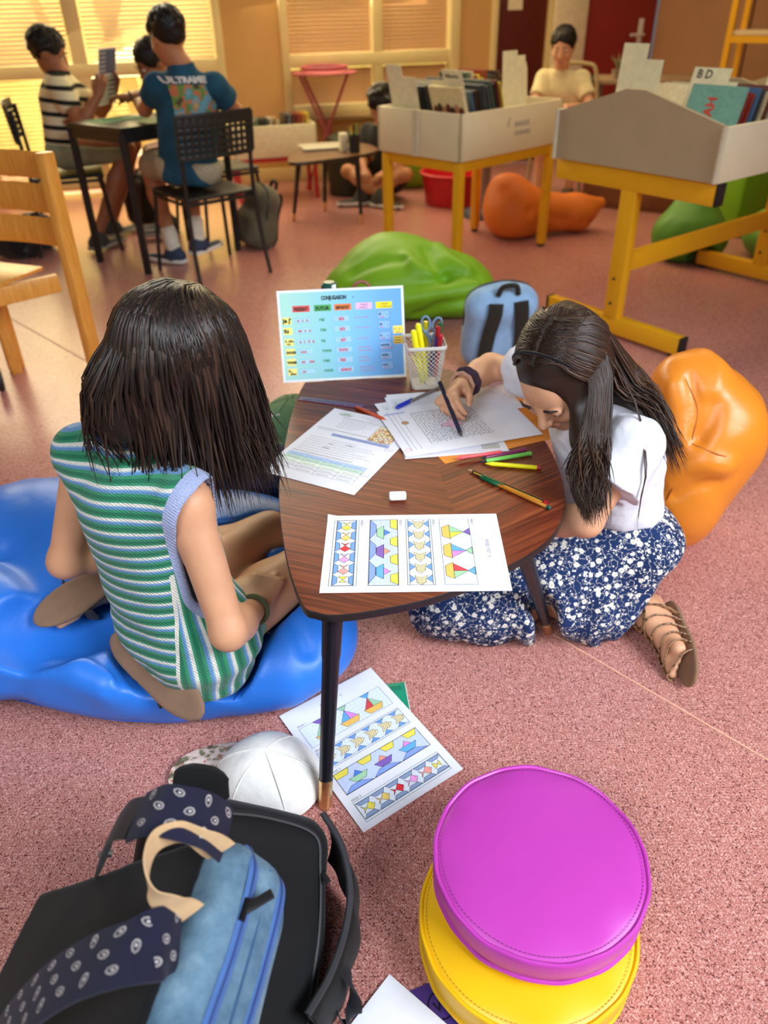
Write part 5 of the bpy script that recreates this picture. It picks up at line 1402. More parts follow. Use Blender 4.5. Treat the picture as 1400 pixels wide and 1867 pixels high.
    small = n.math('MULTIPLY', n.math('LESS_THAN', v2.outputs['Distance'], .34), n.math('GREATER_THAN', h2.outputs[1], .72))
    st = n.noise(n.mapped(co, loc=(9, 2, 4)), 70, 2); stem_ = n.math('LESS_THAN', n.math('ABSOLUTE', n.math('SUBTRACT', st, .5)), .012)
    W = lin((226, 222, 212))
    c = n.mix(n.math('MULTIPLY', stem_, .8), navy, W); c = n.mix(small, c, W); c = n.mix(big, c, W); c = n.mix(ctr, c, lin((176, 166, 120)))
    n.base(c); n.bump(n.noise(co, 500, 2), .2, .0008)
    BODY['girl_right_skirt'] = q
    sdobj('skirt', q, V(-.02, 1.10, -.02), V(.86, 1.75, .36), .0042, n.m, e)
    # --- strappy sandal on the visible foot
    def sandal(an, toe, upv, strap_n, sc):
        d = nrm(toe-an); u_ = V(upv); u_ = nrm(u_-d*(u_ @ d)); x = np.cross(d, u_); R_ = np.stack([d, x, u_], 1); c = an+d*.06-u_*.069*sc
        k = SD().add(ell(c-d*.058, (.052, .034, .012), R_), .01).add(ell(c+d*.045, (.092, .043, .012), R_), .03); k.cut(plane(c+u_*.005, u_), .002).cut(plane(c-u_*.005, -u_), .002); k.cut(plane((0, 0, .003), (0, 0, -1)), .001)
        o = sdobj('sandal', k, c-.17, c+.17, .0035, fabric('tan_sandal_sole', (140, 106, 80), 300), e)
        ms = newmat('bronze_leopard_strap') if 'bl' not in MATS else None
        if ms:
            ms.set(.5); ms.base(n_ramp(ms)); MATS['bl'] = ms.m
        def around(pos, lift, half, tilt=0.0, r=.0042):
            pts = []
            for t_ in np.linspace(-.08, PI+.08, 13):
                p_ = c+d*(pos+tilt*math.cos(t_))+x*half*math.cos(t_)*1.04+u_*(.004+lift*max(0, math.sin(t_)))
                for _ in range(6):
                    dd = b(p_[None])[0]
                    if dd > .0035: break
                    g = nrm(p_-(c+d*pos+u_*lift*.4)); p_ = p_+g*(.0045-dd)
                pts.append(p_)
            MB().tube(pts, r, 7, flat=(1.5, .5)).build('strap', MATS['bl'], o, world=True)
        for i in range(strap_n):
            t_ = i/(max(1, strap_n-1)); around(.085-.115*t_, .022+.034*t_, .036-.004*t_, .012)
        ring = []
        ad = nrm(anL-(knL*.2+anL*.8)) if strap_n > 3 else d
        return o, c, d, u_, x
    def n_ramp(ms):
        co = ms.coord(); v = ms.n('ShaderNodeTexVoronoi'); v.inputs['Scale'].default_value = 140; ms.t.links.new(co, v.inputs['Vector'])
        return ms.ramp(v.outputs['Distance'], [(0, lin((40, 28, 22))), (.3, lin((56, 38, 30))), (.42, lin((156, 118, 82))), (1, lin((172, 134, 96)))])
    o, c, d, u_, x = sandal(anL, toeL, V(-.92, .05, .32), 6, .98)
    # ankle strap and the lengthwise strap
    ax_ = nrm(knL-anL); y1 = nrm(np.cross(ax_, d)); ca = anL+ax_*.012+V(0, 0, .0)
    pts = []
    for t_ in np.linspace(0, 2*PI, 21)[:-1]:
        g = nrm(d*math.cos(t_)-np.cross(ax_, d)*math.sin(t_)); p_ = ca+g*.02
        for _ in range(30):
            if b(p_[None])[0] > .003: break
            p_ = p_+g*.0025
        pts.append(p_)
    MB().tube(pts, .0045, 7, closed=True, flat=(1.5, .6)).build('ankle_strap', MATS['bl'], o, world=True)
    # --- bracelets on the writing wrist
    d_ = nrm(wrR-elR); xx = nrm(np.cross(d_, up)); yy = np.cross(xx, d_)
    for nm, off, rr_, r_, m_ in (('hair_tie', -.012, .0275, .0048, fabric('beige_hair_tie', (196, 150, 128), 500)), ('bracelet', -.034, .0285, .0062, mat('dark_multicolour_braid', (58, 40, 56), .9, var=(260, .45)))):
        cc = wrR+d_*off
        MB().tube([cc+(xx*math.cos(t_)+yy*math.sin(t_))*(rr_+.0012*math.sin(9*t_)) for t_ in np.linspace(0, 2*PI, 33)[:-1]], r_, 8, closed=True, flat=(1.5, 1) if off < -.02 else None).build(nm, m_, e, world=True)
    # --- hair
    hs = SD()
    hs.add(ell(L(0, -.022, .030), (.080, .093, .084), R), .02)
    hs.add(cap(L(0, -.06, .03), V(.455, 1.44, .54), .070, .056), .05); hs.add(cap(V(.455, 1.44, .54), V(.530, 1.36, .485), .052, .033), .05)
    hs.add(cap(L(-.045, -.02, -.01), V(.395, 1.27, .49), .052, .035), .04)
    hs.sub(ell(L(0, .095, -.03), (.06, .07, .09), R), .02)
    hn_ = vnoise(46, 8); hs.disp(lambda p: .003*hn_(p*V(1, 1, .4)))
    v, f = hs.mesh(V(.2, 1.1, .4), V(.75, 1.65, .76), .005*QUAL); v = relax(v, f, 2)
    base = mesh_np('hair', v, f, M_hair2, e, attrs={'lock': .15+.15*hn_(v)})
    rr = random.Random(5); lk = []
    def on(x_, y_, z_, k=1.0):
        q_ = nrm(V(x_, y_, z_)); return L(.083*k*q_[0], -.022+.096*k*q_[1], .030+.087*k*q_[2])
    def clear(p_, m_=.008):
        for _ in range(4):
            dd = min(b(p_[None])[0], t(p_[None])[0])
            if dd > m_: break
            eps = 1e-3; g = V(*[min(b((p_+V(*(eps*(j == i) for j in range(3))))[None])[0], t((p_+V(*(eps*(j == i) for j in range(3))))[None])[0]) for i in range(3)])-dd
            p_ = p_+nrm(g+1e-9)*(m_-dd)
        return p_
    hc_ = L(0, -.02, .02)
    def out_(ps):
        r_ = []
        for j, q_ in enumerate(ps):
            q_ = V(q_)
            if j < len(ps)-1:
                for _ in range(4):
                    dd = hs(q_[None])[0]
                    if dd > .0012: break
                    g = q_-hc_; g = nrm(V(g[0], g[1], max(g[2], 0)+.02)); q_ = q_+g*(.003-dd)
            r_.append(q_)
        return r_
    def front_bundle(i):       # falls in front of the left shoulder, past the table edge
        u0 = rr.random(); end = V(.335+.085*rr.random(), 1.140+.10*rr.random(), .380+.08*rr.random()**2)
        x_ = -.25-.6*u0; p0 = on(x_*.3, .35-.5*rr.random(), .9); p1 = on(x_-.5, .25-.6*u0, .15, 1.05)
        p2 = V(.370+.055*rr.random(), 1.28-.03*u0, .52); p3 = p2*.45+end*.55+V(.012*rr.uniform(-1, 1), .012*rr.uniform(-1, 1), 0)
        if end[0] < .372 and end[2] < .44: end[0] = .368+.02*rr.random()
        lk.append((out_([p0, p1, clear(p2), p3, end]), rr.uniform(.0019, .0042), rr.random()**1.6*.7))
    def back_bundle(i):        # lies over the shoulder and back
        u0 = rr.random(); p0 = on(-.2+.5*rr.uniform(-1, 1), .2*rr.uniform(-1, 1)+.2, .95, 1.02); p1 = on(-.55*u0+.15, -.75, .45, 1.05)
        p2 = V(.47+.03*rr.uniform(-1, 1), 1.43-.09*u0+.04*rr.random(), .575-.02*rr.random()); end = V(.555+.035*rr.random(), 1.34+.10*rr.uniform(-1, 1), .42+.06*rr.random())
        p3 = p2*.5+end*.5+V(.01, .0, .025)
        lk.append((out_([p0, p1, clear(p2), clear(p3), clear(end)]), rr.uniform(.0019, .0042), rr.random()**1.4*.85))
    def cap_lock(i):
        a_ = rr.uniform(-1, 1); p0 = on(.04*a_, .75*rr.uniform(-.6, 1), 1.0, 1.01); y_ = rr.uniform(-.9, .55); sg = 1 if a_ > 0 else -1
        lk.append((out_([p0, on(sg*.6, y_*.8, .75, 1.02), on(sg*1.0, y_-.15, .1, 1.03), on(sg*.9, y_-.45, -.45, 1.0)]), rr.uniform(.0022, .0042), rr.random()**1.6*.7))
    for i in range(680): front_bundle(i)
    for i in range(520): back_bundle(i)
    for i in range(460): cap_lock(i)
    for k in range(4):         # loose lock over the sleeve
        p0 = V(.47+.01*rr.random(), 1.30, .56); lk.append(([on(-.6, -.5, .4, 1.05), clear(p0), clear(V(.482+.008*rr.random(), 1.215, .47)), clear(V(.472+.01*rr.random(), 1.19, .42)), V(.470+.01*rr.random(), 1.165, .355)], rr.uniform(.0013, .002), rr.random()*.6))
    locks('hair_locks', lk, M_hair2, base)
    hb = [on(math.cos(t_), .35, math.sin(t_), 1.07) for t_ in np.linspace(.1, PI-.1, 17)]
    MB().tube(hb, .0045, 8, flat=(1.6, .6)).build('hair_band', fabric('black_hair_band', (26, 24, 26)), e, world=True)
    return tipp, topp
GR_tip, GR_top = girl_right()
pen('felt_pen', GR_tip, GR_tip+nrm(GR_top-GR_tip)*.145, .0048, mat('midnight_blue_plastic', (20, 26, 52), .4), M_dark, None, None, 'midnight blue felt pen held upright in the writing hand', cat='felt pen')
pen('pencil', GLI['hand']+V(.012, .020, -.018), GLI['hand']+V(-.065, -.065, .012), .0034, mat('yellow_black_pencil', (216, 176, 30), .4), M_dark, None, None, 'yellow pencil in the hand of the girl in stripes', cat='pencil', hexa=True)
# ================================================================ FLOOR CUSHIONS, BEAN BAGS, BAGS IN FRONT
def cushion(cx, cy, z0, r, h, col, name, label, seed):
    m_ = newmat(name); m_.set(.36, 0, .45); co = m_.coord(); c = lin(col)
    m_.base(m_.ramp(m_.noise(co, 5, 3), [(.3, tuple(x*.94 for x in c[:3])+(1,)), (.7, tuple(min(1, x*1.05) for x in c[:3])+(1,))])); m_.bump(m_.noise(co, 340, 3), .05, .001)
    e = empty('round_cushion', (cx, cy, z0)); tag(e, label, 'cushion', 'round floor cushions')
    rs = np.random.RandomState(seed); ph = rs.rand(6)*6.28
    n = 96; v = []; f = []
    prof = [(0, 0), (.6, 0), (.93, .004), (.985, .012), (1.0, .3*h), (1.006, .55*h), (1.0, h-.012), (.988, h-.005), (.965, h-.003), (.9, h+.001), (.7, h+.005), (.4, h+.008), (.12, h+.009), (0, h+.009)]
    for i, (a, z) in enumerate(prof):
        for j in range(n):
            t = 2*PI*j/n; w = 1+.004*math.sin(3*t+ph[0])+.0035*math.sin(7*t+ph[1])*(z > .2*h); dz = .0016*math.sin(9*t+ph[2])*(a > .9)*(z > .5*h)
            v.append((r*a*w*math.cos(t), r*a*w*math.sin(t), z+dz))
    for i in range(len(prof)-1):
        for j in range(n): f.append((i*n+j, i*n+(j+1) % n, (i+1)*n+(j+1) % n, (i+1)*n+j))
    o = mesh_np('cover', v, f, m_.m, e, wp=False)
    for zz, rr in ((h-.004, .995), (.010, .992)):
        MB().tube([(r*rr*(1+.004*math.sin(3*t+ph[0])+.003*math.sin(17*t+ph[3]))*math.cos(t), r*rr*(1+.004*math.sin(3*t+ph[0])+.003*math.sin(17*t+ph[3]))*math.sin(t), zz+.0016*math.sin(9*t+ph[2])) for t in np.linspace(0, 2*PI, 121)[:-1]], .0034, 7, closed=True).build('piping', m_.m, e)
    if True:
        st = MB()
        for t in np.linspace(0, 2*PI, 150)[:-1]: st.beam((r*.945*math.cos(t), r*.945*math.sin(t), h+.0006), (r*.945*math.cos(t+.025), r*.945*math.sin(t+.025), h+.0006), .0007, .0007)
        st.build('stitching', mat(name+'_thread', tuple(int(x*.62) for x in col), .7), e)
    return e
q = P(961, 1668, .072); cushion(q[0], q[1], 0, .158, .072, (236, 182, 10), 'yellow_vinyl', 'yellow round vinyl cushion underneath the magenta one', 2)
q = P(985, 1551, .152); cushion(q[0], q[1], .0818, .156, .062, (184, 60, 168), 'magenta_vinyl', 'magenta round vinyl cushion on top of the yellow one', 1)
def vinyl(name, col, rough=.38, bs=60):
    if name in MATS: return MATS[name]
    n = newmat(name); n.set(rough, 0, .45); c = lin(col); co = n.coord()
    n.base(n.ramp(n.noise(co, 4, 3), [(.3, tuple(x*.92 for x in c[:3])+(1,)), (.7, tuple(min(1, x*1.06) for x in c[:3])+(1,))])); n.bump(n.noise(co, bs, 4, .6), .16, .004); MATS[name] = n.m; return n.m
def crease(d_pts, r=.012):
    fs = [cap(a, b, r) for a, b in zip(d_pts, d_pts[1:])]
    return lambda p: np.min([g(p) for g in fs], 0)
def hit(sd, px, py):
    d = ray(px, py); d = d/np.linalg.norm(d); t = .3
    for _ in range(70):
        q_ = sd((CAM+d*t)[None])[0]; t += q_*.7
        if abs(q_) < .001 or t > 8: break
    return CAM+d*t
def px_folds(sd, lines):
    """creases and ridges of the cover: (points seen in the photo, groove radius, blend, +1 ridge / -1 groove)"""
    for pts, r, k, sg in lines:
        w = [hit(sd, x, y) for x, y in pts]; g = crease(spline(w, 4), r)
        if sg < 0: sd.sub(g, k)
        else: sd.add(g, k)
def beanbag(label, prims, lo, hi, h, m_, seed, amp=.006, folds=(), group='bean bags', subs=(), fs=9.0, cat='bean bag', extra=None, lines=()):
    sd = SD()
    for p_, k in prims: sd.add(p_, k)
    n1, n2 = vnoise(fs, seed), vnoise(fs*2.6, seed+5)
    sd.disp(lambda p: amp*n1(p)+amp*.7*(.35-np.abs(n2(p*V(1, 1, .6))))*1.0)
    for f_ in folds: sd.sub(f_[0], f_[1])
    px_folds(sd, lines)
    for g in subs: sd.sub(lambda p, g=g: g(p)-.010, .012)
    sd.cut(plane((0, 0, .002), (0, 0, -1)), .012)
    e = empty('bean_bag', ((lo[0]+hi[0])/2, (lo[1]+hi[1])/2, 0)); tag(e, label, cat, group)
    sdobj('cover', sd, lo, hi, h, m_, e, it=2)
    if extra: extra(e, sd)
    return e, sd
def onsurf(sd, pts, off=.001, it=12):
    out = []
    for p_ in pts:
        p_ = V(p_)
        for _ in range(it):
            d = sd(p_[None])[0]-off; eps = .002
            g = V(*[sd((p_+V(*(eps*(j == i) for j in range(3))))[None])[0] for i in range(3)])-d-off
            g = g/(np.linalg.norm(g)+1e-9); p_ = p_-g*d*.8
        out.append(p_)
    return out
# blue bag under the striped girl
gl = BODY['girl_left']; gls = BODY['girl_left_shorts']
prims = [(ell((-.47, 1.31, .105), (.41, .315, .135)), .02), (ell((-.78, 1.44, .165), (.27, .19, .125)), .06), (ell((-.80, 1.19, .125), (.20, .17, .125)), .05), (ell((-.44, 1.07, .095), (.27, .085, .095)), .05), (ell((-.22, 1.17, .105), (.155, .165, .10)), .05), (ell((-.45, 1.5, .11), (.3, .13, .11)), .06)]
LNB = [(((-40, 1128), (30, 1150), (90, 1156), (150, 1160), (185, 1172)), .012, .05, -1), (((0, 1010), (50, 1040), (90, 1090)), .008, .05, -1), (((110, 1185), (170, 1200), (230, 1225)), .006, .03, -1), (((120, 1215), (180, 1222), (225, 1238)), .006, .03, -1), (((20, 1195), (100, 1212), (190, 1250)), .016, .06, 1), (((520, 1120), (545, 1150), (560, 1185)), .005, .03, -1)]
subs = [gl, gls, BODY['girl_left_top']]+BODY['sandals']
def blue_extra(e, sd):
    c = onsurf(sd, [P(495, 1160, .15)], 0)[0]
    MB().sphere(tuple(c), (.0052, .0052, .004), 12, 8).build('snap_button', mat('steel_snap', (190, 190, 196), .25, 1.0), e, world=True)
    path = onsurf(sd, [P(x, y, .12) for x, y in ((420, 1255), (470, 1232), (520, 1200), (560, 1165), (588, 1125))], -.0006)
    MB().tube(spline(path, 4), .0016, 6).build('seam', vinyl('blue_vinyl_seam', (20, 84, 190)), e, world=True)
    path = onsurf(sd, [P(x, y, .05) for x, y in ((30, 1262), (110, 1290), (200, 1308), (300, 1314), (400, 1300))], -.0006)
    MB().tube(spline(path, 4), .0016, 6).build('seam', vinyl('blue_vinyl_seam', (20, 84, 190)), e, world=True)
_, BLUE = beanbag('bright blue vinyl bean bag under the girl in stripes', prims, V(-1.1, .93, -.02), V(-.02, 1.7, .34), .007, vinyl('blue_vinyl', (40, 116, 216), .42), 3, .006, lines=LNB, subs=subs+[cap(P(50, 1135, .235), P(215, 1085, .235), .085, .085)], extra=blue_extra)
# navy bag beyond her knees
beanbag('dark navy bean bag between the blue one and the table', [(ell((-.29, 1.71, .12), (.20, .115, .125)), .02)], V(-.56, 1.5, -.02), V(.06, 1.94, .30), .007, fabric('navy_canvas', (30, 48, 84)), 8, .005, subs=subs+[BLUE, cap(V(-.12, 1.72, .38), V(-.16, 1.80, 0), .017)])
# orange bag behind the writing girl
grs = [BODY['girl_right'], BODY['girl_right_skirt'], BODY['girl_right_blouse']]
top = PY(1244, 672, 1.66)
prims = [(ell((.745, 1.655, .15), (.135, .16, .18)), .02), (ell((.80, 1.66, .29), (.135, .15, .16)), .06), (cap((.775, 1.66, .33), (.735, 1.665, .41), .122, .090), .06), (cap((.735, 1.665, .43), top+V(0, 0, -.02), .075, .028), .05)]
LNO = [(((1258, 690), (1268, 745), (1262, 800)), .002, .03, -1), (((1300, 740), (1292, 775), (1275, 800)), .002, .04, -1), (((1232, 905), (1270, 888), (1305, 880)), .002, .03, -1), (((1215, 872), (1250, 852), (1290, 846), (1325, 850)), .004, .05, 1), (((1225, 700), (1232, 760), (1236, 800)), .004, .05, 1)]
def orange_extra(e, sd):
    for a in (((1256, 690), (1266, 745), (1258, 800)), ((1200, 985), (1212, 930), (1228, 870), (1258, 806)), ((1258, 806), (1300, 808), (1352, 826))):
        path = onsurf(sd, [PY(x, y, 1.6) for x, y in a], -.0004); MB().tube(spline(path, 6), .0019, 6).build('seam', vinyl('orange_seam', (180, 98, 24)), e, world=True)
    MB().tube(spline([top+V(-.035, -.02, -.025), top+V(-.02, -.03, .0), top+V(.015, -.03, .002), top+V(.035, -.02, -.02)], 4), .012, 8).build('gathered_neck', vinyl('orange_vinyl', (226, 134, 36), .36), e, world=True)
beanbag('tall orange vinyl bean bag behind the girl in the white blouse', prims, V(.5, 1.38, -.02), V(1.06, 1.98, .66), .007, vinyl('orange_vinyl', (226, 134, 36), .36), 12, .006, (), lines=LNO, subs=grs, extra=orange_extra)
# lime bag in the middle
prims = [(ell((.13, 3.46, .115), (.37, .26, .165)), .02), (ell((.06, 3.55, .19), (.20, .17, .115)), .08), (ell((.36, 3.40, .10), (.15, .2, .11)), .06), (ell((-.12, 3.46, .07), (.13, .2, .09)), .06)]
ln = [(((778, 452), (790, 480), (800, 498), (812, 506)), .014, .05, -1), (((812, 506), (845, 500), (872, 508)), .008, .04, -1), (((740, 470), (762, 490), (790, 505)), .012, .05, 1), (((660, 540), (720, 522), (790, 512), (812, 508)), .007, .035, -1), (((690, 560), (750, 545), (820, 532), (868, 520)), .010, .05, 1), (((760, 575), (810, 556), (868, 545)), .007, .035, -1), (((800, 450), (822, 474), (850, 492)), .012, .05, 1), (((640, 500), (690, 478), (735, 470)), .006, .05, -1)]
beanbag('lime green bean bag on the open floor behind the chart', prims, V(-.34, 3.1, -.02), V(.6, 3.85, .42), .011, vinyl('lime_vinyl', (116, 170, 22), .5), 21, .008, fs=7, lines=ln)
# orange bag under the middle bin
prims = [(ell((.79, 4.72, .15), (.17, .22, .17)), .02), (cap((.86, 4.70, .13), (1.2, 4.76, .11), .13, .10), .06), (cap((1.2, 4.76, .12), (1.34, 4.80, .155), .09, .035), .05), (ell((.76, 4.74, .25), (.11, .12, .09)), .05)]
ln = [(((968, 385), (985, 405), (1000, 425), (1015, 440)), .012, .05, -1), (((985, 378), (1005, 395), (1030, 402)), .008, .04, -1), (((1060, 410), (1075, 402), (1090, 404)), .008, .03, -1)]
beanbag('small orange bean bag with a pulled-out tail, under the middle bin', prims, V(.5, 4.4, -.02), V(1.5, 5.1, .45), .012, vinyl('dull_orange_vinyl', (218, 116, 34), .6), 31, .006, fs=8, lines=ln)
# two green bags behind the right bin
BINF = [cap(q2(-HB, L2, .05), q2(HB, L2, .05), .052), cap(q2(0, L2, 0), q2(0, L2, .6), .05), cap(q2(0, 0, .3), q2(0, L2, .3), .05)]
prims = [(cap((1.66, 4.17, .13), (1.70, 4.25, .28), .165, .10), .06), (ell((1.66, 4.16, .12), (.19, .19, .14)), .06)]
beanbag('upright dark green bean bag behind the right bin frame', prims, V(1.4, 3.85, -.02), V(2.0, 4.5, .5), .012, vinyl('leaf_green_vinyl', (84, 146, 44), .5), 41, .008, fs=8, subs=BINF)
prims = [(ell((2.20, 4.16, .12), (.24, .22, .14)), .03), (ell((2.12, 4.10, .09), (.15, .2, .1)), .06)]
beanbag('flat light green bean bag at the right edge, behind the yellow frame', prims, V(1.82, 3.75, -.02), V(2.5, 4.45, .4), .012, vinyl('grass_green_vinyl', (116, 172, 66), .5), 43, .007, fs=8, subs=BINF)
# ---------------------------------------------------------------- papers on the floor
A = P(662.5, 1518.3, .003); B_ = P(838, 1406, .009); C_ = P(518, 1297, .005)
tag(frise(1).build('worksheet', frame_from(A, B_-A, C_-A)), 'colouring worksheet of boats and fish lying on the floor behind the table leg', 'worksheet')
cA = P(700, 1262, .0); gd = nrm(P(745, 1300, 0)-P(735, 1247, 0)); gx = V(-gd[1], gd[0], 0)
e = empty('tablet_case', P(722, 1275, 0)); tag(e, 'small green plastic case with a white rim, half under the floor worksheet', 'case')
Rg = Matrix((Vector(gx), Vector(-gd), Vector((0, 0, 1)))).transposed()
cc = P(744, 1247, .0)+gd*.05-gx*(-.03)
cc = (P(742, 1250, 0)+P(744, 1300, 0))/2-nrm(P(744, 1250, 0)-P(690, 1262, 0))*.035
MB().box(cc+V(0, 0, .0022), (.072, .10, .0044), Rg, .002).build('rim', M_white, e, world=True)
MB().box(cc+V(0, 0, .005), (.068, .096, .0022), Rg, .001).mi(0).build('shell', mat('sea_green_plastic', (22, 142, 108), .4), e, world=True)
MB().tube([cc+np.array(Rg @ Vector((x, y, .0062))) for x, y in ((.024, .036), (-.006, .036), (-.006, .030), (.024, .030))], .0012, 6, closed=True).build('grip_slot', mat('dark_sea_green', (14, 104, 80), .5), e, world=True)
def plain(px0, px1, px2, w, h, label, col, deco, name='sheet', cat='paper', z=.001, tr=False):
    A, B_, C_ = P(*px0, z), P(*px1, z), P(*px2, z)
    p = Print(w, h, col); deco(p); x = nrm(B_-A); y = C_-A; y = nrm(y-x*(y @ x)); return tag(p.build(name, frame_from(C_-y*h-(x*w if tr else 0), x, y)), label, cat)
def hand_deco(p):
    p.line([(.02, .112), (.027, .137), (.036, .113), (.045, .140)], (160, 164, 190), .0009); p.line([(.05, .118), (.058, .126), (.066, .118), (.08, .122)], (160, 164, 190), .0008); p.text('5', .10, .185, .006, (90, 90, 100))
    for i in range(3): p.scribble(.02, .09-.012*i, .09, .0007, (150, 152, 176), i)
plain((628, 1867), (723, 1958), (710, 1776), .15, .21, 'blank white sheet with faint handwriting at the bottom edge of the floor', M_paper, hand_deco, z=.004)
def pdeco(p):
    p.circ(.122, .176, .0185, None, 28, None, (26, 16, 44), .0022); p.text('V6', .111, .169, .020, (26, 16, 44), bold=.03)
plain((880, 1867), (943, 1838), (818, 1776), .15, .21, 'purple exercise booklet with a hand-drawn circled mark, beside the yellow cushion', mat('purple_card_cover', (66, 40, 118), .5), pdeco, 'booklet', 'booklet', .0005, True)
# ---------------------------------------------------------------- white cap with a flowered peak
def baseball_cap(name, c, fwd, r, m_crown, m_peak, label, cat='cap', flat=1.0, extra=None):
    c = V(c); f = nrm(V(*fwd[:2], 0)); x = V(f[1], -f[0], 0); R_ = np.stack([x, f, V(0, 0, 1)], 1)
    e = empty(name, c); tag(e, label, cat)
    sd = SD().add(ell(c, (r, r*1.12, r*1.0*flat), R_), .01); sd.cut(plane(c+V(0, 0, .002), (0, 0, -1)), .001)
    nz = vnoise(26, 4); sd.disp(lambda p: .0035*nz(p))
    sdobj('crown', sd, c-V(.16, .16, .01), c+V(.16, .16, .14), .0032, m_crown, e)
    # panel seams and button
    for a_ in (-1.05, 0, 1.05, PI-1.05, PI, PI+1.05):
        MB().tube([c+R_ @ V(r*1.004*math.sin(t)*math.sin(a_), r*1.124*math.sin(t)*math.cos(a_), r*flat*1.004*math.cos(t)+.0005) for t in np.linspace(.05, 1.52, 14)], .0011, 5).build('seam', m_crown, e, world=True)
    v = []; nu, nv = 19, 7
    for j in range(nv):
        for i in range(nu):
            a_ = -1.15+2.3*i/(nu-1); t = j/(nv-1); ext = .088*math.cos(a_*.98)**.6*t if abs(a_) < 1.57 else 0
            rr_ = 1.0; px_, py_ = r*math.sin(a_), r*1.12*math.cos(a_)+ext
            v.append((px_, py_, .008-.010*(px_/r)**2*(.4+.6*t)-.004*t+.004))
    k = len(v); V2 = [c+R_ @ V(*q_) for q_ in v]+[c+R_ @ (V(*q_)-V(0, 0, .0028)) for q_ in v]; F2 = []
    for j in range(nv-1):
        for i in range(nu-1):
            a0 = j*nu+i; F2.append((a0, a0+1, a0+nu+1, a0+nu)); F2.append((k+a0, k+a0+nu, k+a0+nu+1, k+a0+1))
    bd = list(range(nu))+[j*nu+nu-1 for j in range(1, nv)]+[(nv-1)*nu+i for i in range(nu-2, -1, -1)]+[j*nu for j in range(nv-2, 0, -1)]
    for p0, p1 in zip(bd, bd[1:]+bd[:1]): F2.append((p1, p0, k+p0, k+p1))
    mesh_np('peak', V2, F2, m_peak, e, angle=40)
    if extra: extra(e, c, R_)
    return e
n = newmat('flowered_peak_fabric'); n.set(.85); co = n.coord(); a = n.noise(co, 60, 3); vo = n.n('ShaderNodeTexVoronoi'); vo.inputs['Scale'].default_value = 70; n.t.links.new(co, vo.inputs['Vector'])
c_ = n.ramp(a, [(.40, lin((226, 206, 196))), (.52, lin((214, 188, 176))), (.60, lin((132, 128, 96))), (.66, lin((92, 86, 66)))]); n.base(n.mix(n.math('LESS_THAN', vo.outputs['Distance'], .18), c_, lin((190, 110, 90))))
cc = P(492, 1410, .045); cc[2] = 0.006
def cap_tab(e, c, R_):
    q = onpt = c+R_ @ V(-.05, -.05, .085)
baseball_cap('cap', (cc[0]-.006, cc[1]+.012, .004), (-1, .12), .09, mat('white_cotton_twill', (232, 230, 226), .85, bump=(90, .3, .003)), n.m, 'white cap with a flowered peak lying behind the black backpack', extra=None)
# ---------------------------------------------------------------- black backpack
def frame_pts(a, b, c_):  # origin a, x towards b, y towards c
    x = nrm(b-a); y = c_-a; y = nrm(y-x*(y @ x)); z = np.cross(x, y); return np.stack([x, y, z], 1)
M_bk = fabric('black_nylon', (10, 10, 12), 700, .7); M_bk2 = fabric('black_mesh_foam', (11, 11, 12), 240, .9); M_zip = mat('black_zip', (24, 24, 27), .6)
bA = P(398, 1432, .30); bB = P(585, 1478, .19); bC = P(520, 1880, .115)
Rb = frame_pts(bA, bB, bC)            # x across the top, y down the bag, z = cross
if Rb[2, 2] < 0: zb = -Rb[:, 2]
else: zb = Rb[:, 2]
ctr = (bA+bB)/2+Rb[:, 1]*.21-zb*.075
e = empty('backpack', (ctr[0], ctr[1], 0)); tag(e, 'large black open backpack on the floor under the denim one', 'backpack', 'school backpacks')
RR = np.stack([Rb[:, 0], Rb[:, 1], zb], 1)
sd = SD().add(rbox(ctr, (.27, .42, .14), .05, RR), .01); sd.add(rbox(ctr-zb*.06+Rb[:, 0]*.03, (.30, .42, .10), .045, RR), .05)
nzb = vnoise(16, 6); sd.disp(lambda p: .006*nzb(p)); sd.cut(plane((0, 0, .003), (0, 0, -1)), .004)
BB = sd
DENIM = {}
dA = P(428, 1492, .405); dD = nrm(V(-.76, .16, -.60)); dW = V(-.235, -.955, -.10); dW = nrm(dW-dD*(dW @ dD)); dT = np.cross(dD, dW); dT = dT if dT[2] < 0 else -dT
Rd = np.stack([dD, dW, dT], 1)
dc = dA+dD*.205+dW*.15+dT*.062
sdD = SD().add(rbox(dc, (.41, .30, .115), .042, Rd), .01).add(rbox(dc+dT*.045+dD*.0, (.36, .27, .10), .045, Rd), .03)
nzd = vnoise(14, 9); sdD.disp(lambda p: .0045*nzd(p)); sdD.cut(plane((0, 0, .003), (0, 0, -1)), .004)
DENIM['sd'] = sdD
BB.sub(lambda p: sdD(p)-.006, .006)
v_ = sdobj('body', BB, ctr-.36, ctr+.36, .0045, M_bk, e, it=1)
def bpt(x, y, z=0.0): return ctr+RR @ V(x, y, z)
zp = onsurf(BB, [bpt(x, y, .075) for x, y in ((-.09, -.185), (.0, -.195), (.085, -.18), (.105, -.13), (.108, -.05), (.11, .04), (.105, .12))], .001)
MB().tube(spline(zp, 6), .0032, 6, flat=(1.6, .7)).build('zip', M_zip, e, world=True)
MB().beam(zp[3], zp[3]+V(.012, -.02, .004), .008, .003, bev=.001).build('zip_puller', mat('zip_metal', (70, 70, 74), .3, .8), e, world=True)
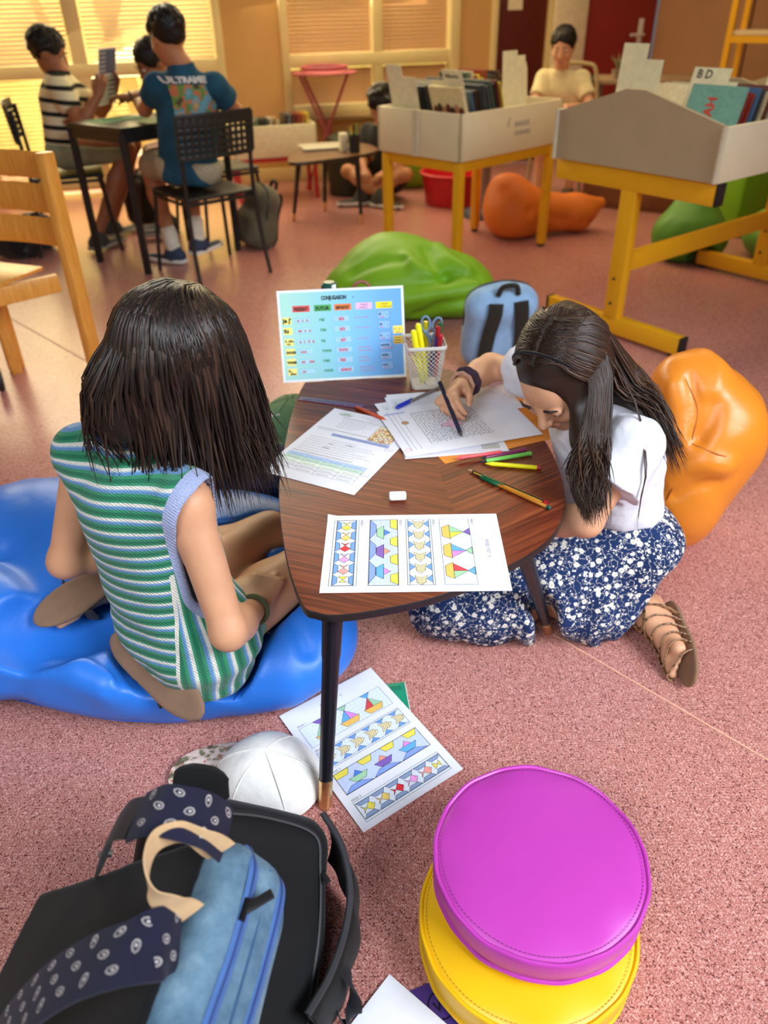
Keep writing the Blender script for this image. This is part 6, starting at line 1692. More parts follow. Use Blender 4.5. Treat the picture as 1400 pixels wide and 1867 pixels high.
# open side pocket flap standing off the right side
flp = [P(x, y, z) for x, y, z in ((588, 1482, .165), (622, 1540, .15), (638, 1620, .135), (628, 1700, .125), (600, 1780, .125), (560, 1850, .13))]
fl_top = spline(flp, 6); fl_bot = [V(q[0]*.97+(.0), q[1], max(.004, q[2]-.13)) for q in fl_top]
fv = []; nn_ = len(fl_top)
for t in np.linspace(0, 1, 6):
    for i in range(nn_): fv.append(fl_top[i]*(1-t)+fl_bot[i]*t+V(.012*math.sin(PI*t)+.003*math.sin(i*.9), 0, 0))
k = len(fv); fv2 = [q+V(-.004, 0, 0) for q in fv]; ff = []
for j in range(5):
    for i in range(nn_-1): a0 = j*nn_+i; ff.append((a0, a0+1, a0+nn_+1, a0+nn_)); ff.append((k+a0, k+a0+nn_, k+a0+nn_+1, k+a0+1))
for i in range(nn_-1): ff.append((i+1, i, k+i, k+i+1))
mesh_np('pocket_flap', fv+fv2, ff, M_bk, e)
MB().tube(fl_top, .0034, 6, flat=(1.5, .8)).build('flap_zip', mat('grey_zip_tape', (38, 38, 42), .7), e, world=True)
st = spline([P(612, 1752, .10), P(640, 1790, .09), P(648, 1830, .05), P(630, 1870, .02), P(612, 1840, .05)], 6)
MB().tube(st, .011, 6, flat=(1.1, .14), up=tuple(nrm(V(.3, .5, .8)))).build('webbing_strap', fabric('black_webbing', (26, 26, 31), 500), e, world=True)
tp = [P(368, 1462, .335), P(366, 1425, .36), P(372, 1396, .365)]
MB().tube(spline(tp, 5), [.031]*8+[.028, .024, .016], 12, flat=(1.15, .28), up=tuple(nrm(V(.2, -.5, .8)))).build('padded_strap', M_bk2, e, world=True)
# ---------------------------------------------------------------- denim backpack
n = newmat('washed_denim'); n.set(.85, 0, .2); co = n.coord(); a = n.noise(co, 16, 5, .7); tw = n.n('ShaderNodeTexWave'); tw.wave_type = 'BANDS'; tw.bands_direction = 'DIAGONAL'; tw.inputs['Scale'].default_value = 260; n.t.links.new(co, tw.inputs['Vector'])
c_ = n.ramp(a, [(.3, lin((66, 92, 114))), (.55, lin((98, 128, 148))), (.75, lin((136, 162, 178)))]); n.base(n.mix(n.math('MULTIPLY', tw.outputs['Fac'], .18), c_, lin((60, 88, 116)))); n.bump(tw.outputs['Fac'], .2, .001); M_den = n.m
e = empty('backpack', (dc[0], dc[1], 0)); tag(e, 'denim backpack with navy paisley straps and a beige handle, leaning back-up in front', 'backpack', 'school backpacks')
sdobj('body', sdD, dc-.33, dc+.33, .0042, M_den, e)
def dpt(h_, w_, t_): return dA+dD*h_+dW*w_+dT*t_
# black padded back panel
bp_ = SD().add(rbox(dpt(.215, .15, .001), (.36, .27, .014), .006, Rd), .01); bp_.disp(lambda p: .0022*nzd(p*1.3)); bp_.cut(plane((0, 0, .003), (0, 0, -1)), .003)
sdobj('back_panel', bp_, dpt(.215, .15, 0)-.3, dpt(.215, .15, 0)+.3, .0045, M_bk2, e)
# zips on the gusset
M_ztape = fabric('blue_zip_tape', (66, 100, 156), 600, .7)
for t_, h_ in ((.048, -.001), (.098, .006)):
    pts = onsurf(sdD, [dpt(h_+.02, .0, t_+.0), dpt(h_, .04, t_), dpt(h_, .12, t_+.004), dpt(h_, .2, t_), dpt(h_, .27, t_), dpt(h_+.02, .30, t_)], .0008)
    pts = spline(pts, 6); nr = -dD
    MB().tube(pts, .0075, 6, flat=(1, .22), up=tuple(nr)).build('zip', M_ztape, e, world=True)
    MB().tube([q+nr*.0018 for q in pts], .0016, 6).build('zip_teeth', mat('dark_blue_teeth', (44, 66, 120), .5), e, world=True)
zq = onsurf(sdD, [dpt(0, .085, .048)], .004)[0]
zx = nrm(P(468, 1590, .36)-P(432, 1608, .36))
MB().beam(zq, zq+zx*.034+V(0, 0, .004), .012, .004, bev=.0015).build('zip_puller', mat('black_rubber_puller', (22, 22, 24), .4), e, world=True)
MB().tube([zq-dW*.012, zq, zq+dW*.012], .004, 8).build('zip_slider', mat('dark_slider', (30, 30, 32), .3, .6), e, world=True)
# pocket edge seams
for t_ in (.075, .118):
    pts = onsurf(sdD, [dpt(.0, .02, t_), dpt(.0, .1, t_), dpt(.0, .2, t_), dpt(.0, .29, t_)], 0); MB().tube(spline(pts, 5), .0014, 5).build('seam', fabric('dark_denim_seam', (52, 84, 122)), e, world=True)
M_pais = fabric('navy_strap_fabric', (24, 25, 46), 500); M_pw = mat('white_paisley_print', (206, 198, 196), .8)
def band(name, path, wdir, width, m_list, parent, th=.006, pais=True, seed=0, sub=8, mats2=None):
    pts = spline(path, sub); k = len(pts); wd = nrm(V(wdir)) if np.ndim(wdir) == 1 else None
    T = [nrm(pts[min(i+1, k-1)]-pts[max(i-1, 0)]) for i in range(k)]
    Wd = []
    for i in range(k):
        w_ = wd if wd is not None else nrm(V(wdir[0])*(1-i/(k-1))+V(wdir[1])*(i/(k-1)))
        w_ = nrm(w_-T[i]*(w_ @ T[i])); Wd.append(w_)
    Nn = [np.cross(T[i], Wd[i]) for i in range(k)]
    if sum(q[2] for q in Nn) < 0: Nn = [-q for q in Nn]
    mb = MB(); m_ = 7; v = []; f = []
    for i in range(k):
        for j in range(m_):
            u = j/(m_-1)-.5; v.append(pts[i]+Wd[i]*u*width+Nn[i]*(th*.5*(1-(2*abs(u))**4*.6)))
        for j in range(m_):
            u = .5-j/(m_-1); v.append(pts[i]+Wd[i]*u*width-Nn[i]*(th*.5*(1-(2*abs(u))**4*.6)))
    r_ = 2*m_
    for i in range(k-1):
        for j in range(r_): f.append((i*r_+j, i*r_+(j+1) % r_, (i+1)*r_+(j+1) % r_, (i+1)*r_+j))
    f.append(tuple(range(r_))); f.append(tuple((k-1)*r_+j for j in range(r_-1, -1, -1)))
    mb.add(v, f)
    if pais:
        mb.mi(1); rs = random.Random(seed); L = sum(np.linalg.norm(pts[i+1]-pts[i]) for i in range(k-1)); cum = np.concatenate([[0], np.cumsum([np.linalg.norm(pts[i+1]-pts[i]) for i in range(k-1)])])
        def at(s_, u):
            i = min(k-2, max(0, int(np.searchsorted(cum, s_)-1))); t = (s_-cum[i])/(cum[i+1]-cum[i]+1e-9)
            return pts[i]*(1-t)+pts[i+1]*t+Wd[i]*u*width+Nn[i]*(th*.5+.0006), T[i], Wd[i]
        s_ = .012; row = 0
        while s_ < L-.008:
            for u in ((-.26, .24) if row % 2 else (0,)):
                if not row % 2: us = (-.33, .24)
                else: us = (-.04,)
                break
            for u in us:
                c, T_, W_ = at(s_+rs.uniform(-.002, .002), u); a0 = rs.uniform(-.5, .5)+(PI/2 if rs.random() < .3 else 0)
                X_ = T_*math.cos(a0)+W_*math.sin(a0); Y_ = -T_*math.sin(a0)+W_*math.cos(a0)
                for q in range(13):
                    tt = 2*PI*q/13; rr_ = .0046*(1+.35*max(0, math.cos(tt))**4); o = c+X_*rr_*1.1*math.cos(tt)+Y_*rr_*.8*math.sin(tt); g = nrm(X_*math.cos(tt)*1.1+Y_*math.sin(tt)*.8); h_ = np.cross(g, np.cross(T_, W_))
                    mb.add([o-g*.0009-h_*.0006, o+g*.0009-h_*.0006, o+g*.0009+h_*.0006, o-g*.0009+h_*.0006], [(0, 1, 2, 3)])
                mb.add([c+X_*.0021*math.cos(t)+Y_*.0011*math.sin(t) for t in np.linspace(0, 2*PI, 9)[:-1]], [tuple(range(8))])
            s_ += .0165; row += 1
    return mb.build(name, m_list, parent, world=True, angle=60)
wv = dW
band('shoulder_strap', [P(412, 1522, .412), P(380, 1497, .445), P(330, 1482, .468), P(285, 1476, .470), P(250, 1490, .45)], wv, .062, [M_pais, M_pw], e, seed=4)
band('strap_end', [P(250, 1490, .448), P(222, 1496, .41), P(205, 1520, .36), P(193, 1552, .29), P(188, 1570, .255)], (wv, wv), .05, [M_bk], e, th=.006, pais=False)
band('shoulder_strap', [P(325, 1705, .395), P(285, 1722, .425), P(225, 1738, .432), P(150, 1765, .41), P(80, 1810, .37), P(20, 1870, .31), P(-20, 1930, .26)], (wv, nrm(wv+V(.5, 0, .25))), .066, [M_pais, M_pw], e, seed=9)
M_bei = fabric('beige_webbing', (206, 172, 128), 420, .85)
band('carry_handle', [P(404, 1552, .412), P(372, 1532, .440), P(325, 1518, .458), P(283, 1535, .466), P(267, 1580, .466), P(278, 1625, .456), P(310, 1650, .436), P(346, 1668, .404)], (0.05, 0, 1), .036, [M_bei], e, th=.0026, pais=False)
MB().tube([P(183, 1560, .262), P(190, 1556, .266), P(204, 1557, .262)], .005, 8).build('buckle', mat('grey_metal_buckle', (150, 146, 140), .35, .8), e, world=True)
# ================================================================ CHILDREN AND FURNITURE FARTHER BACK
def shoe_prims(an, toe, s=1.0):
    an = V(an); toe = V(toe); d = toe-an; d[2] = 0; d = nrm(d); g = V(an[0], an[1], max(.004, an[2]-.075))
    sd = SD().add(cap(g-d*.035+V(0, 0, .035), g+d*.02+V(0, 0, .04), .036*s, .038*s), .02).add(cap(g, g+d*.15*s+V(0, 0, .0), .036*s, .032*s), .03).add(cap(g+V(0, 0, .04), an, .036, .036), .03)
    sd.cut(plane(V(0, 0, g[2]-.0), (0, 0, -1)), .003); return sd, g, d
def bgperson(name_label, J, cols, s=1.0, sleeve=.55, short_len=.8, hairf=None, hf=(0, -1, -.2), hu=(0, 0, 1), hs=.95, skin=None, shirt_mat=None, shorts_mat=None, shoe_mat=None, sock=None, h=.0075, legs=True, hands=(None, None), barefoot=False):
    J = {k: V(v) for k, v in J.items()}; rt = nrm(J['shR']-J['shL'])
    hx = nrm(V(rt[0], rt[1], 0))
    e = empty('person', (J['pel'][0], J['pel'][1], 0)); tag(e, name_label, 'person')
    hipR, hipL = J['pel']+hx*.075, J['pel']-hx*.075
    b = SD(); torso_prims(b, J['pel'], J['chest'], J['neck'], hipR, hipL, J['shR'], J['shL'], s)
    b.add(cap(J['neck'], J['head']-nrm(hu)*.04, .044*s, .046*s), .03)
    L, R = head_prims(b, J['head'], hf, hu, hs)
    for k, q in (('R', 0), ('L', 1)):
        if 'el'+k in J:
            arm_prims(b, J['sh'+k], J['el'+k], J['wr'+k], s)
            hd_, pm = hands[q] or (J['wr'+k]-J['el'+k], (0, 0, -1)); hand_prims(b, J['wr'+k], hd_, pm, 1 if k == 'R' else -1, .95)
        if legs and 'kn'+k in J: leg_prims(b, hipR if k == 'R' else hipL, J['kn'+k], J['an'+k], .95*s)
    pts = np.array(list(J.values())); lo, hi = pts.min(0)-.2, pts.max(0)+.2; lo[2] = max(-.02, lo[2])
    sdobj('body', b, lo, hi, h, skin, e); face_parts(e, L, R, hs)
    t = SD(); torso_prims(t, J['pel'], J['chest'], J['neck'], hipR, hipL, J['shR'], J['shL'], s, .013)
    ua = nrm(J['chest']-J['pel'])
    t.add(cap(J['pel']-ua*.03+hx*.05, J['pel']-ua*.03-hx*.05, .098*s, .098*s), .03)
    for k in 'RL':
        if 'el'+k in J:
            a = J['sh'+k]; d_ = J['el'+k]-a
            t.add(cap(a, a+d_*(sleeve+.08), .056*s, .060*s), .03); t.cut(lambda p, c=a+d_*sleeve, d=nrm(d_): np.where(np.linalg.norm(p-c, axis=1) < .11, (p-c) @ d, -1.0), .004)
    t.sub(ell(J['neck']+V(0, 0, .025), (.06, .06, .035)), .006); t.cut(plane(J['pel']-ua*.085, -ua), .006)
    nz = vnoise(18, 3); t.disp(lambda p: .003*nz(p))
    v, f = t.mesh(lo, hi, h*QUAL); v = relax(v, f, 1)
    o = mesh_np('shirt', v, f, shirt_mat, e, attrs={'along': (v-J['pel']) @ ua})
    if shorts_mat is not None:
        q = SD().add(cap(hipR, hipL, .098*s, .098*s), .03)
        for k, hp in (('R', hipR), ('L', hipL)):
            if 'kn'+k in J: q.add(cap(hp, hp+(J['kn'+k]-hp)*short_len, .087*s, .073*s), .03)
        q.cut(plane(J['pel']+ua*.03, ua), .01); q.disp(lambda p: .003*nz(p*1.4)); sdobj('shorts', q, lo, hi, h, shorts_mat, e)
    if shoe_mat is not None:
        for k in 'RL':
            if 'an'+k not in J: continue
            sd, g, d = shoe_prims(J['an'+k], J['to'+k]); so = sdobj('shoe', sd, g-.25, g+.25, .006, shoe_mat, e)
            x = np.cross(d, V(0, 0, 1)); st = [(g-d*.068), (g-d*.05+x*.034), (g+d*.1+x*.038), (g+d*.176+x*.015), (g+d*.176-x*.015), (g+d*.1-x*.038), (g-d*.05-x*.034)]
            MB().tube([p_+V(0, 0, .011) for p_ in spline(st, 4, True)], .009, 6, closed=True, flat=(.5, 1.2), up=(0, 0, 1)).build('sole', M_white if sock != 'dark' else M_greysole, so, world=True)
            if sock not in (None, 'dark'):
                sk = SD().add(cap(J['an'+k], J['an'+k]+nrm(J['kn'+k]-J['an'+k])*.09, .040, .042), .01); sdobj('sock', sk, J['an'+k]-.15, J['an'+k]+.15, .006, sock, e)
    hr = SD(); hr.add(ell(L(0, -.014*hs/.95, .030), (.083*hs, .100*hs, .092*hs), R), .02).sub(ell(L(0, .105, -.035), (.064*hs, .075*hs, .085*hs), R), .02).cut(plane(L(0, 0, -.06), -nrm(hu)), .01)
    if hairf: hairf(hr, L, R)
    n1 = vnoise(70, 2); hr.disp(lambda p: .005*n1(p))
    v, f = hr.mesh(J['head']-.26, J['head']+.26, .006*QUAL); v = relax(v, f, 1); base = mesh_np('hair', v, f, M_hair3, e, attrs={'lock': .1+.25*np.abs(n1(v*1.7))})
    rr = random.Random(9); lk = []
    for i in range(150):
        az = rr.uniform(-PI, PI); el_ = rr.uniform(.1, 1.3); c_ = lambda a_, e_, k: L(.083*hs*k*math.sin(a_)*math.cos(e_), -.014+.1*hs*k*-math.cos(a_)*math.cos(e_), .03+.092*hs*k*math.sin(e_))
        if abs(az) > 2.2 and el_ < .6: continue
        lk.append(([c_(az, min(1.4, el_+.35), 1.0), c_(az+.05, el_, 1.04), c_(az+.1, el_-.28, 1.06+.03*rr.random())], rr.uniform(.004, .007), rr.random()*.8))
    locks('hair_locks', lk, M_hair3, base, n=8)
    return e, b
M_greysole = mat('pale_grey_rubber', (150, 150, 140), .6)
M_blk = mat('black_painted_steel', (22, 20, 18), .4); M_blkp = mat('black_moulded_plastic', (26, 24, 22), .45)
def fourleg_chair(label, c, ang, sh=.415, bh=.77, group='black perforated-back chairs', back=True):
    """black stacking chair; local +y = the way the sitter looks"""
    e = empty('perforated_chair' if back else 'stool', (c[0], c[1], 0), ang); tag(e, label, 'chair' if back else 'stool', group if back else None)
    w = .20; d0, d1 = -.19, .20
    sd = SD().add(rbox((0, 0, sh-.008), (.39, .38, .02), .009), .01); sd.add(cap((-.17, .18, sh-.014), (.17, .18, sh-.014), .016), .02); sd.sub(ell((0, -.02, sh+.03), (.17, .15, .026)), .02)
    v, f = sd.mesh(V(-.24, -.24, sh-.06), V(.24, .24, sh+.05), .008*QUAL); mesh_np('seat', v, f, M_blkp, e, wp=False)
    for sx_ in (-1, 1):
        MB().tube(spline([(sx_*.185, .17, sh-.02), (sx_*.20, .19, .22), (sx_*.215, .215, .0)], 4), .0105, 8).build('leg', M_blk, e)
        if not back: MB().tube([(sx_*.18, -.17, sh-.02), (sx_*.2, -.2, 0)], .0105, 8).build('leg', M_blk, e); continue
        MB().tube(spline([(sx_*.185, -.20, bh-.02), (sx_*.185, -.185, sh+.02), (sx_*.195, -.20, .2), (sx_*.205, -.235, .0)], 4), .0105, 8).build('leg', M_blk, e)
    MB().tube([(-.19, .172, sh-.03), (-.19, -.18, sh-.03), (.19, -.18, sh-.03), (.19, .172, sh-.03)], .009, 8, closed=True).build('seat_frame', M_blk, e)
    if not back: return e
    mb = MB(); zc0, zc1 = bh-.175, bh
    def bk(u, z): return V(u*.195, -.20-.028*(1-u*u)-(z-zc0)*.10, z)
    for i in range(13):
        u = -1+2*i/12; mb.beam(bk(u, zc0), bk(u, zc1), .018 if i in (0, 12) else .014, .006, up=(0, 1, 0))
    for j in range(7):
        z = zc0+(zc1-zc0)*j/6; mb.tube([bk(u, z) for u in np.linspace(-1, 1, 9)], .0095 if j in (0, 6) else .0065, 6, flat=(.45, 1.3), up=(0, 0, 1))
    for z0_, z1_ in ((zc1-.05, zc1),): mb.tube([bk(u, (z0_+z1_)/2) for u in np.linspace(-1, 1, 9)], .013, 6, flat=(.28, 1.8), up=(0, 0, 1))
    mb.build('backrest', M_blkp, e)
    return e
# ---------------------------------------------------------------- the table by the left window
TT = .70
tc = [V(-1.23, 4.08, 0), V(-.80, 4.52, 0), V(-1.14, 4.78, 0), V(-1.57, 4.34, 0)]
e = empty('table', (-1.1, 4.57, 0)); tag(e, 'black school table by the left window with papers on it', 'table')
cx_ = sum(tc)/4; ins_ = [cx_+(p-cx_)*.97 for p in tc]
poly = [(p[0], p[1]) for p in tc]
if sum(a[0]*b_[1]-b_[0]*a[1] for a, b_ in zip(poly, poly[1:]+poly[:1])) < 0: poly = poly[::-1]
MB().prism(poly, TT-.022, TT).build('tabletop', mat('black_table_laminate', (30, 28, 26), .35), e, world=True)
mb = MB()
for i in range(4): mb.beam(ins_[i]+V(0, 0, TT-.045), ins_[(i+1) % 4]+V(0, 0, TT-.045), .02, .045)
mb.build('apron', M_blk, e, world=True)
for p in ins_: MB().beam(p, p+V(0, 0, TT-.023), .032, .032).build('leg', M_blk, e, world=True)
def tabsheet(c, w, h, ang, deco, label, col=None, name='sheet', cat='paper', z=TT):
    p = Print(w, h, col or M_paper); deco(p); x = V(math.cos(ang), math.sin(ang), 0); y = V(-x[1], x[0], 0)
    return tag(p.build(name, frame_from(V(c[0], c[1], z+.001)-x*w/2-y*h/2, x, y)), label, cat)
tabsheet((-1.10, 4.40), .28, .20, .8, lambda p: [p.scribble(.02, .03+.02*i, .22, .004, (120, 130, 120), i) for i in range(8)], 'open sheet the boy in teal is writing on', mat('pale_green_page', (180, 206, 170), .7))
tabsheet((-1.36, 4.40), .24, .20, .8, lambda p: p.rect(.03, .03, .26, .18, (96, 150, 110)), 'green sheet in the middle of the black table', mat('green_sheet', (70, 120, 84), .6))
# ---------------------------------------------------------------- the boy in teal
n = newmat('teal_tshirt'); n.set(.9, 0, .2); co = n.coord(); n.base(n.ramp(n.noise(co, 10, 4), [(.3, lin((30, 70, 92))), (.7, lin((44, 92, 116)))])); M_teal_shirt = n.m
fdT = nrm(V(-.62, .78, 0)); rtT = V(fdT[1], -fdT[0], 0)
pelT = V(-.93, 4.10, .53); nkT = PY(330, 118, 4.08); chT = V(-.90, 4.10, .80)
JT = dict(pel=pelT, chest=chT, neck=nkT, head=PY(307, 66, 4.08)+fdT*.01, shR=PY(392, 158, 4.05), shL=PY(285, 158, 4.12), elL=V(-1.13, 4.22, .765), wrL=V(-1.19, 4.36, .785), elR=V(-.68, 4.20, .75), wrR=V(-.80, 4.40, .765),
          knR=V(-1.02, 4.42, .49), anR=V(-.98, 4.28, .13), toR=V(-.90, 4.42, .05), knL=V(-1.20, 4.36, .49), anL=P(316, 452, .08), toL=P(276, 464, .03))
M_stripe_shorts = mat('pale_grey_beige_shorts', (172, 164, 138), .9, var=(90, .12))
tb_, tbsd = bgperson('boy in a teal T-shirt with a comic picture on its back, at the table', JT, None, 1.0, .50, .85, None, fdT*.9+V(-.1, 0, -.35), V(-.05, .1, 1), .98, M_skin4, M_teal_shirt, M_stripe_shorts, mat('navy_sneaker', (40, 56, 84), .7), fabric('white_sock', (220, 214, 196)), hands=((V(-.5, .8, -.1), (0, 0, -1)), (V(-.2, .95, 0), (0, .0, -1))))
# picture on the back of the T-shirt: a comic strip panel with a generic jumble of shapes and white lettering over it
def back_print():
    tsd = SD(); torso_prims(tsd, pelT, chT, nkT, pelT+rtT*.075, pelT-rtT*.075, JT['shR'], JT['shL'], 1.0, .013)
    up_ = V(0, 0, 1); cpx = PY(362, 192, 4.0)
    nx, ny = 22, 20; v = []; W_, H_ = .19, .17; rs = random.Random(4); f = []; mi = []
    pts = []
    for j in range(ny+1):
        for i in range(nx+1):
            p_ = cpx+rtT*((i/nx-.5)*W_)+up_*((j/ny-.5)*H_)-fdT*.10; pts.append(p_)
    P0 = np.array(pts); t = np.zeros(len(P0))
    for _ in range(30):
        d = tsd(P0+fdT*t[:, None])-.005; t += d*.8
    v = P0+fdT*t[:, None]
    pal = [(214, 190, 120), (196, 150, 90), (120, 176, 190), (90, 160, 150), (206, 120, 80), (110, 150, 70), (90, 60, 50), (230, 214, 160)]
    ms = [mat('tee_print_%d' % i, c, .8) for i, c in enumerate(pal)]
    vn = vnoise(34, 8)
    for j in range(ny):
        for i in range(nx):
            a = j*(nx+1)+i; f.append((a, a+1, a+nx+2, a+nx+1)); q = vn(v[a][None])[0]; k = int((q+1)*3.99) % 8
            if 9 < i < 17 and abs((i-9)-(j*.45)) < 2.2 and j < 15: k = 2
            if j < 6 and i < 6: k = 5 if (i+j) % 2 else 0
            mi.append(k)
    mesh_np('shirt_picture', v, f, ms, tb_, mi=mi, smooth=False)
    mb = MB()
    gv, gf = glyphs('ULTRAMER', .06); s_ = .034/1
    P1 = np.array([cpx+rtT*(-.105+a*.034)+up_*(.092+b*.034)-fdT*.10 for a, b, _ in gv]); t = np.zeros(len(P1))
    for _ in range(30): t += (tsd(P1+fdT*t[:, None])-.006)*.8
    mb.add(P1+fdT*t[:, None], gf)
    mb.build('shirt_lettering', mat('white_print', (226, 226, 220), .8), tb_, world=True, smooth=False)
back_print()
cT = V(-.885, 4.10); fourleg_chair('black chair with a perforated back under the boy in teal', (-.88, 4.12), math.atan2(fdT[1], fdT[0])-PI/2)
pen('felt_pen', V(-1.215, 4.44, TT+.004), V(-1.25, 4.41, TT+.13), .005, M_dark, M_dark, None, None, 'dark pen in the hand of the boy in teal', cat='felt pen')
# ---------------------------------------------------------------- the striped boy reading
n = newmat('cream_black_striped_jersey'); n.set(.9, 0, .2); z_ = n.attr('along'); fr_ = n.math('FRACT', n.math('MULTIPLY', z_, 15.5))
n.base(n.ramp(fr_, [(0, lin((222, 214, 176))), (.62, lin((34, 38, 36))), (.97, lin((222, 214, 176)))], 'CONSTANT')); M_jersey = n.m
fdS = nrm(V(.93, .30, 0)); rtS = V(fdS[1], -fdS[0], 0)
JS = dict(pel=V(-1.74, 4.70, .53), chest=V(-1.72, 4.71, .76), neck=V(-1.69, 4.72, .90), head=PY(88, 100, 4.74)+V(0, 0, .015), shR=V(-1.66, 4.585, .845), shL=V(-1.73, 4.85, .845), elR=V(-1.565, 4.52, .665), wrR=V(-1.46, 4.58, .80), elL=V(-1.56, 4.88, .69), wrL=V(-1.44, 4.80, .80),
          knR=V(-1.40, 4.70, .52), anR=P(178, 428, .09), toR=P(214, 438, .03), knL=V(-1.42, 4.90, .52), anL=P(204, 406, .09), toL=P(238, 416, .03))
sb_, _ = bgperson('boy in a cream and black striped shirt reading a magazine at the left window', JS, None, 1.0, .62, .80, None, fdS*.9+V(0, -.1, -.35), V(.1, 0, 1), .98, M_skin3, M_jersey, fabric('sage_shorts', (150, 158, 126)), mat('grey_black_sneaker', (56, 60, 58), .7), 'dark', hands=((V(.3, .25, .9), (0, .9, .2)), (V(.3, -.2, .9), (0, -.9, .2))))
fourleg_chair('black chair with a perforated back under the boy in stripes', (-1.765, 4.70), math.atan2(fdS[1], fdS[0])-PI/2)
def mag(p):
    w, h = p.w, p.h
    p.rect(.006, h*.55, w-.012, h*.42, (86, 96, 132)); p.rect(.006, .006, w-.012, h*.5, (176, 190, 178)); p.layer()
    for i in range(5): p.rect(.012, h*.60+i*.02, w*.35, .008, (170, 176, 196)); p.rect(w*.55, .02+i*.022, w*.38, .01, (70, 96, 90))
    p.line([(w/2, 0), (w/2, h)], (60, 66, 76), .003)
mg = Print(.20, .27, M_paper); mag(mg)
ma = V(-1.475, 4.60, .745); mx_ = nrm(V(.18, .95, 0)); my_ = nrm(V(.22, -.05, 1))
tag(mg.build('magazine', frame_from(ma-my_*.0, mx_, my_)), 'magazine held open upright by the boy in stripes', 'magazine')
# ---------------------------------------------------------------- the child behind the table
fdH = nrm(V(-.75, -.55, 0)); rtH = V(fdH[1], -fdH[0], 0)
hh = PY(277, 112, 4.74)
JH = dict(pel=V(-.97, 4.93, .545), chest=V(-1.03, 4.87, .73), neck=V(-1.10, 4.79, .85), head=hh, shR=V(-1.12, 4.79, .80)+rtH*.125, shL=V(-1.12, 4.79, .80)-rtH*.125, elR=V(-1.24, 4.86, .765)+rtH*.06, wrR=V(-1.32, 4.70, .785), elL=V(-1.16, 4.66, .775)-rtH*.04, wrL=V(-1.30, 4.60, .785),
          knR=V(-1.33, 4.92, .47), anR=V(-1.31, 4.95, .10), toR=V(-1.45, 4.91, .03), knL=V(-1.29, 4.80, .47), anL=V(-1.28, 4.82, .10), toL=V(-1.41, 4.78, .03))
bgperson('dark-haired child half hidden behind the boy in teal at the black table', JH, None, .92, .55, .8, None, fdH*.85+V(0, 0, -.5), V(-.15, -.1, 1), .95, M_skin3, fabric('grey_white_tee', (176, 172, 160)), fabric('brown_shorts', (84, 66, 54)), mat('black_sneaker', (30, 30, 32), .7), 'dark', h=.009)
fourleg_chair('black backless stool under the child behind the black table', (-.96, 4.94), math.atan2(fdH[1], fdH[0])-PI/2, .385, back=False)
# ---------------------------------------------------------------- the reader on the floor
fdR = nrm(V(-.55, -.85, 0)); rtR = V(fdR[1], -fdR[0], 0)
JR = dict(pel=V(.06, 5.83, .13), chest=V(.05, 5.78, .37), neck=V(.045, 5.75, .48), head=V(.045, 5.72, .60), shR=V(.05, 5.77, .43)+rtR*.12, shL=V(.05, 5.77, .43)-rtR*.12, elR=V(-.10, 5.78, .27), wrR=V(-.08, 5.62, .22), elL=V(.19, 5.66, .27), wrL=V(.06, 5.55, .22),
          knR=V(-.20, 5.72, .20), anR=V(.02, 5.52, .085), toR=V(.14, 5.44, .03), knL=V(.20, 5.56, .20), anL=V(-.10, 5.60, .085), toL=V(-.24, 5.56, .03))
def curly(hr, L, R):
    rs = random.Random(2)
    for i in range(46):
        a, t = rs.uniform(-PI, PI), rs.uniform(-.2, 1.4)
        if abs(a) > 2.3 and t < .6: continue
        hr.add(ell(L(.085*math.sin(a)*math.cos(t), -.01-.1*math.cos(a)*math.cos(t), .03+.09*math.sin(t)), (.026, .026, .026)), .006)
bgperson('curly-haired child sitting cross-legged on the floor behind the middle bin', JR, None, .92, .55, .62, curly, fdR*.7+V(0, 0, -.6), V(-.1, -.2, 1), .95, M_skin4, fabric('charcoal_tee', (44, 44, 42)), fabric('charcoal_shorts', (40, 40, 40)), mat('black_white_sneaker', (60, 60, 58), .7), None, h=.009)
# ---------------------------------------------------------------- the person beyond the bins
fdP = nrm(V(-.35, -.9, 0)); rtP = V(fdP[1], -fdP[0], 0); px0 = PY(1027, 84, 5.62)
JP = dict(pel=V(px0[0]+.08, 5.75, .46), chest=V(px0[0]+.04, 5.70, .66), neck=V(px0[0]+.01, 5.66, .79), head=px0, shR=V(px0[0]+.03, 5.68, .735)+rtP*.12, shL=V(px0[0]+.03, 5.68, .735)-rtP*.12, elR=V(px0[0]-.16, 5.62, .58), wrR=V(px0[0]-.10, 5.46, .60), elL=V(px0[0]+.20, 5.52, .58), wrL=V(px0[0]+.06, 5.44, .60),
          knR=V(px0[0]-.12, 5.40, .47), anR=V(px0[0]-.12, 5.42, .10), toR=V(px0[0]-.17, 5.28, .03), knL=V(px0[0]+.08, 5.38, .47), anL=V(px0[0]+.08, 5.42, .10), toL=V(px0[0]+.05, 5.28, .03))
bgperson('child in a cream top sitting on the beige-framed chair beyond the bins', JP, None, .92, .6, .9, None, fdP*.9+V(0, 0, -.3), V(0, 0, 1), .95, M_skin2, fabric('cream_tee', (226, 212, 166)), fabric('dark_grey_trousers', (62, 58, 54)), mat('brown_sneaker', (90, 66, 50), .7), 'dark', h=.009)
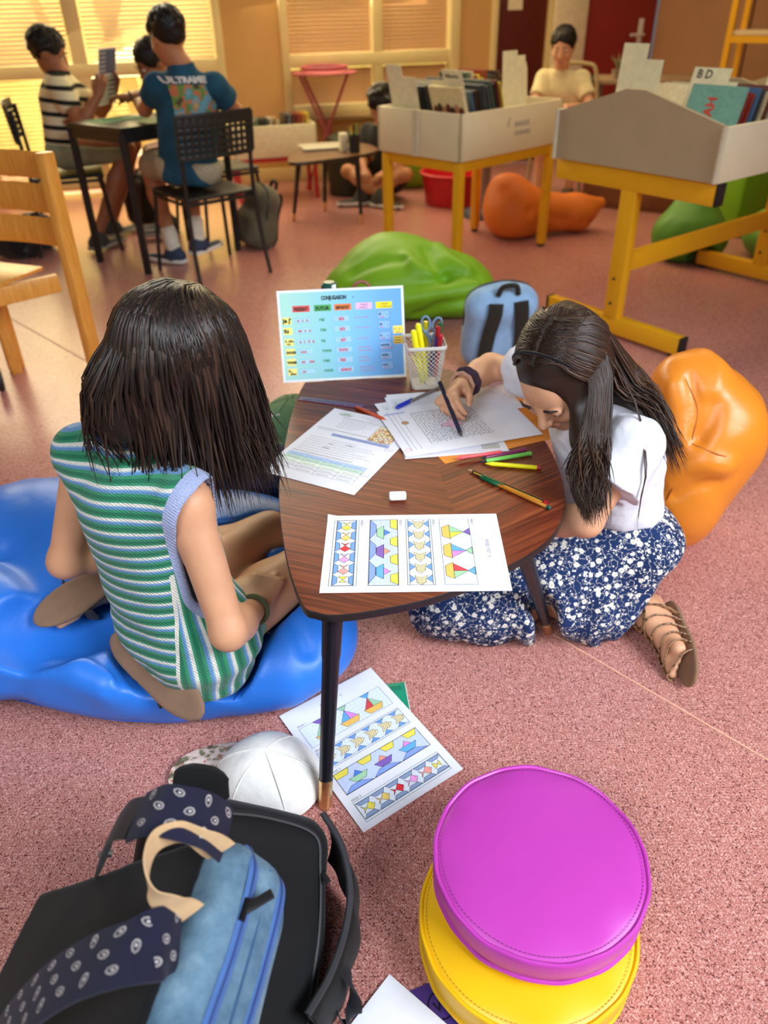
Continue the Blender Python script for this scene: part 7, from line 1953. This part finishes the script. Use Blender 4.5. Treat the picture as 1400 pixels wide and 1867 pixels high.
# beige framed chair
M_bge = mat('beige_tube', (176, 152, 108), .5); M_dkseat = mat('dark_brown_seat', (50, 40, 34), .5)
ec = empty('chair', (px0[0]+.08, 5.77, 0), math.atan2(fdP[1], fdP[0])-PI/2); tag(ec, 'beige-framed chair with a dark seat beyond the bins', 'chair')
MB().box((0, 0, .335), (.36, .36, .02), bev=.008).build('seat', M_dkseat, ec)
for sx_ in (-1, 1):
    MB().tube([(sx_*.17, .16, .325), (sx_*.18, .18, 0)], .011, 8).build('leg', M_bge, ec); MB().tube([(sx_*.17, -.17, .325), (sx_*.18, -.22, 0)], .011, 8).build('leg', M_bge, ec)
MB().tube(spline([(-.17, -.17, .33), (-.18, -.215, .55), (-.15, -.24, .76), (-.08, -.245, .80), (.08, -.245, .80), (.15, -.24, .76), (.18, -.215, .55), (.17, -.17, .33)], 5), .013, 8).build('back_frame', M_bge, ec)
MB().box((0, -.232, .66), (.28, .012, .16), bev=.005).build('backrest', M_dkseat, ec)
# table near the red door
gt0, gt1 = PY(1060, 146, 5.95), PY(1182, 150, 5.75); zt = gt0[2]
e = empty('table', ((gt0[0]+gt1[0])/2, 6.1, 0)); tag(e, 'beige table with a dark edge in front of the red door', 'table')
MB().box(((gt0[0]+gt1[0])/2+.26, 6.10, zt-.015), (.72, .42, .03), Matrix.Rotation(-.2, 3, 'Z'), .004).build('tabletop', mat('beige_table_top', (170, 140, 104), .5), e, world=True)
for dx, dy in ((-.30, -.08), (.30, -.20), (-.24, .22), (.36, .10)): MB().tube([((gt0[0]+gt1[0])/2+.26+dx, 6.10+dy, 0), ((gt0[0]+gt1[0])/2+.26+dx, 6.10+dy, zt-.03)], .014, 8).build('leg', mat('grey_tube', (140, 120, 100), .5), e, world=True)
pp = PY(1128, 133, 5.95)
e = empty('pot_plant', (pp[0], 5.98, zt)); tag(e, 'small greyish pot plant on the table before the red door', 'pot plant')
MB().lathe([(.03, 0), (.04, .05), (.042, .055)], 16).build('pot', mat('grey_clay', (150, 130, 106), .8), e)
mb = MB()
for i in range(9): a = i*.7; mb.tube(spline([(0, 0, .05), (.025*math.cos(a), .025*math.sin(a), .10), (.06*math.cos(a), .06*math.sin(a), .11+.02*(i % 3))], 3), [.006, .009, .010, .010, .009, .006, .002], 6, flat=(1.2, .3)).build if False else mb.tube(spline([(0, 0, .05), (.025*math.cos(a), .025*math.sin(a), .10), (.06*math.cos(a), .06*math.sin(a), .11+.02*(i % 3))], 3), [.006, .009, .010, .010, .009, .006, .002], 6, flat=(1.2, .3))
mb.build('leaves', mat('dusty_green', (130, 130, 96), .8), e)
# ---------------------------------------------------------------- low bin on red legs
bx0, bx1 = V(-.98, 5.72, 0), V(-.41, 5.88, 0); bd_ = nrm(bx1-bx0); bn_ = V(-bd_[1], bd_[0], 0); bw = np.linalg.norm(bx1-bx0)
e = empty('book_bin', (bx0+bx1)/2+bn_*.2); tag(e, 'cream book bin on thin red legs below the ochre wall', 'book bin')
Rbb = Matrix((Vector(bd_), Vector(bn_), Vector((0, 0, 1)))).transposed()
def rb(a, b_, z): return bx0+bd_*a+bn_*b_+V(0, 0, z)
zb0, zb1 = .285, .485
mb = MB()
for a0, a1, c0_, c1_ in ((0, bw, 0, .016), (0, bw, .284, .30), (0, .016, 0, .30), (bw-.016, bw, 0, .30)): mb.box(rb((a0+a1)/2, (c0_+c1_)/2, (zb0+zb1)/2), (a1-a0, c1_-c0_, zb1-zb0), Rbb, .002)
mb.box(rb(bw/2, .15, zb0+.008), (bw-.01, .29, .014), Rbb); mb.build('box', mat('cream_laminate', (232, 222, 180), .5), e, world=True)
mb = MB(); mb.beam(rb(.02, .02, zb0-.015), rb(bw-.02, .02, zb0-.015), .025, .025); mb.beam(rb(.02, .28, zb0-.015), rb(bw-.02, .28, zb0-.015), .025, .025); mb.build('frame', M_red_metal, e, world=True)
for a, b_ in ((.02, .02), (bw-.02, .02), (.02, .28), (bw-.02, .28)): MB().beam(rb(a, b_, 0), rb(a, b_, zb0-.02), .025, .025, up=tuple(bd_)).build('leg', M_red_metal, e, world=True)
for i in range(15):
    a = .06+i*.032
    if i == 8: continue
    book(rb(a, .15, zb0+.026), bn_, nrm(bd_*(.2)+V(0, 0, 1)), .17, .215 if i < 8 else .235, .014, PALETTE[(i*5+3) % 14], 'small book standing in the cream bin on red legs', 'books in the red-legged bin')
# ---------------------------------------------------------------- folding pink table
pk = V(-.36, 6.34, 0); e = empty('folding_table', pk); tag(e, 'round dusty pink folding table on crossed legs under the window sill', 'table')
M_pink = mat('dusty_pink_paint', (160, 62, 72), .5); zt = .76
MB().lathe([(.22, zt-.012), (.235, zt-.008), (.235, zt), (.0, zt+.001)], 32, c=pk).build('tabletop', M_pink, e, world=True)
MB().tube([pk+V(.16*math.cos(t), .16*math.sin(t), zt+.03) for t in np.linspace(0, 2*PI, 25)[:-1]], .012, 8, closed=True).build('tray_rim', M_pink, e, world=True)
for sx_ in (-1, 1):
    for sy_ in (-1, 1): MB().tube([pk+V(sx_*.17, sy_*.13, zt-.01), pk+V(-sx_*.17, sy_*.15, .0)], .010, 8).build('leg', M_pink, e, world=True)
MB().tube([pk+V(-.17, -.15, .01), pk+V(-.17, .15, .01)], .009, 8).build('foot_bar', M_pink, e, world=True)
# ---------------------------------------------------------------- second leaf-shaped low table
ol2 = [(528, 296), (600, 290), (665, 281), (690, 272), (668, 262), (620, 258), (570, 262), (536, 275)]
ol2 = [P(x, y, .40)[:2] for x, y in ol2]; ol2 = [q[:2] for q in spline([V(x, y, 0) for x, y in ol2], 4, True)]
if sum(p[0]*q[1]-q[0]*p[1] for p, q in zip(ol2, ol2[1:]+ol2[:1])) < 0: ol2 = ol2[::-1]
e = empty('low_table', (-.3, 5.2, 0)); tag(e, 'second leaf-shaped low table, farther back beside the cross-legged child', 'table')
tabletop(ol2, .40, [mat('dim_walnut_veneer', (112, 78, 50), .3, var=(20, .2)), M_edge], e)
taper_leg(V(-.47, 5.02, .38), P(535, 402, 0), e); taper_leg(V(-.12, 5.12, .38), V(-.10, 5.06, 0), e); taper_leg(V(-.33, 5.40, .38), V(-.36, 5.47, 0), e)
q = P(590, 267, .41); tag(MB().box((q[0], q[1], .4095), (.30, .22, .018), Matrix.Rotation(.25, 3, 'Z'), .006).build('laptop', mat('pale_grey_lid', (176, 168, 150), .4)), 'closed pale grey laptop on the second low table', 'laptop')
q = P(655, 278, .40)
e = empty('pen_cup', (q[0]-.03, q[1]+.02, .40)); tag(e, 'black pen cup with a few pencils on the second low table', 'pen cup')
mb = MB().lathe([(.03, 0), (.034, .003), (.036, .10), (.033, .10), (.031, .006), (.0, .005)], 20); mb.build('cup', M_blackp, e)
for i in range(3): MB().tube([(-.01+.01*i, .0, .008), (-.02+.02*i, .006, .14+.01*i)], .004, 6).build('pencil', [M_yel_pen, M_dark, M_grn][i], e)
tag(MB().box((q[0]-.10, q[1]+.06, .40+.052), (.045, .05, .103), Matrix.Rotation(.3, 3, 'Z'), .003).build('carton', mat('white_carton', (226, 218, 190), .7)), 'small white carton beside the black pen cup', 'carton')
# ---------------------------------------------------------------- things behind the bins
prims = [(ell((.24, 6.22, .20), (.26, .2, .24)), .03), (ell((.16, 6.25, .32), (.14, .13, .14)), .06)]
beanbag('bright lime bean bag against the wall behind the cross-legged child', prims, V(-.18, 5.95, -.02), V(.56, 6.5, .55), .014, vinyl('bright_lime_vinyl', (128, 176, 30), .5), 51, .008, fs=7)
tag(MB().lathe([(.10, 0), (.13, .01), (.15, .33), (.13, .38), (.06, .41), (.0, .415)], 28, c=(-.22, 6.0, 0)).build('waste_bin', mat('dark_olive_plastic', (48, 52, 36), .5)), 'dark rounded waste bin behind the second low table', 'waste bin')
e = empty('storage_tub', (.53, 5.62, 0)); tag(e, 'red plastic tub on the floor behind the middle bin', 'tub')
M_redp = mat('red_plastic', (206, 30, 44), .4)
MB().lathe([(.18, .0), (.19, .004), (.22, .20), (.225, .20), (.215, .205), (.185, .01), (.0, .008)], 36, c=(.53, 5.62, 0)).build('tub_body', M_redp, e, world=True)
MB().tube([V(.53+.226*math.cos(t), 5.62+.226*math.sin(t), .20) for t in np.linspace(0, 2*PI, 41)[:-1]], .008, 8, closed=True).build('rim', M_redp, e, world=True)
st_ = V(.70, 5.22, 0); e = empty('stool', st_); tag(e, 'light blue stool with a round dark base behind the middle bin', 'stool')
MB().lathe([(.14, 0), (.145, .01), (.13, .035), (.04, .05)], 32, c=st_).build('base', mat('slate_blue_base', (58, 66, 84), .5), e, world=True)
MB().tube([st_+V(0, 0, .045), st_+V(0, 0, .37)], .03, 16).build('column', mat('grey_blue_column', (132, 124, 128), .35), e, world=True)
MB().lathe([(.04, .36), (.13, .375), (.14, .40), (.13, .425), (.0, .43)], 32, c=st_).build('seat', mat('sky_blue_seat', (88, 164, 190), .5), e, world=True)
# right-hand side: pouf, cabinet, shelves
q = P(1332, 415, 0)
tag(MB().box((2.13, 4.75, .235), (.34, .34, .47), Matrix.Rotation(.5, 3, 'Z'), .03).build('pouf', vinyl('lime_pouf_vinyl', (122, 180, 24), .5)), 'tall lime green box pouf behind the green bean bags', 'pouf')
e = empty('cabinet', (1.74, 5.42, 0)); tag(e, 'low brown wooden cabinet with a dark knob behind the right bin', 'cabinet')
Rc = Matrix.Rotation(-.55, 3, 'Z'); MB().box((1.74, 5.42, .22), (.62, .34, .44), Rc, .006).build('body', mat('brown_wood_panel', (132, 82, 48), .5, var=(14, .12)), e, world=True)
MB().box(np.array((1.74, 5.42, .20))+np.array(Rc @ Vector((0, -.172, 0))), (.58, .012, .34), Rc, .004).build('door', mat('brown_wood_panel', (132, 82, 48)), e, world=True)
MB().sphere(tuple(np.array((1.74, 5.42, .16))+np.array(Rc @ Vector((.03, -.185, 0)))), .016, 10, 6).build('knob', M_dark, e, world=True)
sp0 = PY(1331, 60, 5.3); e = empty('shelf_rack', (sp0[0]+.4, 5.1, 0)); tag(e, 'yellow-framed shelf rack against the brown wall at the right edge', 'shelf rack')
sA = V(sp0[0], 5.3, 0); sdv = nrm(V(.80, -.60, 0)); sdn = V(.60, .80, 0)
for a, b_ in ((0, 0), (0, .28), (.75, 0), (.75, .28)): MB().beam(sA+sdv*a+sdn*b_, sA+sdv*a+sdn*b_+V(0, 0, 1.75), .032, .032, up=tuple(sdv)).build('post', M_yel, e, world=True)
Rs = Matrix((Vector(sdv), Vector(sdn), Vector((0, 0, 1)))).transposed()
for z in (.20, .60, PY(1370, 62, 5.15)[2], 1.45):
    MB().box(sA+sdv*.375+sdn*.14+V(0, 0, z), (.78, .30, .022), Rs, .003).build('shelf', mat('pale_shelf_board', (206, 180, 140), .6), e, world=True)
    MB().beam(sA+sdn*0+V(0, 0, z-.03), sA+sdv*.75+V(0, 0, z-.03), .03, .035).build('rail', M_yel, e, world=True)
zsh = PY(1370, 62, 5.15)[2]+.0125
for i in range(3): tag(MB().box(sA+sdv*(.30+.17*i)+sdn*.12+V(0, 0, zsh+.012+.006*(i % 2)), (.15, .2, .022+.012*(i % 2)), Rs, .003).build('book', [bookmat((84, 70, 56)), bookmat((120, 96, 72)), bookmat((60, 56, 52))][i]), ['dark book lying at the left of the upper yellow-rack shelf', 'thick tan book lying mid way on the upper yellow-rack shelf', 'dark book lying at the right of the upper yellow-rack shelf'][i], 'book')
# ---------------------------------------------------------------- backpacks farther back
def backpack(label, c, ang, w, h, d, m1, m2, lean=.15, handle=True, seed=1, side=None, strapcol=None, bulge=1.0):
    """standing rucksack; local -y = the side with the straps"""
    e = empty('backpack', (c[0], c[1], 0)); tag(e, label, 'backpack', 'school backpacks')
    R_ = np.array(Matrix.Rotation(ang, 3, 'Z') @ Matrix.Rotation(-lean, 3, 'X')); o_ = V(c[0], c[1], .0)
    g = lambda x, y, z: o_+R_ @ V(x, y, z)
    sd = SD().add(rbox(g(0, 0, h*.46), (w*.92, d*.8, h*.90), min(d*.38, .07), R_), .02).add(rbox(g(0, d*.36, h*.30), (w*.78, d*.5, h*.52), .04, R_), .04).add(ell(g(0, 0, h*.80), (w*.42, d*.42, h*.2), R_), .05)
    nz = vnoise(17, seed); sd.disp(lambda p: .007*nz(p)); sd.cut(plane((0, 0, .002), (0, 0, -1)), .004)
    sdobj('body', sd, o_-.4, o_+V(.4, .4, h+.12), .008, m1, e)
    for s_ in (-1, 1):
        pts = onsurf(sd, [g(s_*w*.17, -d*.55, h*.95), g(s_*w*.19, -d*.75, h*.8), g(s_*w*.22, -d*.8, h*.5), g(s_*w*.25, -d*.7, h*.2), g(s_*w*.3, -d*.5, h*.06)], .008)
        MB().tube(spline(pts, 5), w*.095, 8, flat=(1.0, .17), up=tuple(R_ @ V(0, -1, .2))).build('shoulder_strap', strapcol or m2, e, world=True)
    if handle: MB().tube(spline([g(-w*.13, -d*.3, h*.97), g(-w*.08, -d*.32, h*1.07), g(w*.08, -d*.32, h*1.07), g(w*.13, -d*.3, h*.97)], 4), .010, 8).build('carry_handle', m2, e, world=True)
    zp_ = onsurf(sd, [g(-w*.4, d*.1, h*.5), g(-w*.36, d*.12, h*.85), g(0, d*.14, h*1.0), g(w*.36, d*.12, h*.85), g(w*.4, d*.1, h*.5)], .001)
    MB().tube(spline(zp_, 6), .004, 6).build('zip', M_zip, e, world=True)
    return e
backpack('light blue backpack with dark padded straps standing behind the writing girl', (.44, 2.80), .18, .29, .34, .17, fabric('light_blue_nylon', (142, 178, 214), 600, .7), fabric('dark_olive_webbing', (44, 40, 32)), -.22, True, 3)
backpack('grey and black backpack on the floor behind the chair of the boy in teal', (-.72, 4.60), 2.1, .32, .34, .18, fabric('grey_green_nylon', (92, 88, 72), 500), fabric('black_webbing2', (24, 22, 20)), -.28, True, 5)
backpack('dark backpack on the floor near the window behind the black table', (-1.50, 5.22), .5, .28, .30, .15, fabric('near_black_nylon', (34, 30, 28), 500), M_blackp, .1, True, 6)
backpack('black bag lying on the floor behind the wooden chair', (-2.02, 4.55), 1.2, .40, .20, .24, fabric('soft_black_nylon', (26, 24, 24), 500), M_blackp, .05, True, 8)
backpack('charcoal bag lying on the floor under the green cap', (-.38, 1.97), -.5, .26, .12, .17, fabric('charcoal_nylon', (48, 48, 48), 500), M_blackp, .0, False, 9)
# green cap, and the little yellow and black striped keyring ball beside it
M_gc = mat('sage_green_twill', (104, 140, 100), .85, bump=(120, .2, .002))
q = P(522, 765, .20)
def logo(e, c, R_):
    for dx in (-.012, .010): MB().beam(c+R_ @ V(dx, .093*.80, .048), c+R_ @ V(dx+.014, .093*.70, .066), .010, .004, up=tuple(R_ @ V(0, 1, .6))).build('white_emblem', M_white, e, world=True)
baseball_cap('cap', (q[0]+.015, q[1]+.01, .176), (-.45, -.9), .088, M_gc, M_gc, 'sage green cap with a white emblem, lying beside the low table on the left', extra=logo)
q = P(478, 772, .15); bc = V(q[0]-.01, q[1]+.03, .165)
e = empty('striped_ball', bc); tag(e, 'small yellow and black striped ball behind the green cap', 'ball')
mb = MB(); nst = 16
prof = [(.034*math.sin(PI*i/nst), .034-.034*math.cos(PI*i/nst)) for i in range(nst+1)]
v = []; f = []; mi = []
for r_, z in prof:
    for j in range(20): v.append((max(r_, .0005)*math.cos(2*PI*j/20), max(r_, .0005)*math.sin(2*PI*j/20), z))
for i in range(nst):
    for j in range(20): f.append((i*20+j, i*20+(j+1) % 20, (i+1)*20+(j+1) % 20, (i+1)*20+j)); mi.append(1 if (i//3) % 2 else 0)
mesh_np('ball', v, f, [mat('bee_yellow', (206, 166, 50), .7), mat('bee_black', (26, 22, 18), .7)], e, mi=mi, wp=False)
# ---------------------------------------------------------------- wooden chair at the left
M_beech = newmat('honey_beech'); M_beech.set(.38, 0, .45); co = M_beech.coord(); M_beech.base(M_beech.ramp(M_beech.noise(M_beech.mapped(co, scale=(18, 18, 1.4)), 6, 4, .6), [(.3, lin((206, 136, 50))), (.7, lin((232, 166, 76)))])); M_beech = M_beech.m
e = empty('wooden_chair', (-1.3, 2.8, 0)); tag(e, 'honey-coloured wooden chair with a slatted back at the left edge', 'chair')
ft, tp_ = V(-1.075, 2.70, 0), PY(80, 277, 2.74)
bdv = nrm(V(-.93, .36, 0)); cw_ = .40
for k in (0, 1):
    o_ = bdv*cw_*k
    mid = ft*.5+tp_*.5+V(0, .0, 0)
    MB().beam(ft+o_, tp_+o_, .036, .058, up=(.36, .93, 0), bev=.006).build('rear_leg', M_beech, e, world=True)
def pz_(z): t = z/tp_[2]; return ft+(tp_-ft)*t
for z0_, z1_ in ((.715, .80), (.605, .70), (.495, .59)):
    a = pz_((z0_+z1_)/2); mb = MB()
    pts = [a+bdv*(cw_*u)+V(.36, .93, 0)*(.022*math.sin(PI*u)) for u in np.linspace(0.02, .98, 9)]
    mb.tube(pts, (z1_-z0_)/2, 8, flat=(.16, 1), up=(0, 0, 1)); mb.build('back_slat', M_beech, e, world=True)
ra = PY(108, 515, 2.70); rb_ = ra+nrm(V(-.78, -.50, -.05))*.36
MB().beam(ra, rb_, .024, .062, bev=.004).build('side_rail', M_beech, e, world=True)
MB().beam(ra+bdv*cw_, rb_+bdv*cw_, .024, .062, bev=.004).build('side_rail', M_beech, e, world=True)
fl_ = P(32, 679, 0); lt = PY(-8, 555, 2.76)
MB().beam(fl_, V(lt[0], lt[1], .37), .04, .04, bev=.005).build('front_leg', M_beech, e, world=True)
MB().box((ra+rb_)/2+bdv*cw_/2+V(0, 0, .036), (.40, .40, .014), Matrix((Vector(bdv), Vector(nrm(V(-.36, -.93, 0))), Vector((0, 0, 1)))).transposed(), .006).build('seat', M_beech, e, world=True)
q = P(-2, 690, .05); e = empty('caster_wheel', (q[0], q[1], 0)); tag(e, 'black castor wheel on the floor below the wooden chair', 'wheel')
MB().lathe([(.028, -.012), (.048, -.011), (.052, 0), (.048, .011), (.028, .012)], 28, axis=(.9, .4, 0), c=(q[0], q[1], .053)).build('tyre', M_blackp, e, world=True)
MB().lathe([(.010, -.014), (.028, -.013), (.028, .013), (.010, .014)], 20, axis=(.9, .4, 0), c=(q[0], q[1], .053)).build('hub', mat('grey_hub', (110, 104, 96), .5), e, world=True)
